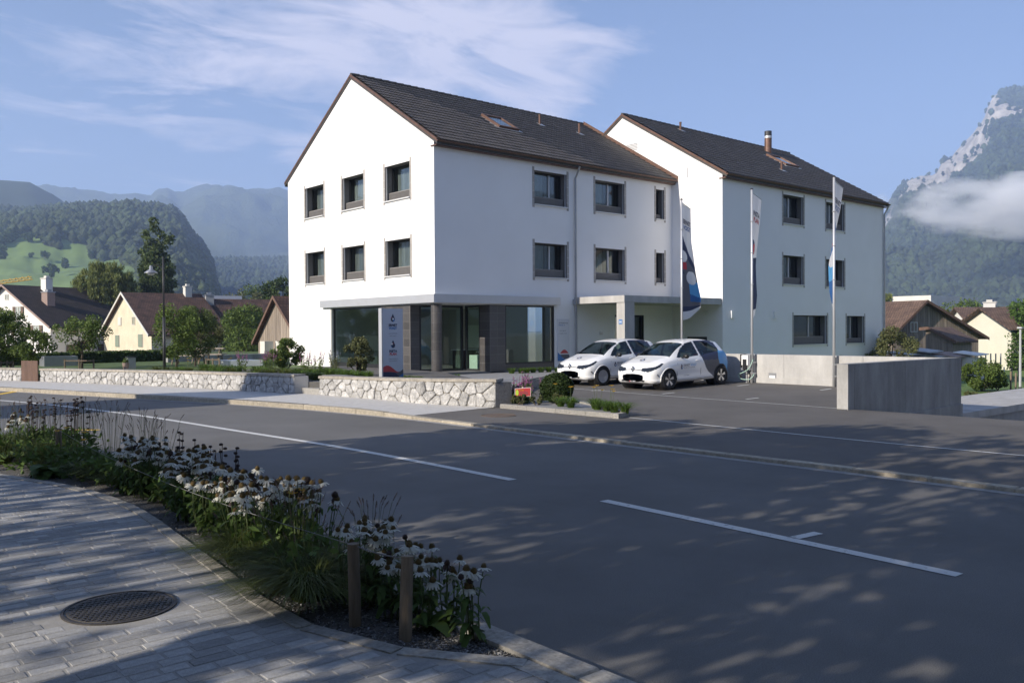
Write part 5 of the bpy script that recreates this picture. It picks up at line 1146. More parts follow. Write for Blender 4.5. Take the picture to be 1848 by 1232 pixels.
MEADOW = [(-900, 470), (0, 443), (27, 432), (45, 424), (61, 423), (72, 430), (82, 437), (102, 441), (160, 441), (164, 460), (177, 474), (190, 472), (211, 470), (235, 480), (252, 491), (258, 510), (330, 640), (-900, 760)]
MEADOW2 = [(318, 534), (325, 513), (336, 516), (345, 532)]
PF = [(-900, 470), (-400, 405), (-100, 386), (0, 384), (60, 384), (100, 380), (135, 375), (160, 377), (200, 377), (232, 373), (262, 378), (290, 381), (310, 386), (325, 397), (335, 412), (345, 430), (358, 440), (370, 458), (380, 480), (386, 505), (391, 540), (400, 575), (410, 597)]
gA = hill('meadow_hill', PF, 420, 1250, ['forest_floor', 'hillmeadow'], lambda u, v, t: 1 if (inpoly(u, v, MEADOW) or inpoly(u, v, MEADOW2)) else 0, 220, 60, 16, .006, .9, .25, seed=9.)
forest('hill_forest', gA, lambda m, i, j: m == 0 and i > 110 and j > 6, 11000, 3.0, 6.0, 'forest', 1.0)
for (u, v, s, lb) in ((79, 470, 1, 'small round lone tree in the middle of the green hillside meadow'), (54, 466, .6, 'tiny lone bush on the green hillside meadow'), (53, 439, 1.3, 'lone tree below the forest edge at the top of the hillside meadow'), (116, 484, 1.05, 'lone tree low on the right part of the hillside meadow'), (90, 500, 1.4, 'lone tree on the hillside meadow above the dark roofed white house'), (6, 466, 1.6, 'leafy tree at the left end of the hillside meadow'), (12, 437, 1.7, 'dark tree at the upper left corner of the hillside meadow'), (162, 468, .9, 'small dark tree where the hillside meadow meets the forest')):
    vs3 = gA[0]; pp = vs3.reshape(-1, 3); pj = [proj(q) for q in vs3[100:200, 5:60].reshape(-1, 3)]; k = min(range(len(pj)), key=lambda k: (pj[k][0]-u)**2+(pj[k][1]-v)**2); q = vs3[100:200, 5:60].reshape(-1, 3)[k]
    tree('hillside_tree', lb, 'tree', tuple(q), clumps_in('round', 1.*s, 6.5*s, 3.0*s, 14, 1.7*s), 500, 1.3*s, 1.1*s, 'leaf_dark', .35*s, 4*s, group='lone trees on the hillside meadow')
PC = [(330, 480), (385, 474), (420, 472), (450, 474), (470, 471), (500, 472), (520, 470), (600, 466), (720, 480), (860, 590)]
gC = hill('low_wooded_ridge', PC, 1200, 2100, ['forest_floor'], lambda u, v, t: 0, 70, 24, 14, .003, .9)
forest('ridge_forest', gC, lambda m, i, j: i < 35 and j > 2, 4200, 4.5, 8, 'forest', 1.0)
ROCK = [(1560, 430), (1598, 392), (1640, 322), (1690, 308), (1757, 236), (1790, 172), (1797, 168), (1805, 176), (1813, 186), (1847, 194), (1900, 200), (1850, 204), (1813, 218), (1782, 224), (1774, 238), (1793, 252), (1771, 292), (1742, 306), (1712, 326), (1695, 346), (1672, 350), (1640, 352), (1610, 385), (1598, 430)]
ROCK2 = [(1781, 560), (1800, 520), (1812, 508), (1808, 530), (1796, 558)]; ROCK3 = [(1812, 418), (1818, 420), (1824, 432), (1816, 430)]; MED3 = [(1752, 462), (1770, 450), (1790, 443), (1792, 448), (1770, 460)]
def fm(u, v, t):
    if t > 1: return 1
    jx = 4*mnoise.noise(Vector((u*.08, v*.08, 0)))
    if inpoly(u+jx, v+jx, ROCK) or inpoly(u+jx*.6, v, ROCK2) or inpoly(u, v, ROCK3): return 1
    return 2 if inpoly(u, v, MED3) else 0
PR_ = [(1380, 590), (1440, 540), (1500, 470), (1560, 430), (1598, 393), (1606, 374), (1612, 360), (1620, 350), (1630, 336), (1641, 327), (1650, 325), (1662, 321), (1672, 322), (1684, 317), (1692, 312), (1696, 300), (1702, 292), (1712, 285), (1716, 288), (1722, 276), (1732, 266), (1745, 252), (1757, 240), (1764, 229), (1772, 220), (1777, 211), (1781, 196), (1786, 186), (1790, 177), (1797, 171), (1812, 164), (1830, 162), (1850, 163), (1900, 172), (1990, 150), (2150, 170), (2500, 300), (2900, 420)]
gR = hill('right_mountain', PR_, 900, 2600, ['forest_floor', 'rock_right', 'hillmeadow'], fm, 300, 120, 70, .0035, 1.2, .5, seed=21.)
def okR(m, i, j): u = PR_[0][0]+(PR_[-1][0]-PR_[0][0])*i/299; return (m == 0 or (m == 1 and random.random() < .035)) and 1560 < u < 1900
forest('mountain_forest', gR, okR, 26000, 4.0, 8.0, 'forest', 1.0)
tops = []
RV, Nv, Jv = [], 70, 8
for i in range(Nv+1):
    a = -YAW+math.pi/2-math.radians(48)-math.radians(264)*i/Nv; e_ = 1 if 3 < i < Nv-3 else .3
    for j in range(Jv+1):
        t = j/Jv; r = 1400+1500*t; q = (O[0]+r*math.cos(a), O[1]+r*math.sin(a)); h = (430+170*mnoise.noise(Vector((i*.35, 3.3, 0))))*e_*t**.9+60*t*mnoise.noise(Vector((q[0]*.004, q[1]*.004, 5))); RV.append((*q, -3.2+max(0, h)))
o = link('sky_block_hills', npmesh('sky_block_hills', RV, [(i*(Jv+1)+j, i*(Jv+1)+j+1, (i+1)*(Jv+1)+j+1, (i+1)*(Jv+1)+j) for i in range(Nv) for j in range(Jv)], 'forest_floor', smooth=True)); o['kind'] = 'structure'  # unseen ring of hills, added to block the bright low sky
# low cloud lying across the mountain, and a small bank behind the ridge
def cloud(u, v, D, hw, hh, hd, dens, seed, label='low white cloud'):
    c = at(u, v, D); mb = MB(); n1_, n2_ = 24, 12; vs = []
    for i in range(n2_+1):
        for j in range(n1_):
            ph, th = math.pi*i/n2_, 2*math.pi*j/n1_; d = V(math.sin(ph)*math.cos(th), math.sin(ph)*math.sin(th), math.cos(ph)); vs.append(d)
    LATn = V(RT[0], RT[1], 0); DEPn = V(FW[0], FW[1], 0)
    pts = [c+LATn*(d[0]*hw)+DEPn*(d[1]*hd)+V(0, 0, d[2]*hh) for d in vs]
    mb.add(pts, [(i*n1_+j, i*n1_+(j+1) % n1_, (i+1)*n1_+(j+1) % n1_, (i+1)*n1_+j)[::-1] for i in range(n2_) for j in range(n1_)])
    o = struct('low_cloud', mb, 'dark', kind='stuff'); m = bpy.data.materials.new('cloud'); m.use_nodes = True; t = m.node_tree; n = t.nodes; l = t.links; n.remove(n['Principled BSDF'])
    p = n.new('ShaderNodeVolumePrincipled'); p.inputs['Anisotropy'].default_value = .0; p.inputs['Color'].default_value = (1, 1, 1, 1)
    tc_ = n.new('ShaderNodeTexCoord'); mp = n.new('ShaderNodeMapping'); mp.vector_type = 'TEXTURE'; mp.inputs['Location'].default_value = tuple(c); mp.inputs['Rotation'].default_value = (0, 0, -YAW); mp.inputs['Scale'].default_value = (hw, hd, hh); l.new(tc_.outputs['Object'], mp.inputs[0])
    ln_ = n.new('ShaderNodeVectorMath'); ln_.operation = 'LENGTH'; l.new(mp.outputs[0], ln_.inputs[0])
    nz = n.new('ShaderNodeTexNoise'); nz.inputs['Scale'].default_value = 1.9; nz.inputs['Detail'].default_value = 5; nz.inputs['Roughness'].default_value = .6; ofs = n.new('ShaderNodeVectorMath'); ofs.operation = 'MULTIPLY_ADD'; l.new(mp.outputs[0], ofs.inputs[0]); ofs.inputs[1].default_value = (1.6, 1., .8); ofs.inputs[2].default_value = (seed, seed*.3, 0); l.new(ofs.outputs[0], nz.inputs[0])
    def mth(op, a, b):
        x = n.new('ShaderNodeMath'); x.operation = op
        for i, q in enumerate((a, b)):
            if isinstance(q, (int, float)): x.inputs[i].default_value = q
            else: l.new(q, x.inputs[i])
        return x.outputs[0]
    den = mth('SUBTRACT', mth('ADD', mth('SUBTRACT', 1.0, ln_.outputs['Value']), mth('MULTIPLY', nz.outputs[0], 3.0)), 1.62); den = mth('MULTIPLY', mth('MINIMUM', mth('MAXIMUM', den, 0), 1), dens); l.new(den, p.inputs['Density']); l.new(p.outputs[0], n['Material Output'].inputs['Volume']); o.data.materials.clear(); o.data.materials.append(m)
cloud(1862, 374, 1020, 200, 41, 80, .05, 2.)
cloud(470, 460, 3300, 250, 55, 120, .05, 7.)
S.cycles.volume_step_rate = 2.0; S.cycles.volume_max_steps = 96

# ------------------------------------------------------------------ village houses
def house(name, label, cat, apex, length, wl, wr, zel, zer, rz, base, wallm, roofm, over=.45, windows=(), chimneys=(), boards=False, hip=0, gable_windows=(), verge='brownwood'):
    """apex: ridge point above the front gable; ridge runs along local +x; local -y is the right hand side seen from the gable"""
    t = thing(name, label, cat, (apex[0], apex[1], base), rz); OFF[t] = (0, 0, 0); zr = apex[2]-base; a, b = zel-base, zer-base
    p = MB(); g_ = [(0, wl, 0), (0, wl, a), (0, 0, zr-.05), (0, -wr, b), (0, -wr, 0)]; h_ = [(length, y, z) for _, y, z in g_]; p.poly(g_[::-1]); p.poly(h_); p.poly([g_[0], g_[1], h_[1], h_[0]]); p.poly([g_[3], g_[4], h_[4], h_[3]])
    if not boards: p.build('wall', wallm, t)
    else:
        p.build('wall', 'brownwood', t)
        n = int((wl+wr)/.28)
        for i in range(n):
            y0, y1 = wl-(wl+wr)*i/n, wl-(wl+wr)*(i+1)/n; hz_ = lambda y: (zr-.08)-(zr-.08-a)*y/wl if y > 0 else (zr-.08)+(zr-.08-b)*y/wr
            q = MB(); e = .012; q.extr([(-.03, y0-e, .0), (-.03, y1+e, .0), (-.03, y1+e, hz_(y1)), (-.03, y0-e, hz_(y0))], (.028, 0, 0)); q.build('board', 'oldwood', t)
        n = int(length/.3)
        q = MB()
        for i in range(n): q.box(i*length/n+.01, -wr-.03, 0, (i+1)*length/n-.01, -wr-.002, b-.05); q.box(i*length/n+.01, wl+.002, 0, (i+1)*length/n-.01, wl+.03, a-.05)
        q.build('side_boards', 'oldwood', t)['kind'] = 'stuff'
    for s, w_, ze in ((1, wl, a), (-1, wr, b)):
        k = (zr-ze)/w_; ye = w_+over; zz = zr-k*ye; L_ = math.hypot(ye, zr-zz); q = MB(); x0, x1 = -over, length+over; hx = hip
        top = [(x0+hx, 0, zr+.10), (x1-hx, 0, zr+.10), (x1, s*ye, zz+.10), (x0, s*ye, zz+.10)]; top = top if s < 0 else top[::-1]
        q.extr(top, (0, 0, -.14)); q.uv = [((v[0]), math.hypot(v[1], v[1]*k)) for v in q.v]; rf = q.build('roof', roofm, t)
        q = MB(); q.extr([(x0-.03, 0, zr+.13), (x0-.03, s*ye, zz+.13), (x0-.03, s*ye, zz-.10), (x0-.03, 0, zr-.10)], (.06, 0, 0)) if not hip else q.box(x0, s*ye-.05, zz, x1, s*ye+.05, zz+.1); q.build('verge_board', verge, t)
    if hip:
        q = MB(); ye = wl+over; k = (zr-a)/wl; q.poly([(-over, ye, zr-k*ye+.1), (-over, -ye, zr-k*ye+.1), (-over+hip, 0, zr+.1)]); q.poly([(length+over, -ye, zr-k*ye+.1), (length+over, ye, zr-k*ye+.1), (length+over-hip, 0, zr+.1)]); q.uv = [(v[1], v[2]*1.3) for v in q.v]; q.build('roof', roofm, t)
    for (x, y, hh, wd, m, capm) in chimneys:
        k = (zr-a)/wl if y > 0 else (zr-b)/wr; z = zr-k*abs(y); q = MB(); q.box(x-wd/2, y-wd/2, z-.4, x+wd/2, y+wd/2, z+hh); c = q.build('chimney', m, t); q = MB(); q.box(x-wd/2-.06, y-wd/2-.06, z+hh+.002, x+wd/2+.06, y+wd/2+.06, z+hh+.10); q.box(x-wd/4, y-wd/4, z+hh+.102, x+wd/4, y+wd/4, z+hh+.35); q.build('chimney_cap', capm, c)
    def win(face, c, z, w_, h_, shut, open_):
        if face == 'g': mp = lambda al, d, zz: (d, -al, zz)
        elif face == 'r': mp = lambda al, d, zz: (al, -wr+d, zz)
        q = MB(); 
        for (x0_, x1_, z0_, z1_) in ((c-w_/2-.06, c-w_/2, z-.06, z+h_+.06), (c+w_/2, c+w_/2+.06, z-.06, z+h_+.06), (c-w_/2, c+w_/2, z+h_, z+h_+.06), (c-w_/2, c+w_/2, z-.06, z), (c-.03, c+.03, z, z+h_)): q.mbox(mp, x0_, x1_, -.05, .02, z0_, z1_)
        w = q.build('window', 'oldwhite', t); q = MB(); q.mbox(mp, c-w_/2, c+w_/2, -.015, .01, z, z+h_); q.build('pane', 'pane', w)
        if shut:
            for s in (-1, 1):
                q = MB(); x0_, x1_ = (c+s*(w_/2+.07), c+s*(w_/2+.07+w_*.5)) if open_ else (c+s*.01, c+s*w_/2); q.mbox(mp, min(x0_, x1_), max(x0_, x1_), -.10, -.055, z-.03, z+h_+.03); q.build('shutter', shut, w)
    for wn in windows: win(*wn)
    return t
def latdep(l, d): q = V(RT[0], RT[1])*l+V(FW[0], FW[1])*d; return q
# white house, far left
ap = at(10, 515, 95); dv = latdep(.43, .9); rz1 = math.atan2(dv[1], dv[0])
house('village_house', 'white house with steep dark brown roof and brown shutters, far left', 'house', ap, 10, 7.5, 7.2, 2.0, 1.95, rz1, -3.2, 'housewhite', 'roof_dark', .5,
      [('g', 2.1, 6.0, .8, 1.15, 'shutter', True), ('g', 1.9, 4.0, .9, 1.1, 'shutter', True), ('g', 5.0, 4.0, .9, 1.1, 'shutter', True), ('g', -1.6, 4.0, .9, 1.1, 'shutter', True), ('g', -1.6, 6.0, .8, 1.15, 'shutter', True), ('g', .2, 8.0, .5, .5, None, False), ('r', 2.6, 2.1, 1.6, .9, 'shutter', False), ('r', 2.4, 4.2, 1.2, .85, 'shutter', False), ('r', 6.5, 2.1, 1.6, .9, 'shutter', False)],
      [(4.2, -1.0, 1.5, .85, 'housewhite', 'oldwhite'), (2.6, -3.4, 1.3, .95, 'chim', 'zinc')], verge='chim')
# small barn roof between the two houses
ap = at(205, 565, 97); house('barn', 'low brown roofed shed between the white and the cream house', 'barn', ap, 5, 3, 5, 1.0, -.6, 0.05, -3.2, 'brownwood', 'roof_brown', .4)
# cream house
ap = at(226, 529, 90)
house('village_house', 'old cream rendered house with mossy red brown roof behind the hedge', 'house', ap, 7.5, 7.6, 7.8, 1.15, 1.0, .0, -3.2, 'ochre', 'roof_red', .45,
      [('g', -1.8, 5.1, .9, .75, 'oldwhite', False), ('g', 2.6, 5.12, .9, .75, None, False), ('g', -2.7, 2.85, 1.2, 1.15, 'greenshutter', False), ('g', 4.7, 2.9, 1.2, 1.2, 'greenshutter', False), ('g', 2.2, 1.6, 1.0, .8, 'greenshutter', False), ('g', 4.8, 1.6, 1.0, .8, 'greenshutter', False)],
      [(6.3, -.4, 1.0, .7, 'oldwhite', 'oldwhite')], verge='oldwhite')
ap = at(322, 540, 94)
house('village_house', 'long low house with dark red tiled roof right of the cream house', 'house', ap, 10.5, 6, 6.4, 1.2, 1.15, -.16, -3.2, 'greyrender', 'roof_red', .5, [('r', 2.5, 1.5, 1., 1.2, None, False)], [(3.0, -.9, .9, .85, 'greyrender', 'zinc')], verge='zinc')
ap = at(315, 534, 125); house('barn', 'distant long grey roof showing behind the red roofed house', 'barn', ap, 9, 2, 2, 2.9, 2.9, -.3, -3.2, 'greyrender', 'zinc', .3)
ap = at(501, 536.5, 58)
house('barn', 'weathered timber barn with stone piers beside the white building', 'barn', ap, 9, 3.0, 3.1, .55, .8, .0, -3.0, 'oldwood', 'roof_red', .35, boards=True)
t = thing('stone_pier', 'pale stone pier at the corner of the weathered timber barn', 'pier', (0, 0, 0)); OFF[t] = (0, 0, 0)
for c_, w_ in (((481, 640), .7), ((509, 640), .75)):
    q = at(c_[0], 612, 57.4); p = MB(); p.box(q[0]-.3, q[1]-w_/2, -3, q[0]+.3, q[1]+w_/2, .45); p.build('pier_block', 'oldwhite', t)
# right hand side
ap = at(1663, 544, 72)
house('barn', 'big weathered timber barn with sweeping tiled roof, right of the white building', 'barn', ap, 14, 3.2, 6.9, .95, .35, math.pi/2-.28, -3.2, 'oldwood', 'roof_brown', .6, [('g', -.9, 4.0, .7, .7, None, False)], boards=True)
ap = at(1612, 547, 84); house('barn', 'dark plain roofed barn just behind the timber barn', 'barn', ap, 14, 7, 9, .5, .2, math.pi/2+.3, -3.2, 'oldwood', 'roof_dark', .4)
ap = at(1678, 592.5, 66); ann = house('shed', 'small timber annex with orange brown roof against the big barn', 'shed', ap, 3.4, .3, 1.7, 1.0, .15, 0, -3.2, 'oldwood', 'roof_brown', .35)
q = at(1711, 625, 66.2); p = MB(); p.box(q[0]-.6, q[1]-.4, q[2]-.45, q[0]+.6, q[1]-.34, q[2]+.45); tag(p.build('notice_board', 'palewood', None), 'pale plywood panel on the front of the timber annex', 'board')
ap = at(1757, 559, 100)
house('village_house', 'white house with hipped brown roof like a small tower', 'house', ap, 4.6, 3, 3, 1.75, 1.75, .5, -3.2, 'housewhite', 'roof_brown', .6, [('g', 1, 2.8, .9, 1.3, 'darkgreen', True)], hip=2.2)
ap = at(1818, 555, 96)
house('village_house', 'white house with broad brown roof and tall white chimney', 'house', ap, 5.0, 4.2, 4.2, 1.3, 1.3, 2.3, -3.2, 'housewhite', 'roof_brown', .6, [('g', 1.2, 3.2, .8, 1.1, 'darkgreen', True), ('r', 2.5, 2.4, .8, 1.1, 'darkgreen', True)], [(2.2, .8, .9, .9, 'housewhite', 'oldwhite')])
ap = at(1885, 556, 84)
house('village_house', 'cream house with large brown roof and dark green shutters, partly under ivy', 'house', ap, 6.2, 3.6, 4.4, 1.2, .9, 2.55, -3.2, 'cream', 'roof_brown', .7, [('g', -1.6, 2.1, .55, 1.1, 'darkgreen', True), ('g', .6, 2.1, .55, 1.1, 'darkgreen', True), ('g', 2.6, 2.1, .55, 1.1, 'darkgreen', True), ('g', .4, 3.75, .5, .8, 'darkgreen', True), ('r', 2.0, 2.1, .6, 1.1, 'darkgreen', True), ('r', 4.4, 2.1, .6, 1.1, 'darkgreen', True)])
q = at(1845, 640, 80); cl = [(random.uniform(-2.2, 3), random.uniform(-.6, .6), random.uniform(.2, 6), random.uniform(.5, .9)) for _ in range(46)]
tree('ivy', 'bright green ivy mass covering the end of the cream house', 'ivy', (q[0], q[1], -2.9), cl, 5200, .28, .24, 'ivy', .1, 2)
q = at(1690, 541, 190); p = MB(); p.box(q[0]-12, q[1]-4, -3, q[0]+12, q[1]+4, q[2]+.6); 
for i in range(9): p.box(q[0]-11+i*2.6, q[1]-4.06, q[2]-1.6, q[0]-9.4+i*2.6, q[1]-4.002, q[2]-.4)
tag(p.build('factory_hall', ['oldwhite'], None), 'flat roofed pale hall far behind the timber barn', 'building')
# construction crane jib, far left
t = thing('construction_crane', 'yellow lattice crane jib reaching in over the far left roof', 'crane', tuple(at(-60, 520, 190)))
a, b = at(-120, 530, 190), at(57, 504, 190); p = MB(); d = unit(b-a); sd_ = unit(np.cross(d, V(0, 0, 1)))
for o_ in (V(0, 0, .9), sd_*.5, -sd_*.5): p.tube([a+o_, b+o_*.6], .09, 5)
n = 16
for i in range(n):
    s0, s1 = a+(b-a)*i/n, a+(b-a)*(i+1)/n; p.tube([s0+sd_*.5, (s0+s1)/2+V(0, 0, .85), s1-sd_*.5], .05, 4); p.tube([s0-sd_*.5, (s0+s1)/2+V(0, 0, .85), s1+sd_*.5], .05, 4)
p.build('jib', 'crane', t); p = MB(); p.box(a[0]-.8, a[1]-.8, -3, a[0]+.8, a[1]+.8, a[2]+4); p.build('mast', 'crane', t)

# ------------------------------------------------------------------ trees of the background
def wtree(u, vtop, D, base, kind, R, n, cr, *a, h0=.15, **k):
    q = at(u, 590, D); H = at(u, vtop, D)[2]-base; return (q[0], q[1], base), clumps_in(kind, H*h0, H-cr*.75, R, n, cr)
for (u, vt, hw, ph, lb) in ((283, 393, .8, 0, 'poplar'),):
    q = at(u, 590, 112); base = -3.2; H = at(u, vt, 112)[2]-base; cl = []
    for (du, vtop, r0) in ((0, 393, .62), (-17, 415, .6), (13, 425, .62), (-6, 440, .9), (20, 470, .8), (-24, 470, .8), (4, 460, 1.2)):
        hh = at(u, vtop, 112)[2]-base
        for i in range(18): tt = i/17; cl.append((du*.0714*.757*(.3+.7*tt)+random.gauss(0, .34), -du*.0714*.654*(.3+.7*tt)+random.gauss(0, .34), hh*(.22+.78*tt)-.5, r0*(1.6-.5*tt)*random.uniform(.85, 1.15)))
    tree('poplar_tree', 'tall dark poplar rising behind the cream house roof', 'tree', (q[0], q[1], base), cl, 34000, .36, .29, 'leaf_poplar', .5, 10, limbs=12, shell=.35)
q = at(193, 590, 106); cl = []
for i in range(90):
    a, r = random.uniform(0, 6.28), 3.7*math.sqrt(random.random()); zt = 12.6-.16*r*r+random.uniform(-.8, .3)
    for k in range(4): cl.append((r*math.cos(a)*1.0, r*math.sin(a), zt-k*.95, .55*random.uniform(.7, 1.1)))
tree('willow_tree', 'broad drooping yellow green willow between the two left houses', 'tree', (q[0], q[1], -3.2), cl, 24000, .6, .11, 'leaf_willow', .45, 6, droop=1.6, limbs=10, shell=.2)
BG = [(405, 535, 135, 2.6, 'round', 'leaf'), (430, 520, 150, 3.2, 'round', 'leaf_olive'), (452, 513, 160, 3.6, 'round', 'leaf'), (470, 528, 140, 2.8, 'round', 'leaf_olive'), (488, 503, 120, 2.6, 'conifer', 'leaf_dark'), (512, 500, 118, 2.8, 'round', 'leaf_dark'), (536, 505, 118, 2.6, 'round', 'leaf'), (415, 560, 95, 2.2, 'round', 'leaf'), (440, 558, 90, 2.6, 'round', 'leaf_dark'), (462, 565, 85, 2.0, 'round', 'leaf'), (340, 528, 150, 2.5, 'round', 'leaf_dark'), (375, 532, 150, 2.6, 'round', 'leaf')]
BGL = ['leafy green tree just right of the long grey roof ridge', 'pale olive tree in the row, left of the tallest green one', 'mid green tree top in the middle of the row right of the poplar', 'pale olive tree just left of the dark pine', 'dark pine standing above the trees left of the white building', 'dark round tree touching the white gable edge, beside the pine', 'green tree mostly hidden behind the white gable', 'lower green tree at the right end of the red roof', 'dark bushy tree just right of the long red roof', 'green bushy tree left of the timber barn roof', 'dark tree top behind the ridge of the cream house', 'dark tree top above the long grey roof']
for i, (u, vt, D, R, kd, m) in enumerate(BG):
    loc, cl = wtree(u, vt, D, -3.2, kd, R, 34, R*.36, h0=.08)
    tree('background_tree', BGL[i], 'tree', loc, cl, 4600, .38, .30, m, .25, group='trees behind the red roofed house', limbs=6)
for i, (u, vt, D, R, m, lb) in enumerate(((1745, 540, 130, 4.2, 'leaf', 'round green tree above the flat hall right of the timber barn'), (1690, 556, 120, 2.2, 'leaf_olive', 'small olive tree behind the timber barn roof'), (1782, 547, 150, 3.5, 'leaf_dark', 'dark tree behind the tower like white house'), (1704, 560, 110, 1.6, 'leaf_dark', 'low dark tree at the right slope of the timber barn'), (1816, 548, 160, 2.2, 'leaf_dark', 'slim dark tree between the roofs at the far right'), (1603, 528, 150, 2.6, 'leaf_willow', 'light green tree top just beside the corner of the rear wing'))):
    loc, cl = wtree(u, vt, D, -3.2, 'round', R, 30, R*.38, h0=.1); tree('background_tree', lb, 'tree', loc, cl, 4400, .38, .30, m, .25, limbs=6)
# apple like tree and shrub on the meadow
q = at(1607, 612, 46); tree('fruit_tree', 'gnarled olive leaved fruit tree in front of the timber barn', 'tree', (q[0], q[1], -2.3), [(c[0]*1.0, c[1], c[2], c[3]) for c in clumps_in('round', 1.2, 3.1, 1.35, 26, .42)], 7000, .11, .08, 'leaf_olive', .1, 1.4, limbs=10)
q = at(1772, 700, 42); bush('meadow_shrub', 'big loose green shrub on the meadow right of the driveway wall', 'shrub', (q[0], q[1], -1.95), 1.15, 1.0, 1.6, 10500, .10, .07, 'leaf', n=40)
q = at(1800, 700, 42.5); bush('meadow_shrub', 'darker smaller shrub at the right foot of the big meadow shrub', 'shrub', (q[0], q[1], -1.97), .55, .5, .9, 1600, .13, .10, 'leaf_dark')
for i, u in enumerate((1746, 1758, 1768, 1786)):
    q = at(u, 725, 34); bush('low_plant', 'young dark clump in the planted strip behind the concrete slab', 'plant', (q[0], q[1], -1.9), .22, .22, .5, 380, .08, .06, 'leaf_olive', group='clumps behind the slab', n=10)
q = at(1841, 702, 41); lt = thing('street_lamp', 'slim white lamp post on the meadow at the far right', 'lamp post', (q[0], q[1], -1.95)); p = MB(); p.tube([(q[0], q[1], -2.0), (q[0], q[1], 1.0)], [.06, .045], 10); p.build('post', 'alu', lt); p = MB(); p.box(q[0]-.14, q[1]-.10, 1.0, q[0]+.14, q[1]+.10, 1.07); p.build('lamp_head', 'alu', lt); p = MB(); p.lathe([(.07, 0), (.07, .25)], (q[0], q[1], -2.0), 10); p.build('base', 'steel_dark', lt)
for i, (u, v, D, h, m) in enumerate(((1824, 700, 43, .95, 'wood'), (1833, 700, 44, .85, 'wood'), (1812, 650, 62, .9, 'oldwhite'), (1826, 655, 60, .9, 'wood'), (1838, 655, 60, .9, 'wood'))):
    q = at(u, v, D); t = tag(MB().tube([(q[0], q[1], zm(q[0], q[1])-.1), (q[0]+.01, q[1], zm(q[0], q[1])+h)], .045, 7).build('fence_post', m, None), 'weathered timber post in the row at the edge of the meadow' if m == 'wood' else 'pale marker post standing on the meadow', 'fence post', 'fence posts of the meadow' if m == 'wood' else None)
# low fence and clutter in front of the barn
for i, u in enumerate(range(1752, 1812, 9)):
    q = at(u, 640, 66); tag(MB().tube([(q[0], q[1], -3), (q[0], q[1], -.9)], .05, 6).build('fence_post', 'zinc', None), 'thin grey post of the fence in front of the white houses', 'fence post', 'grey fence posts by the white houses')
rr = random.Random(3)
for i, (u, v, w_, h_, m, lb) in enumerate(((1608, 640, 1.2, 1.0, 'housewhite', 'white wrapped stack at the foot of the fruit tree'), (1640, 636, 2.6, 1.1, 'oldwood', 'dark timber store below a flat tin roof'), (1665, 632, 1.6, 1.3, 'zinc', 'tin roofed lean-to beside the timber store'), (1688, 637, 2.0, .9, 'greyrender', 'glazed cold frame in front of the timber annex'), (1715, 641, 2.2, .9, 'chim', 'stack of old boards in front of the annex'), (1748, 638, 1.4, 1.0, 'housewhite', 'pile of white sacks at the right barn corner'))):
    q = at(u, v, 60); t = thing('farm_clutter', lb, 'farm clutter', (q[0], q[1], -2.9)); p = MB(); p.prism([(q[0]-w_*.5, q[1]-.5), (q[0]+w_*.5, q[1]-.8), (q[0]+w_*.5, q[1]+.5), (q[0]-w_*.5, q[1]+.6)], -2.9, -1.75+h_*.75); p.build('body', m, t)
    p = MB(); p.extr([(q[0]-w_*.6, q[1]-.9, -1.62+h_*.75), (q[0]+w_*.6, q[1]-1.0, -1.55+h_*.75), (q[0]+w_*.6, q[1]+.7, -1.35+h_*.75), (q[0]-w_*.6, q[1]+.7, -1.42+h_*.75)], (0, 0, .06)); p.build('cover', 'zinc' if i in (1, 2, 3) else m, t)

# ------------------------------------------------------------------ the lawn side: hedge, lamp, young trees, benches
def hedge(label, a, b, th, z0, z1, n, m):
    a, b = V(*a), V(*b); t = thing('hedge', label, 'hedge', (*((a+b)/2), z0)); d = b-a; nr = unit(V(-d[1], d[0])); s = rng.random(n); u = rng.uniform(-1, 1, n); z = rng.random(n)**.8
    face = rng.random(n); u = np.where(face < .5, np.sign(u)*rng.uniform(.75, 1.05, n), u); z = np.where(face >= .72, rng.uniform(.9, 1.04, n), z)
    P = np.stack([a[0]+d[0]*s+nr[0]*u*th/2, a[1]+d[1]*s+nr[1]*u*th/2, z0+(z1-z0)*z+.03*np.sin(s*60)], 1); v, f = leaves_at(P, .13, .10); link('foliage', npmesh('foliage', v, f, m, off=off_of(t)), t)
    p = MB(); p.prism([a+nr*th*.36, a-nr*th*.36, b-nr*th*.36, b+nr*th*.36][::-1], z0-.1, z1-.10); p.build('inner_twigs', 'leaf_dark', t)
qa, qb = at(72, 650, 42), at(305, 650, 47); hedge('long dark clipped hedge across the lawn in front of the old houses', qa[:2], qb[:2], 1.0, -.5, .07, 9000, 'leaf_dark')
qa, qb = at(-60, 650, 40), at(68, 650, 42); hedge('dark hedge at the far left behind the small garden trees', qa[:2], qb[:2], 1.0, -.5, .0, 5000, 'leaf_dark')
lx, ly = -7.43, 6.18; sl_ = thing('street_lamp', 'tall dark lamp post with bell shaped hanging lamp on the lawn', 'street lamp', (lx, ly, -.45))
p = MB(); p.tube([(lx, ly, -.5), (lx, ly, 1.6)], .052, 10); p.tube([(lx, ly, 1.58), (lx, ly, 3.75)], .033, 8); p.build('post', 'steel_dark', sl_, True)
hx, hy = lx-.33*1.0, ly+.29*1.0
p = MB(); p.tube([(lx, ly, 3.3), ((lx+hx)/2, (ly+hy)/2, 3.46), (hx, hy, 3.42)], .014, 6); p.build('arm', 'steel_dark', sl_)
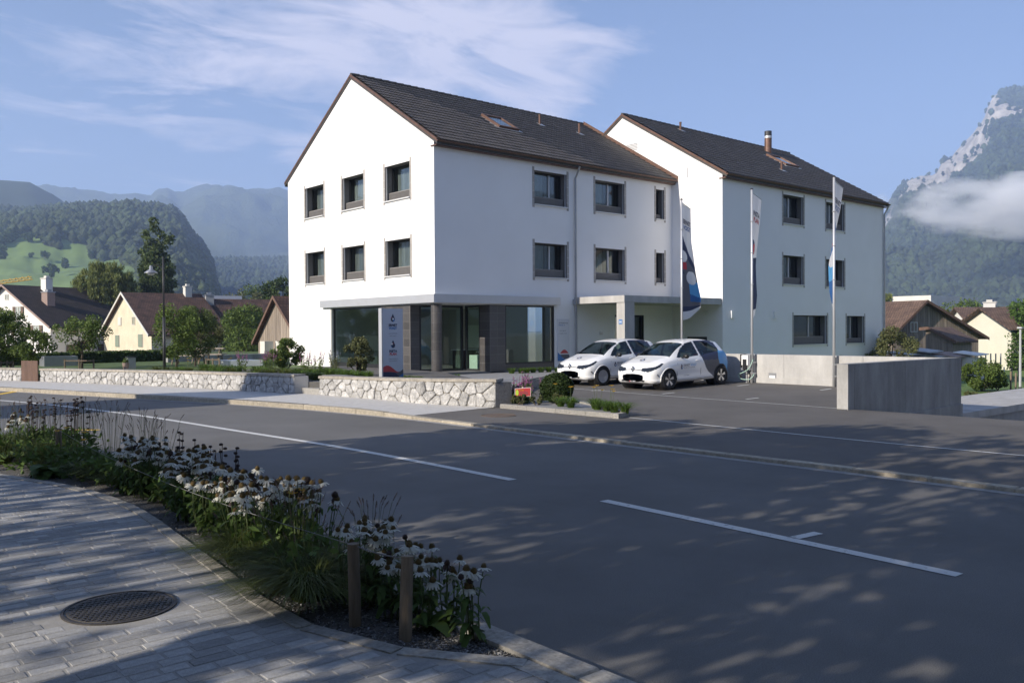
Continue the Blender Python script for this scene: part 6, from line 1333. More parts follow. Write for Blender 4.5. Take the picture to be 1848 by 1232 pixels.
p = MB(); p.lathe([(.02, .28), (.05, .26), (.06, .14), (.22, .03), (.235, 0), (.22, .0)], (hx, hy, 3.16), 20); p.build('lamp_shade', 'zinc', sl_, True); p = MB(); p.lathe([(0, -.07), (.1, -.05), (.13, .0)], (hx, hy, 3.15), 16); p.build('bulb_cover', 'whitepaint', sl_, True)
def garden_tree(u, vt, D, R, h0, n, nl, m, lb, trunk=.05, kind='vase', ln=.11, wd=.07, base=-.5, cr=None):
    nl = int(nl*2.0)
    q = at(u, 650, D); H = at(u, vt, D)[2]-base; cl = clumps_in(kind, H*h0, H-R*.2, R, n, cr or R*.34); return tree('garden_tree', lb, 'tree', (q[0], q[1], base), cl, nl, ln, wd, m, trunk, H*h0+.25, limbs=12, shell=.3)
garden_tree(147, 570, 37, 1.02, .42, 22, 1500, 'leaf', 'slender young tree with open crown before the white house', .05)
garden_tree(318, 548, 37, 1.0, .22, 40, 3000, 'leaf', 'dense round green tree right behind the lamp post', .05, 'round')
garden_tree(352, 552, 38.5, .95, .22, 38, 2700, 'leaf_poplar', 'second dense round tree, right of the lamp post', .05, 'round')
garden_tree(376, 562, 41, .8, .28, 30, 2200, 'leaf_olive', 'grey green smaller tree in front of the grey house wall', .04, 'round')
garden_tree(18, 560, 34, .95, .25, 30, 2300, 'leaf', 'leafy garden tree at the left edge in front of the white house', .05, 'round')
garden_tree(58, 590, 33, .75, .35, 20, 1100, 'leaf', 'thin young tree left of the wooden gate', .035)
garden_tree(-25, 548, 33, 1.0, .25, 30, 2300, 'leaf', 'garden tree cut by the left picture edge', .05, 'round')
q = at(445, 600, 70); tree('background_tree', 'tall dense climber covered tree between the red roofed house and the timber barn', 'tree', (q[0], q[1], -3), clumps_in('round', .3, 5.8, 2.0, 46, .75), 10000, .18, .14, 'leaf', .15, limbs=6)
def frame_guard(u0, u1, v0, v1, D, lb):
    t = thing('tree_guard', lb, 'tree guard', tuple(at((u0+u1)/2, v1, D))); 
    for u in np.linspace(u0, u1, 3):
        a = at(u, 660, D); MBt = MB(); MBt.tube([(a[0], a[1], -.5), (a[0], a[1], at(u, v0-2, D)[2])], .035, 6); MBt.build('post', 'wood', t)
    for v in (v0+1,):
        a, b = at(u0, v, D), at(u1, v, D); p = MB(); p.tube([a, b], .03, 6); p.build('rail', 'wood', t)
frame_guard(117, 169, 650, 662, 36.5, 'low wooden rail frame round the slender young tree')
frame_guard(372, 396, 648, 665, 37, 'wooden post frame round the tree beside the picnic benches')
frame_guard(2, 24, 653, 662, 33.5, 'wooden rail frame at the far left')
def bench(u, v, D, lb):
    a = at(u, v, D); t = thing('picnic_bench', lb, 'bench', (a[0], a[1], -.45), -.6); OFF[t] = (0, 0, 0)
    for y in (-.55, -.1, .1, .55): p = MB(); z = .40 if abs(y) > .3 else .68; p.box(-.8, y-.11, z, .8, y+.11, z+.05); p.build('plank', 'palewood', t)
    for x in (-.6, .6):
        for s in (-1, 1): p = MB(); p.tube([(x, s*.6, 0), (x, s*.08, .68)], .035, 6); p.build('leg', 'wood', t)
        p = MB(); p.box(x-.03, -.6, .33, x+.03, .6, .39); p.build('crossbar', 'wood', t)
bench(340, 660, 41, 'pale wooden picnic bench under the dense trees, nearer the lamp post'); bench(375, 660, 43, 'pale wooden picnic bench further right, beside the post frame')
a = at(236, 655, 36); t = thing('waste_bin', 'grey metal waste bin standing in front of the hedge', 'bin', (a[0], a[1], -.45)); p = MB(); p.prism([(a[0]-.16, a[1]-.13), (a[0]+.16, a[1]-.13), (a[0]+.16, a[1]+.13), (a[0]-.16, a[1]+.13)], -.45, .02); p.build('body', 'zinc', t); p = MB(); p.box(a[0]-.18, a[1]-.15, .022, a[0]+.18, a[1]+.15, .06); p.build('lid', 'steel_dark', t)
a = at(227, 660, 35); t = thing('flower_pot', 'small terracotta pot with plant beside the waste bin', 'flower pot', (a[0], a[1], -.4)); p = MB(); p.lathe([(.10, -.4), (.14, -.16), (.12, -.16), (0, -.18)], (a[0], a[1], 0), 12); p.build('pot', 'chim', t); v, f = leaves_at(rng.normal(size=(120, 3))*.05+V(a[0], a[1], -.1), .09, .05); link('plant', npmesh('plant', v, f, 'leaf', off=off_of(t)), t)
a = at(106, 655, 40); t = thing('water_trough', 'pale grey oblong trough on the lawn before the hedge', 'trough', (a[0], a[1], -.45)); p = MB(); p.box(a[0]-.7, a[1]-.45, -.5, a[0]+.7, a[1]-.40, .0); p.box(a[0]-.7, a[1]+.40, -.5, a[0]+.7, a[1]+.45, .0); p.box(a[0]-.7, a[1]-.4, -.5, a[0]-.65, a[1]+.4, .0); p.box(a[0]+.65, a[1]-.4, -.5, a[0]+.7, a[1]+.4, .0); p.box(a[0]-.65, a[1]-.4, -.5, a[0]+.65, a[1]+.4, -.1); p.build('basin', 'zinc', t)
qa, qb = at(300, 660, 44), at(505, 660, 50); p = MB(); d = (qb-qa)[:2]; nr = unit(V(-d[1], d[0]))*.15
for i in range(8):
    a, b = qa[:2]+d*i/8, qa[:2]+d*(i+1)/8-d*.0006; p = MB(); p.prism([a-nr, b-nr, b+nr, a+nr], -1, -.16); o = p.build('wall_block', 'concrete_dark', None); 
    if i == 0: gw = thing('garden_wall', 'low grey rough garden wall behind the picnic benches', 'garden wall', (*((qa+qb)/2)[:2], -.5))
    o.parent = gw; o.location = tuple(-c for c in OFF[gw])
a = at(430, 664, 39); p = MB(); p.box(a[0]-.75, a[1]-.9, -.5, a[0]+.75, a[1]+.9, -.20); tag(p.build('table_top', 'whitepaint', None), 'flat white cover box on the lawn, left of the flower bed', 'cover box')

# ------------------------------------------------------------------ garden plants by the shop
def blades(n, c, r0, h, spread, wd, droop, seg=4, hj=.45):
    """curved grass blades as ribbons: returns verts, quads"""
    a = rng.uniform(0, 2*np.pi, n); rr = r0*np.sqrt(rng.random(n)); b = np.stack([c[0]+rr*np.cos(a), c[1]+rr*np.sin(a), np.full(n, c[2])], 1)
    az = a+rng.normal(size=n)*.6; H = h*rng.uniform(1-hj, 1.05, n); SP = spread*rng.uniform(.15, 1.1, n); d = np.stack([np.cos(az), np.sin(az), 0*az], 1); sd = np.stack([-np.sin(az), np.cos(az), 0*az], 1)
    vs = []
    for k in range(seg+1):
        t = k/seg; p = b+d*(SP*t**1.6)[:, None]; p[:, 2] += H*(t-droop*t**2.6); w_ = wd*(1-.85*t**1.5)*.5; vs += [p-sd*w_, p+sd*w_]
    v = np.stack(vs, 1); m = 2*(seg+1); f = np.array([(2*k, 2*k+1, 2*k+3, 2*k+2) for k in range(seg)]); fs = (f[None]+(np.arange(n)*m)[:, None, None]).reshape(-1, 4); return v.reshape(-1, 3), fs
def merge(parts):
    V_, F_, o = [], [], 0
    for v, f in parts: V_.append(v); F_.append(np.asarray(f)+o); o += len(v)
    return np.concatenate(V_), np.concatenate(F_)
def clump_plant(name, label, cat, c, n, r0, h, spread, wd, droop, m, group=None, flowers=None):
    t = thing(name, label, cat, c, 0, group); v, f = blades(n, c, r0, h, spread, wd, droop); link('blades', npmesh('blades', v, f, m, off=c), t)
    if flowers:
        fm, k, fh, fr = flowers
        for i in range(k):
            a = random.uniform(0, 6.28); r = random.uniform(0, r0+spread*.35); q = V(c[0]+r*math.cos(a), c[1]+r*math.sin(a), c[2]+fh*random.uniform(.85, 1.1)); p = MB(); p.tube([(c[0]+r*.4*math.cos(a), c[1]+r*.4*math.sin(a), c[2]), q], .004, 4); p.build('stalk', 'stem', t)
            p = MB()
            for j in range(6):
                b = j*math.pi/3+random.uniform(-.2, .2); d = V(math.cos(b), math.sin(b), .55); s = V(-math.sin(b), math.cos(b), 0); p.add([q, q+d*fr*.6+s*fr*.28, q+d*fr+V(0, 0, -fr*.2), q+d*fr*.6-s*fr*.28], [(0, 1, 2, 3)])
            p.build('flower', fm, t)
    return t
def spike_plant(name, label, cat, c, n, r, h, m, fm, group=None, nl=260):
    t = thing(name, label, cat, c, 0, group); C = V(*c); p = MB(); P = []; fl = []
    for i in range(n):
        a, rr = random.uniform(0, 6.28), r*math.sqrt(random.random()); hh = h*random.uniform(.65, 1.05); e = C+V(rr*math.cos(a), rr*math.sin(a), hh); p.tube([C+V(rr*.5*math.cos(a), rr*.5*math.sin(a), 0), e], .004, 4, False)
        for k in range(nl//n): s = random.uniform(.05, .7); P.append(C+V(rr*(.5+.5*s)*math.cos(a), rr*(.5+.5*s)*math.sin(a), hh*s)+rng.normal(size=3)*.03)
        for k in range(14): s = random.uniform(.70, 1.0); fl.append(C+V(rr*(.5+.5*s)*math.cos(a), rr*(.5+.5*s)*math.sin(a), hh*s)+rng.normal(size=3)*.012)
    p.build('stems', 'stem', t); v, f = leaves_at(np.array(P), .085, .03); link('leaves', npmesh('leaves', v, f, m, off=c), t); v, f = leaves_at(np.array(fl), .03, .028); link('flowers', npmesh('flowers', v, f, fm, off=c), t)['kind'] = 'stuff'; return t
GZ = -.36
g = MB(); g.prism([(-5.75, -7.2), (-2.4, -5.2), (-1.5, -3), (-.6, -1.2), (-.3, 5.9), (-9.0, 5.9), (-8.1, 2.9), (-6.75, -3.1), (-6.4, -4.0)], -.9, -.36); struct('garden_bed', g, 'soil')
bush('garden_shrub', 'upright olive shrub in front of the large left shop window', 'shrub', (-4.05, -1.5, GZ), .50, .46, 1.35, 4600, .07, .04, 'leaf_olive', n=40)
bush('garden_shrub', 'dark green shrub against the left corner of the white gable', 'shrub', (-3.78, 4.13, GZ), .62, .55, 1.25, 5200, .075, .055, 'leaf', n=36)
rr = random.Random(11)
for i in range(64):                                       # herb and lily clumps behind the wall
    s = rr.random(); y = -5.2+s*10.6; x = -6.15-.22*(y+4)+rr.uniform(.2, 2.8)
    clump_plant('lily_clump', 'green grassy lily clump in the bed behind the stone wall', 'plant', (x, y, GZ), 110, .14, (.16 if y < -3.3 else rr.uniform(.36, .56)), .30, .022, .55, 'lily' if i % 3 else 'blade', 'lily clumps behind the stone wall', ('yellowflower', rr.randint(1, 2), .46, .06) if i % 4 == 0 and y > 1 else None)
for i, (x, y) in enumerate(((-4.5, 3.9), (-4.9, 3.3), (-4.2, 1.9), (-5.2, 4.6), (-4.4, .6))):
    spike_plant('pink_perennial', 'loose pink flowered perennial in the bed below the white gable', 'plant', (x, y, GZ), 14, .28, .75, 'leaf', 'pinkflower', 'pink perennials below the gable')
spike_plant('lavender', 'hazy blue grey perennial against the sunlit white gable', 'plant', (-2.6, 2.6, GZ), 16, .25, .8, 'leaf_olive', mat('hazy_blue', (.30, .33, .48), .8))
for i in range(9): clump_plant('grass_clump', 'fresh green grass clump in the gravel strip below the right shop window', 'plant', (2.9+i*.33, -.85-.06*i+rr.uniform(-.1, .1), -.56), 130, .09, .40, .28, .016, .5, 'lily', 'grass clumps below the shop window')
for i in range(3): clump_plant('grass_clump', 'small green grass clump by the corner column', 'plant', (-.6+i*.3, -1.1+rr.uniform(-.2, .2), -.56), 60, .08, .22, .2, .016, .5, 'lily', 'grass clumps by the corner column')
ED = crv([(-5.0, -9.62), (0.2, -4.8), (3.2, -3.25), (6.9, -1.25)], 4)
ek = thing('bed_edging', 'dark stone edging between the shop bed and the forecourt asphalt', 'edging', (0, -4.8, -.56))
for a, b in zip(ED, ED[1:]):
    p = MB(); n_ = unit(V(-(b-a)[1], (b-a)[0]))*.10; e = (b-a)*.004; p.prism([a+e, b-e, b-e+n_, a+e+n_], -1, -.53); p.build('kerb_stone', 'granite_dark', ek)
# planter plants
q = (-3.9, -10.35, -.70); t = thing('box_ball', 'dense clipped round boxwood ball in the planter island', 'shrub', q)
n = 9000; d = rng.normal(size=(n, 3)); d /= np.linalg.norm(d, axis=1)[:, None]; d *= (.40*rng.uniform(.88, 1.03, n)+.012*np.sin(d[:, 0]*9+d[:, 2]*7))[:, None]; P = d*np.array([1, 1, .88])+np.array([q[0], q[1], q[2]+.36]); P = P[P[:, 2] > q[2]+.02]
v, f = leaves_at(P, .045, .03); link('foliage', npmesh('foliage', v, f, 'leaf_box', off=q), t); p = MB(); p.lathe([(.0, .02), (.24, .10), (.33, .35), (.24, .60), (0, .66)], q, 14); p.build('inner_twigs', 'leaf_dark', t, True)
for i, (x, y, h) in enumerate(((-4.75, -9.75, .62), (-4.35, -9.72, .72), (-4.05, -9.5, .66), (-3.6, -9.62, .6), (-4.55, -10.0, .48))): spike_plant('loosestrife', 'pink purple loosestrife clump behind the small red sign', 'plant', (x, y, -.70), 12, .16, h, 'leaf', 'pinkflower', 'loosestrife clumps in the planter')
for i, (x, y) in enumerate(((-4.62, -10.45), (-4.25, -10.75), (-3.45, -9.95), (-4.9, -10.15))): bush('ground_plant', 'low leafy green clump on the gravel of the planter', 'plant', (x, y, -.70), .2, .2, .26, 420, .06, .045, 'leaf_olive', 'low clumps in the planter', 10)
for i, (x, y, k) in enumerate(((-4.55, -11.15, 1), (-4.62, -11.55, 2), (-4.35, -12.05, 0), (-4.55, -12.3, 3), (-4.62, -12.65, 2), (-4.72, -12.95, 1), (-4.75, -13.28, 0))): clump_plant('daylily', 'bright green daylily clump with yellow flowers at the planter edge', 'plant', (x, y, -.70), 130, .07, .50, .42, .017, .62, 'lily', 'daylilies along the planter kerb', ('yellowflower', k, .48, .065) if k else None)
sg = thing('plant_sign', 'small red sign with green leaf mark on a wooden peg', 'sign', (-4.72, -10.05, -.70), 0); OFF[sg] = (0, 0, 0); sg.rotation_euler = (0, 0, -.72)
p = MB(); p.tube([(0, .02, 0), (0, .02, .41)], .022, 8); p.build('peg', 'palewood', sg); p = MB(); p.extr([(-.19, 0, .16), (.19, 0, .185), (.19, 0, .395), (-.19, 0, .37)], (0, .012, 0)); p.build('rim', 'whitepaint', sg); p = MB(); p.poly([(-.18, -.002, .17), (.18, -.002, .193), (.18, -.002, .385), (-.18, -.002, .362)]); p.build('board', 'red', sg)
lf = [(-.135+.036*math.sin(t)*(1 if 1 else 0), .265-.062*math.cos(t)*(1.0 if math.cos(t) > 0 else 1.25)) for t in np.linspace(0, 2*math.pi, 22)[:-1]]
p = MB(); p.poly([(x, -.004, z) for x, z in lf]); p.build('leaf_mark', mat('lime_print', (.45, .62, .06), .5), sg)
p = MB(); text(p, 'Kies', .06, lambda a, b: (a, -.004, b), -.085, .315, .02, 'LEFT'); p.build('lettering', 'yellowflower', sg)
p = MB(); text(p, 'spart Pflege', .042, lambda a, b: (a, -.004, b), -.075, .265, .01, 'LEFT'); text(p, 'und Wasser', .042, lambda a, b: (a, -.004, b), -.075, .225, .01, 'LEFT'); p.build('small_lettering', 'greyprint', sg)

# ------------------------------------------------------------------ the foreground flower bed
BZ = -.70
def lance(base, tip, wd, sag, seg=3):
    b, t = V(*base), V(*tip); d = t-b; s = unit(np.cross(d, V(0, 0, 1)))*wd*.5; up = V(0, 0, 1); vs = []
    for k in range(seg+1):
        u = k/seg; p = b+d*u+up*(-sag*u*u+sag*.3*math.sin(math.pi*u)); w_ = math.sin(math.pi*(u*.86+.07))**.8
        vs += [p-s*w_+up*.006*w_, p+s*w_+up*.006*w_]
    return np.array(vs), np.array([(2*k, 2*k+1, 2*k+3, 2*k+2) for k in range(seg)])
def flower_meshes(kind):
    pet, con = MB(), MB(); n = random.randint(13, 17); R_, droop = random.uniform(.032, .039), random.uniform(.35, .95) if kind == 'fresh' else 1.5
    for i in range(n):
        a = 2*math.pi*i/n+random.uniform(-.12, .12); dr = droop+random.uniform(-.2, .2); d = V(math.cos(a), math.sin(a), 0); s = V(-math.sin(a), math.cos(a), 0); L_ = R_*random.uniform(.85, 1.12)*1.15
        q0 = d*.009; q1 = d*(.009+L_*.5*math.cos(dr*.6))+V(0, 0, -L_*.5*math.sin(dr*.6)); q2 = q1+d*L_*.5*math.cos(dr)+V(0, 0, -L_*.5*math.sin(dr)); w_ = .0068
        if kind == 'faded' and random.random() < .65: continue
        pet.add([q0-s*w_*.5, q0+s*w_*.5, q1+s*w_, q1-s*w_, q2+s*w_*.6, q2-s*w_*.6], [(0, 1, 2, 3), (3, 2, 4, 5)])
    con.lathe([(.0, -.006), (.011, -.004), (.0165, .003), (.0155, .012), (.010, .021), (0, .026)], (0, 0, 0), 9)
    for k in range(46):
        t = random.random(); a = k*2.4; r = .0168*math.cos(t*1.35)**.8; z = .003+.021*math.sin(t*1.5); d = V(r*math.cos(a), r*math.sin(a), z); o_ = unit(V(d[0], d[1], d[2]*.7))*.0035; con.add([d+V(.0012, 0, 0), d+V(-.0008, .001, 0), d+V(0, -.001, .001), d+o_], [(0, 1, 3), (1, 2, 3), (2, 0, 3)])
    return (pet.mesh('petals', 'petal' if kind == 'fresh' else 'seed') if pet.f else None), con.mesh('cone', 'cone' if kind == 'fresh' else 'seed', True)
FLM = [flower_meshes('fresh') for _ in range(7)]; FAD = [flower_meshes('faded') for _ in range(3)]
def coneflower(c, h, n, r, label, group, fade=.15, big=1.0):
    t = thing('coneflower', label, 'flowers', c, 0, group); C = V(*c); st = MB(); lv = []
    for i in range(n):
        a, rr_ = random.uniform(0, 6.28), r*math.sqrt(random.random()); hh = h*random.uniform(.72, 1.05); e = C+V(rr_*math.cos(a), rr_*math.sin(a), hh); b = C+V(rr_*.55*math.cos(a), rr_*.55*math.sin(a), 0); md = (b+e)/2+V(random.gauss(0, .012), random.gauss(0, .012), .02)
        st.tube([b, md, e], [.0048, .004, .0032], 5, False)
        for k in range(random.randint(5, 8)):
            s = random.uniform(.08, .86); p0 = b+(e-b)*s; aa = random.uniform(0, 6.28); L_ = random.uniform(.07, .13)*(1.25-.7*s); lv.append(lance(p0, p0+V(L_*math.cos(aa), L_*math.sin(aa), L_*random.uniform(-.1, .4)), L_*.34, L_*.5))
        k = random.choice(FAD if random.random() < fade else FLM); fl = bpy.data.objects.new('flower', None); COL.objects.link(fl); fl.parent = t; fl.location = tuple(e-C); fl.rotation_euler = (random.gauss(0, .22), random.gauss(0, .22), random.uniform(0, 6)); sc = big*1.12*random.uniform(.85, 1.15); fl.scale = (sc,)*3
        if k[0]: link('petals', k[0], fl)
        link('cone', k[1], fl)
    st.build('stems', 'stem', t); v, f = merge(lv); link('leaves', npmesh('leaves', v, f, 'leaf_bed', off=c), t); return t
rr = random.Random(5)
lab1 = ('white coneflower clump in the big drift along the road edge of the bed', 'white coneflowers of the middle drift')
for i in range(40):
    y = -15.2-4.3*(i/39); x0, x1 = edge_x(y)+.20, x_on(NK, y)-.16; x = x0+(x1-x0)*rr.random(); coneflower((x, y+rr.uniform(-.1, .1), BZ), rr.uniform(.46, .62), rr.randint(6, 9), .17, *lab1, fade=.22, big=1.25)
for (x, y, h, n) in ((-15.42, -20.72, .47, 12), (-15.26, -20.95, .44, 10), (-15.5, -20.55, .5, 9), (-15.3, -20.55, .5, 10), (-15.46, -21.0, .42, 9)): coneflower((x, y, BZ), h, n, .13, 'white coneflower clump just behind the pair of wooden posts', 'white coneflowers behind the posts', .05, 1.0)
coneflower((-15.41, -21.25, BZ), .39, 7, .11, 'white coneflower plant right of the leaning post, with one big drooping leaf', None, .0)
coneflower((-15.34, -21.6, BZ), .40, 7, .12, 'last white coneflower plant at the tip of the bed by the kerb', None, .1)
coneflower((-15.28, -21.3, BZ), .37, 6, .10, 'white coneflower plant beside the kerb near the tip of the bed', None, .1)
for i in range(9):
    y = -10.2-1.9*rr.random(); x = rr.uniform(edge_x(y)+.5, x_on(NK, y)-.25); coneflower((x, y, BZ), .6, 6, .18, 'white coneflower clump at the far left end of the bed', 'white coneflowers of the far drift', .4)
def fountain(c, n, h, sp, np_, label, ph, group=None):
    t = thing('fountain_grass', label, 'ornamental grass', c, 0, group); v, f = blades(n, c, .10, h, sp, .0085, .62, 5); link('blades', npmesh('blades', v, f, 'blade', off=c), t); C = V(*c); pv, pf, st = [], [], MB()
    for i in range(np_):
        a = random.uniform(0, 6.28); lean = random.uniform(.05, .5)*sp; hh = ph*random.uniform(.75, 1.08); d = V(math.cos(a), math.sin(a), 0); b = C+d*.05; tip = C+d*(lean+.05)+V(0, 0, hh); st.tube([b, (b+tip)/2+V(0, 0, .05), tip], .0016, 4, False)
        ax = unit(d*.5+V(0, 0, 1.)+rng.normal(size=3)*.12); L_ = random.uniform(.055, .085)
        for k in range(46):
            s = random.random(); q = tip+ax*L_*s; r_ = .011*math.sin(math.pi*(s*.9+.08)); o_ = rng.normal(size=3); o_ -= ax*(o_@ax)*.4; o_ = unit(o_); e = q+o_*r_+ax*.012; w_ = unit(np.cross(o_, ax))*.0016; i0 = len(pv); pv += [q-w_, q+w_, e+w_*.4, e-w_*.4]; pf.append((i0, i0+1, i0+2, i0+3))
    if np_: st.build('stalks', 'stem', t); link('plumes', npmesh('plumes', pv, pf, 'plume', off=c), t)
    return t
fountain((-15.66, -20.28, BZ), 1900, .50, .62, 20, 'big dark fountain grass tuft left of the upright wooden post', .50)
fountain((-15.50, -19.75, BZ), 1300, .50, .55, 26, 'fountain grass with pale plumes behind the pair of posts', .60)
fountain((-15.62, -19.15, BZ), 1000, .46, .50, 12, 'dark fountain grass at the paved edge below the coneflower drift', .5)
fountain((-15.12, -20.15, BZ), 700, .42, .32, 18, 'fountain grass with drooping plumes at the road kerb', .52)
for (x, y, n, k) in ((-15.05, -14.0, 650, 26), (-14.98, -14.9, 650, 26), (-15.2, -13.2, 650, 22), (-15.02, -15.6, 500, 16), (-15.3, -14.4, 600, 8)): fountain((x, y, BZ), n, .5, .38, k, 'fountain grass with grey plumes standing out against the sunny road', .78, 'plumed grasses of the far bed')
for (x, y) in ((-15.55, -11.6), (-15.7, -10.9), (-15.3, -12.3), (-15.9, -12.2), (-16.1, -11.5), (-15.6, -12.9)): fountain((x, y, BZ), 520, .62, .45, 10, 'dense grey green grass tuft at the left end of the bed', .75, 'grass tufts of the left bed end')
for (x, y) in ((-15.38, -14.15), (-15.30, -14.75), (-15.45, -13.55), (-15.25, -15.2)): clump_plant('daylily', 'fresh green daylily clump at the paved edge of the bed', 'plant', (x, y, BZ), 240, .10, .42, .40, .014, .62, 'blade', 'daylilies at the paved edge', ('yellowflower', 2, .50, .05) if y in (-14.15, -13.55) else None)
clump_plant('daylily', 'daylily with open yellow blooms between the coneflowers and the grass tuft', 'plant', (-15.3, -19.45, BZ), 120, .08, .40, .32, .014, .6, 'blade', None, ('yellowflower', 3, .50, .055))
clump_plant('daylily', 'daylily with orange yellow blooms at the far left of the bed', 'plant', (-16.2, -10.6, BZ), 120, .08, .45, .32, .014, .6, 'blade', None, ('yellowflower', 6, .62, .055))
def phlomis(c, n, h, label, group):
    t = thing('seedhead_plant', label, 'plant', c, 0, group); C = V(*c); st, sh = MB(), MB()
    for i in range(n):
        a, r_ = random.uniform(0, 6.28), .16*math.sqrt(random.random()); hh = h*random.uniform(.75, 1.05); b = C+V(r_*math.cos(a), r_*math.sin(a), 0); st.tube([b, b+V(random.gauss(0, .02), random.gauss(0, .02), hh)], .0035, 5, False); e = b+V(0, 0, hh)
        for k in range(random.randint(2, 4)): z = hh-.075*k; sh.lathe([(0, -.012), (.016, -.008), (.021, .0), (.014, .011), (0, .014)], C+V(r_*math.cos(a), r_*math.sin(a), z)+rng.normal(size=3)*.004, 8)
    st.build('stems', 'seed', t); sh.build('seedheads', 'seed', t)['kind'] = 'stuff'; P = np.array([C+V(random.gauss(0, .14), random.gauss(0, .14), random.uniform(.02, h*.45)) for _ in range(150)]); v, f = leaves_at(P, .12, .045); link('leaves', npmesh('leaves', v, f, 'leaf_bed', off=c), t)
for (x, y) in ((-15.0, -11.3), (-14.95, -11.9), (-15.05, -12.6), (-15.4, -11.9), (-15.25, -11.0)): phlomis((x, y, BZ), 7, .78, 'dark whorled seedhead stalks at the left of the bed', 'whorled seedheads of the left bed')
for (x, y) in ((-15.02, -16.3), (-14.98, -16.9), (-15.03, -17.6)): phlomis((x, y, BZ), 6, .66, 'dark whorled seedhead stalks behind the coneflower drift', 'whorled seedheads behind the coneflowers')
def hosta(c, n, r, label):
    t = thing('hosta', label, 'plant', c); lv = []
    for i in range(n): a = random.uniform(0, 6.28); L_ = r*random.uniform(.6, 1.1); lv.append(lance((c[0], c[1], c[2]+.03), (c[0]+L_*math.cos(a), c[1]+L_*math.sin(a), c[2]+L_*random.uniform(.3, 1.0)), L_*.62, L_*.5, 5))
    v, f = merge(lv); link('leaves', npmesh('leaves', v, f, 'leaf_bed', smooth=True, off=c), t)
hosta((-15.72, -13.85, BZ), 34, .26, 'low broad leaved hosta at the paved edge near the far wooden post')
hosta((-15.45, -21.33, BZ), 9, .17, 'large leaved young plant at the foot of the leaning post')
gv, gf = [], []
P = np.stack([np.zeros(900)]*3, 1); P = np.stack([np.zeros(2600)]*3, 1); ys_ = rng.uniform(-20.2, -11, 2600)
for i in range(2600):
    y = ys_[i]; P[i] = (random.uniform(edge_x(y)+.16, x_on(NK, y)-.15), y, BZ+random.uniform(.02, .30))
v, f = leaves_at(P, .11, .045); o = link('bed_undergrowth', npmesh('bed_undergrowth', v, f, 'leaf_bed')); o['kind'] = 'stuff'
def post(c, tip, r, label):
    t = tag(MB().tube([V(*c)-V(0, 0, .1), V(*c)*.5+V(*tip)*.5, tip], [r*1.04, r, r*.97], 16).build('wooden_post', 'wood', None), label, 'post'); return t
post((-15.70, -20.94, BZ), (-15.705, -20.93, -.215), .036, 'upright round wooden post in the gravel of the flower bed')
post((-15.62, -21.34, BZ), (-15.585, -21.32, -.235), .036, 'leaning round wooden post nearest the tip of the bed')
post((-15.4, -12.95, BZ), (-15.4, -12.95, -.21), .038, 'grey wooden post at the far left end of the flower bed')
def sag(a, b, s, n=12): a, b = V(*a), V(*b); return [a+(b-a)*i/n-V(0, 0, s*4*(i/n)*(1-i/n)) for i in range(n+1)]
tag(MB().tube(sag((-15.70, -20.93, -.225), (-15.40, -12.95, -.225), .10, 30), .0022, 5).build('rope', 'rope', None), 'thin sagging rope from the upright post to the far post', 'rope')
tag(MB().tube(sag((-15.70, -20.93, -.225), (-15.59, -21.32, -.245), .015), .0045, 5).build('rope', 'rope', None), 'short rope tied between the two near posts', 'rope')

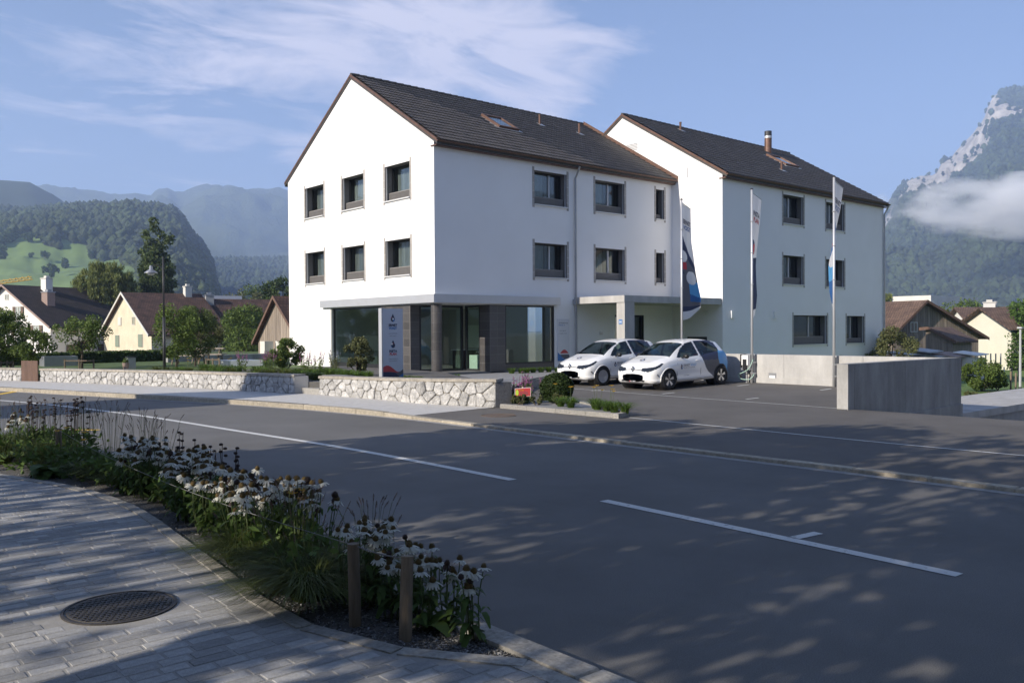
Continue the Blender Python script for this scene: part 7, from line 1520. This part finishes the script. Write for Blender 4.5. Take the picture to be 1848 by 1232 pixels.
# ------------------------------------------------------------------ street trees, houses and lamp beside and behind the camera that shade the street
def shade_tree(x, y, h, R, h0, nl, lb='unseen leafy tree shading the street from beside or behind the camera'):
    cl = clumps_in('round', h0, h-.3, R, 46, R*.40); return tree('street_tree', lb, 'tree', (x, y, -.68), cl, nl, .30, .24, 'leaf', .16, 3, group='street trees of the near pavement', limbs=14, shell=.2)
E_SHADE = 1
for (x, y, h, R, h0) in ((-21.0, -13.9, 7.0, 1.9, 2.8), (-21.6, -17.0, 8.2, 2.4, 3.9), (-22.0, -20.6, 9.3, 2.7, 3.8), (-22.2, -24.6, 9.8, 2.8, 3.3), (-22.4, -28.5, 9.6, 2.6, 2.2), (-26.5, -15.0, 8.5, 2.4, 1.0), (-26.8, -19.0, 9.8, 2.6, 1.0), (-27.0, -23.0, 10.0, 2.6, 1.0), (-31.5, -17.5, 11, 3, 1.0), (-32, -22.5, 12, 3.0, 1.0), (-20.0, -31, 9, 2.4, 2), (-16.5, -33, 13, 4.6, 3), (-9.5, -32.5, 14, 4.8, 3), (-2.0, -32, 13, 4.6, 3), (5.5, -31, 12, 4.2, 3), (-20.5, -26.8, 9.5, 2.6, 2.6), (-23.5, -26, 9, 2.6, 1.6)):  # the big trees well behind the camera are added to cut skylight
    shade_tree(x, y, h, R, h0, (7000 if y < -22 else 4800) if -24 < x <= -20.5 else (650 if x < -24 else 4200))
lx, ly = -20.6, -12.6; sl2 = thing('street_lamp', 'street lamp on the near pavement just left of the view', 'street lamp', (lx, ly, -.68)); p = MB(); p.tube([(lx, ly, -.7), (lx, ly, 4.0)], .05, 8); p.build('post', 'steel_dark', sl2); p = MB(); p.lathe([(.02, .3), (.06, .26), (.22, .03), (0, .02)], (lx, ly, 4.0), 14); p.build('lamp_shade', 'steel_dark', sl2)
house('village_house', 'steep roofed narrow house across the street, out of view on the left', 'house', (-30, -1.5, 8.3), 8, 1.7, 1.7, 5.2, 5.2, .0, -3.2, 'oldwhite', 'roof_dark', .2)
house('village_house', 'white rendered house across the side street, right of the view', 'house', (33, -20, 8.5), 12, 5, 5, 4.5, 4.5, -.9, -3.2, 'housewhite', 'roof_brown', .5, [('g', -2, 4.2, 1, 1.3, 'shutter', True), ('g', 2, 4.2, 1, 1.3, 'shutter', True), ('r', 3, 4.2, 1, 1.3, 'shutter', True), ('r', 8, 4.2, 1, 1.3, 'shutter', True)])
house('village_house', 'grey rendered house on the far side of the street, behind the view', 'house', (14, -52, 8.5), 14, 5.5, 5.5, 5, 5, .3, -3.2, 'greyrender', 'roof_red', .5, [('r', 3, 4.2, 1, 1.3, 'shutter', True)])
house('village_house', 'plain rendered house behind the near pavement, behind the camera', 'house', (-48, -30, 9.5), 16, 6, 6, 5.5, 5.5, math.pi/2*.0, -3.2, 'oldwhite', 'roof_brown', .4)
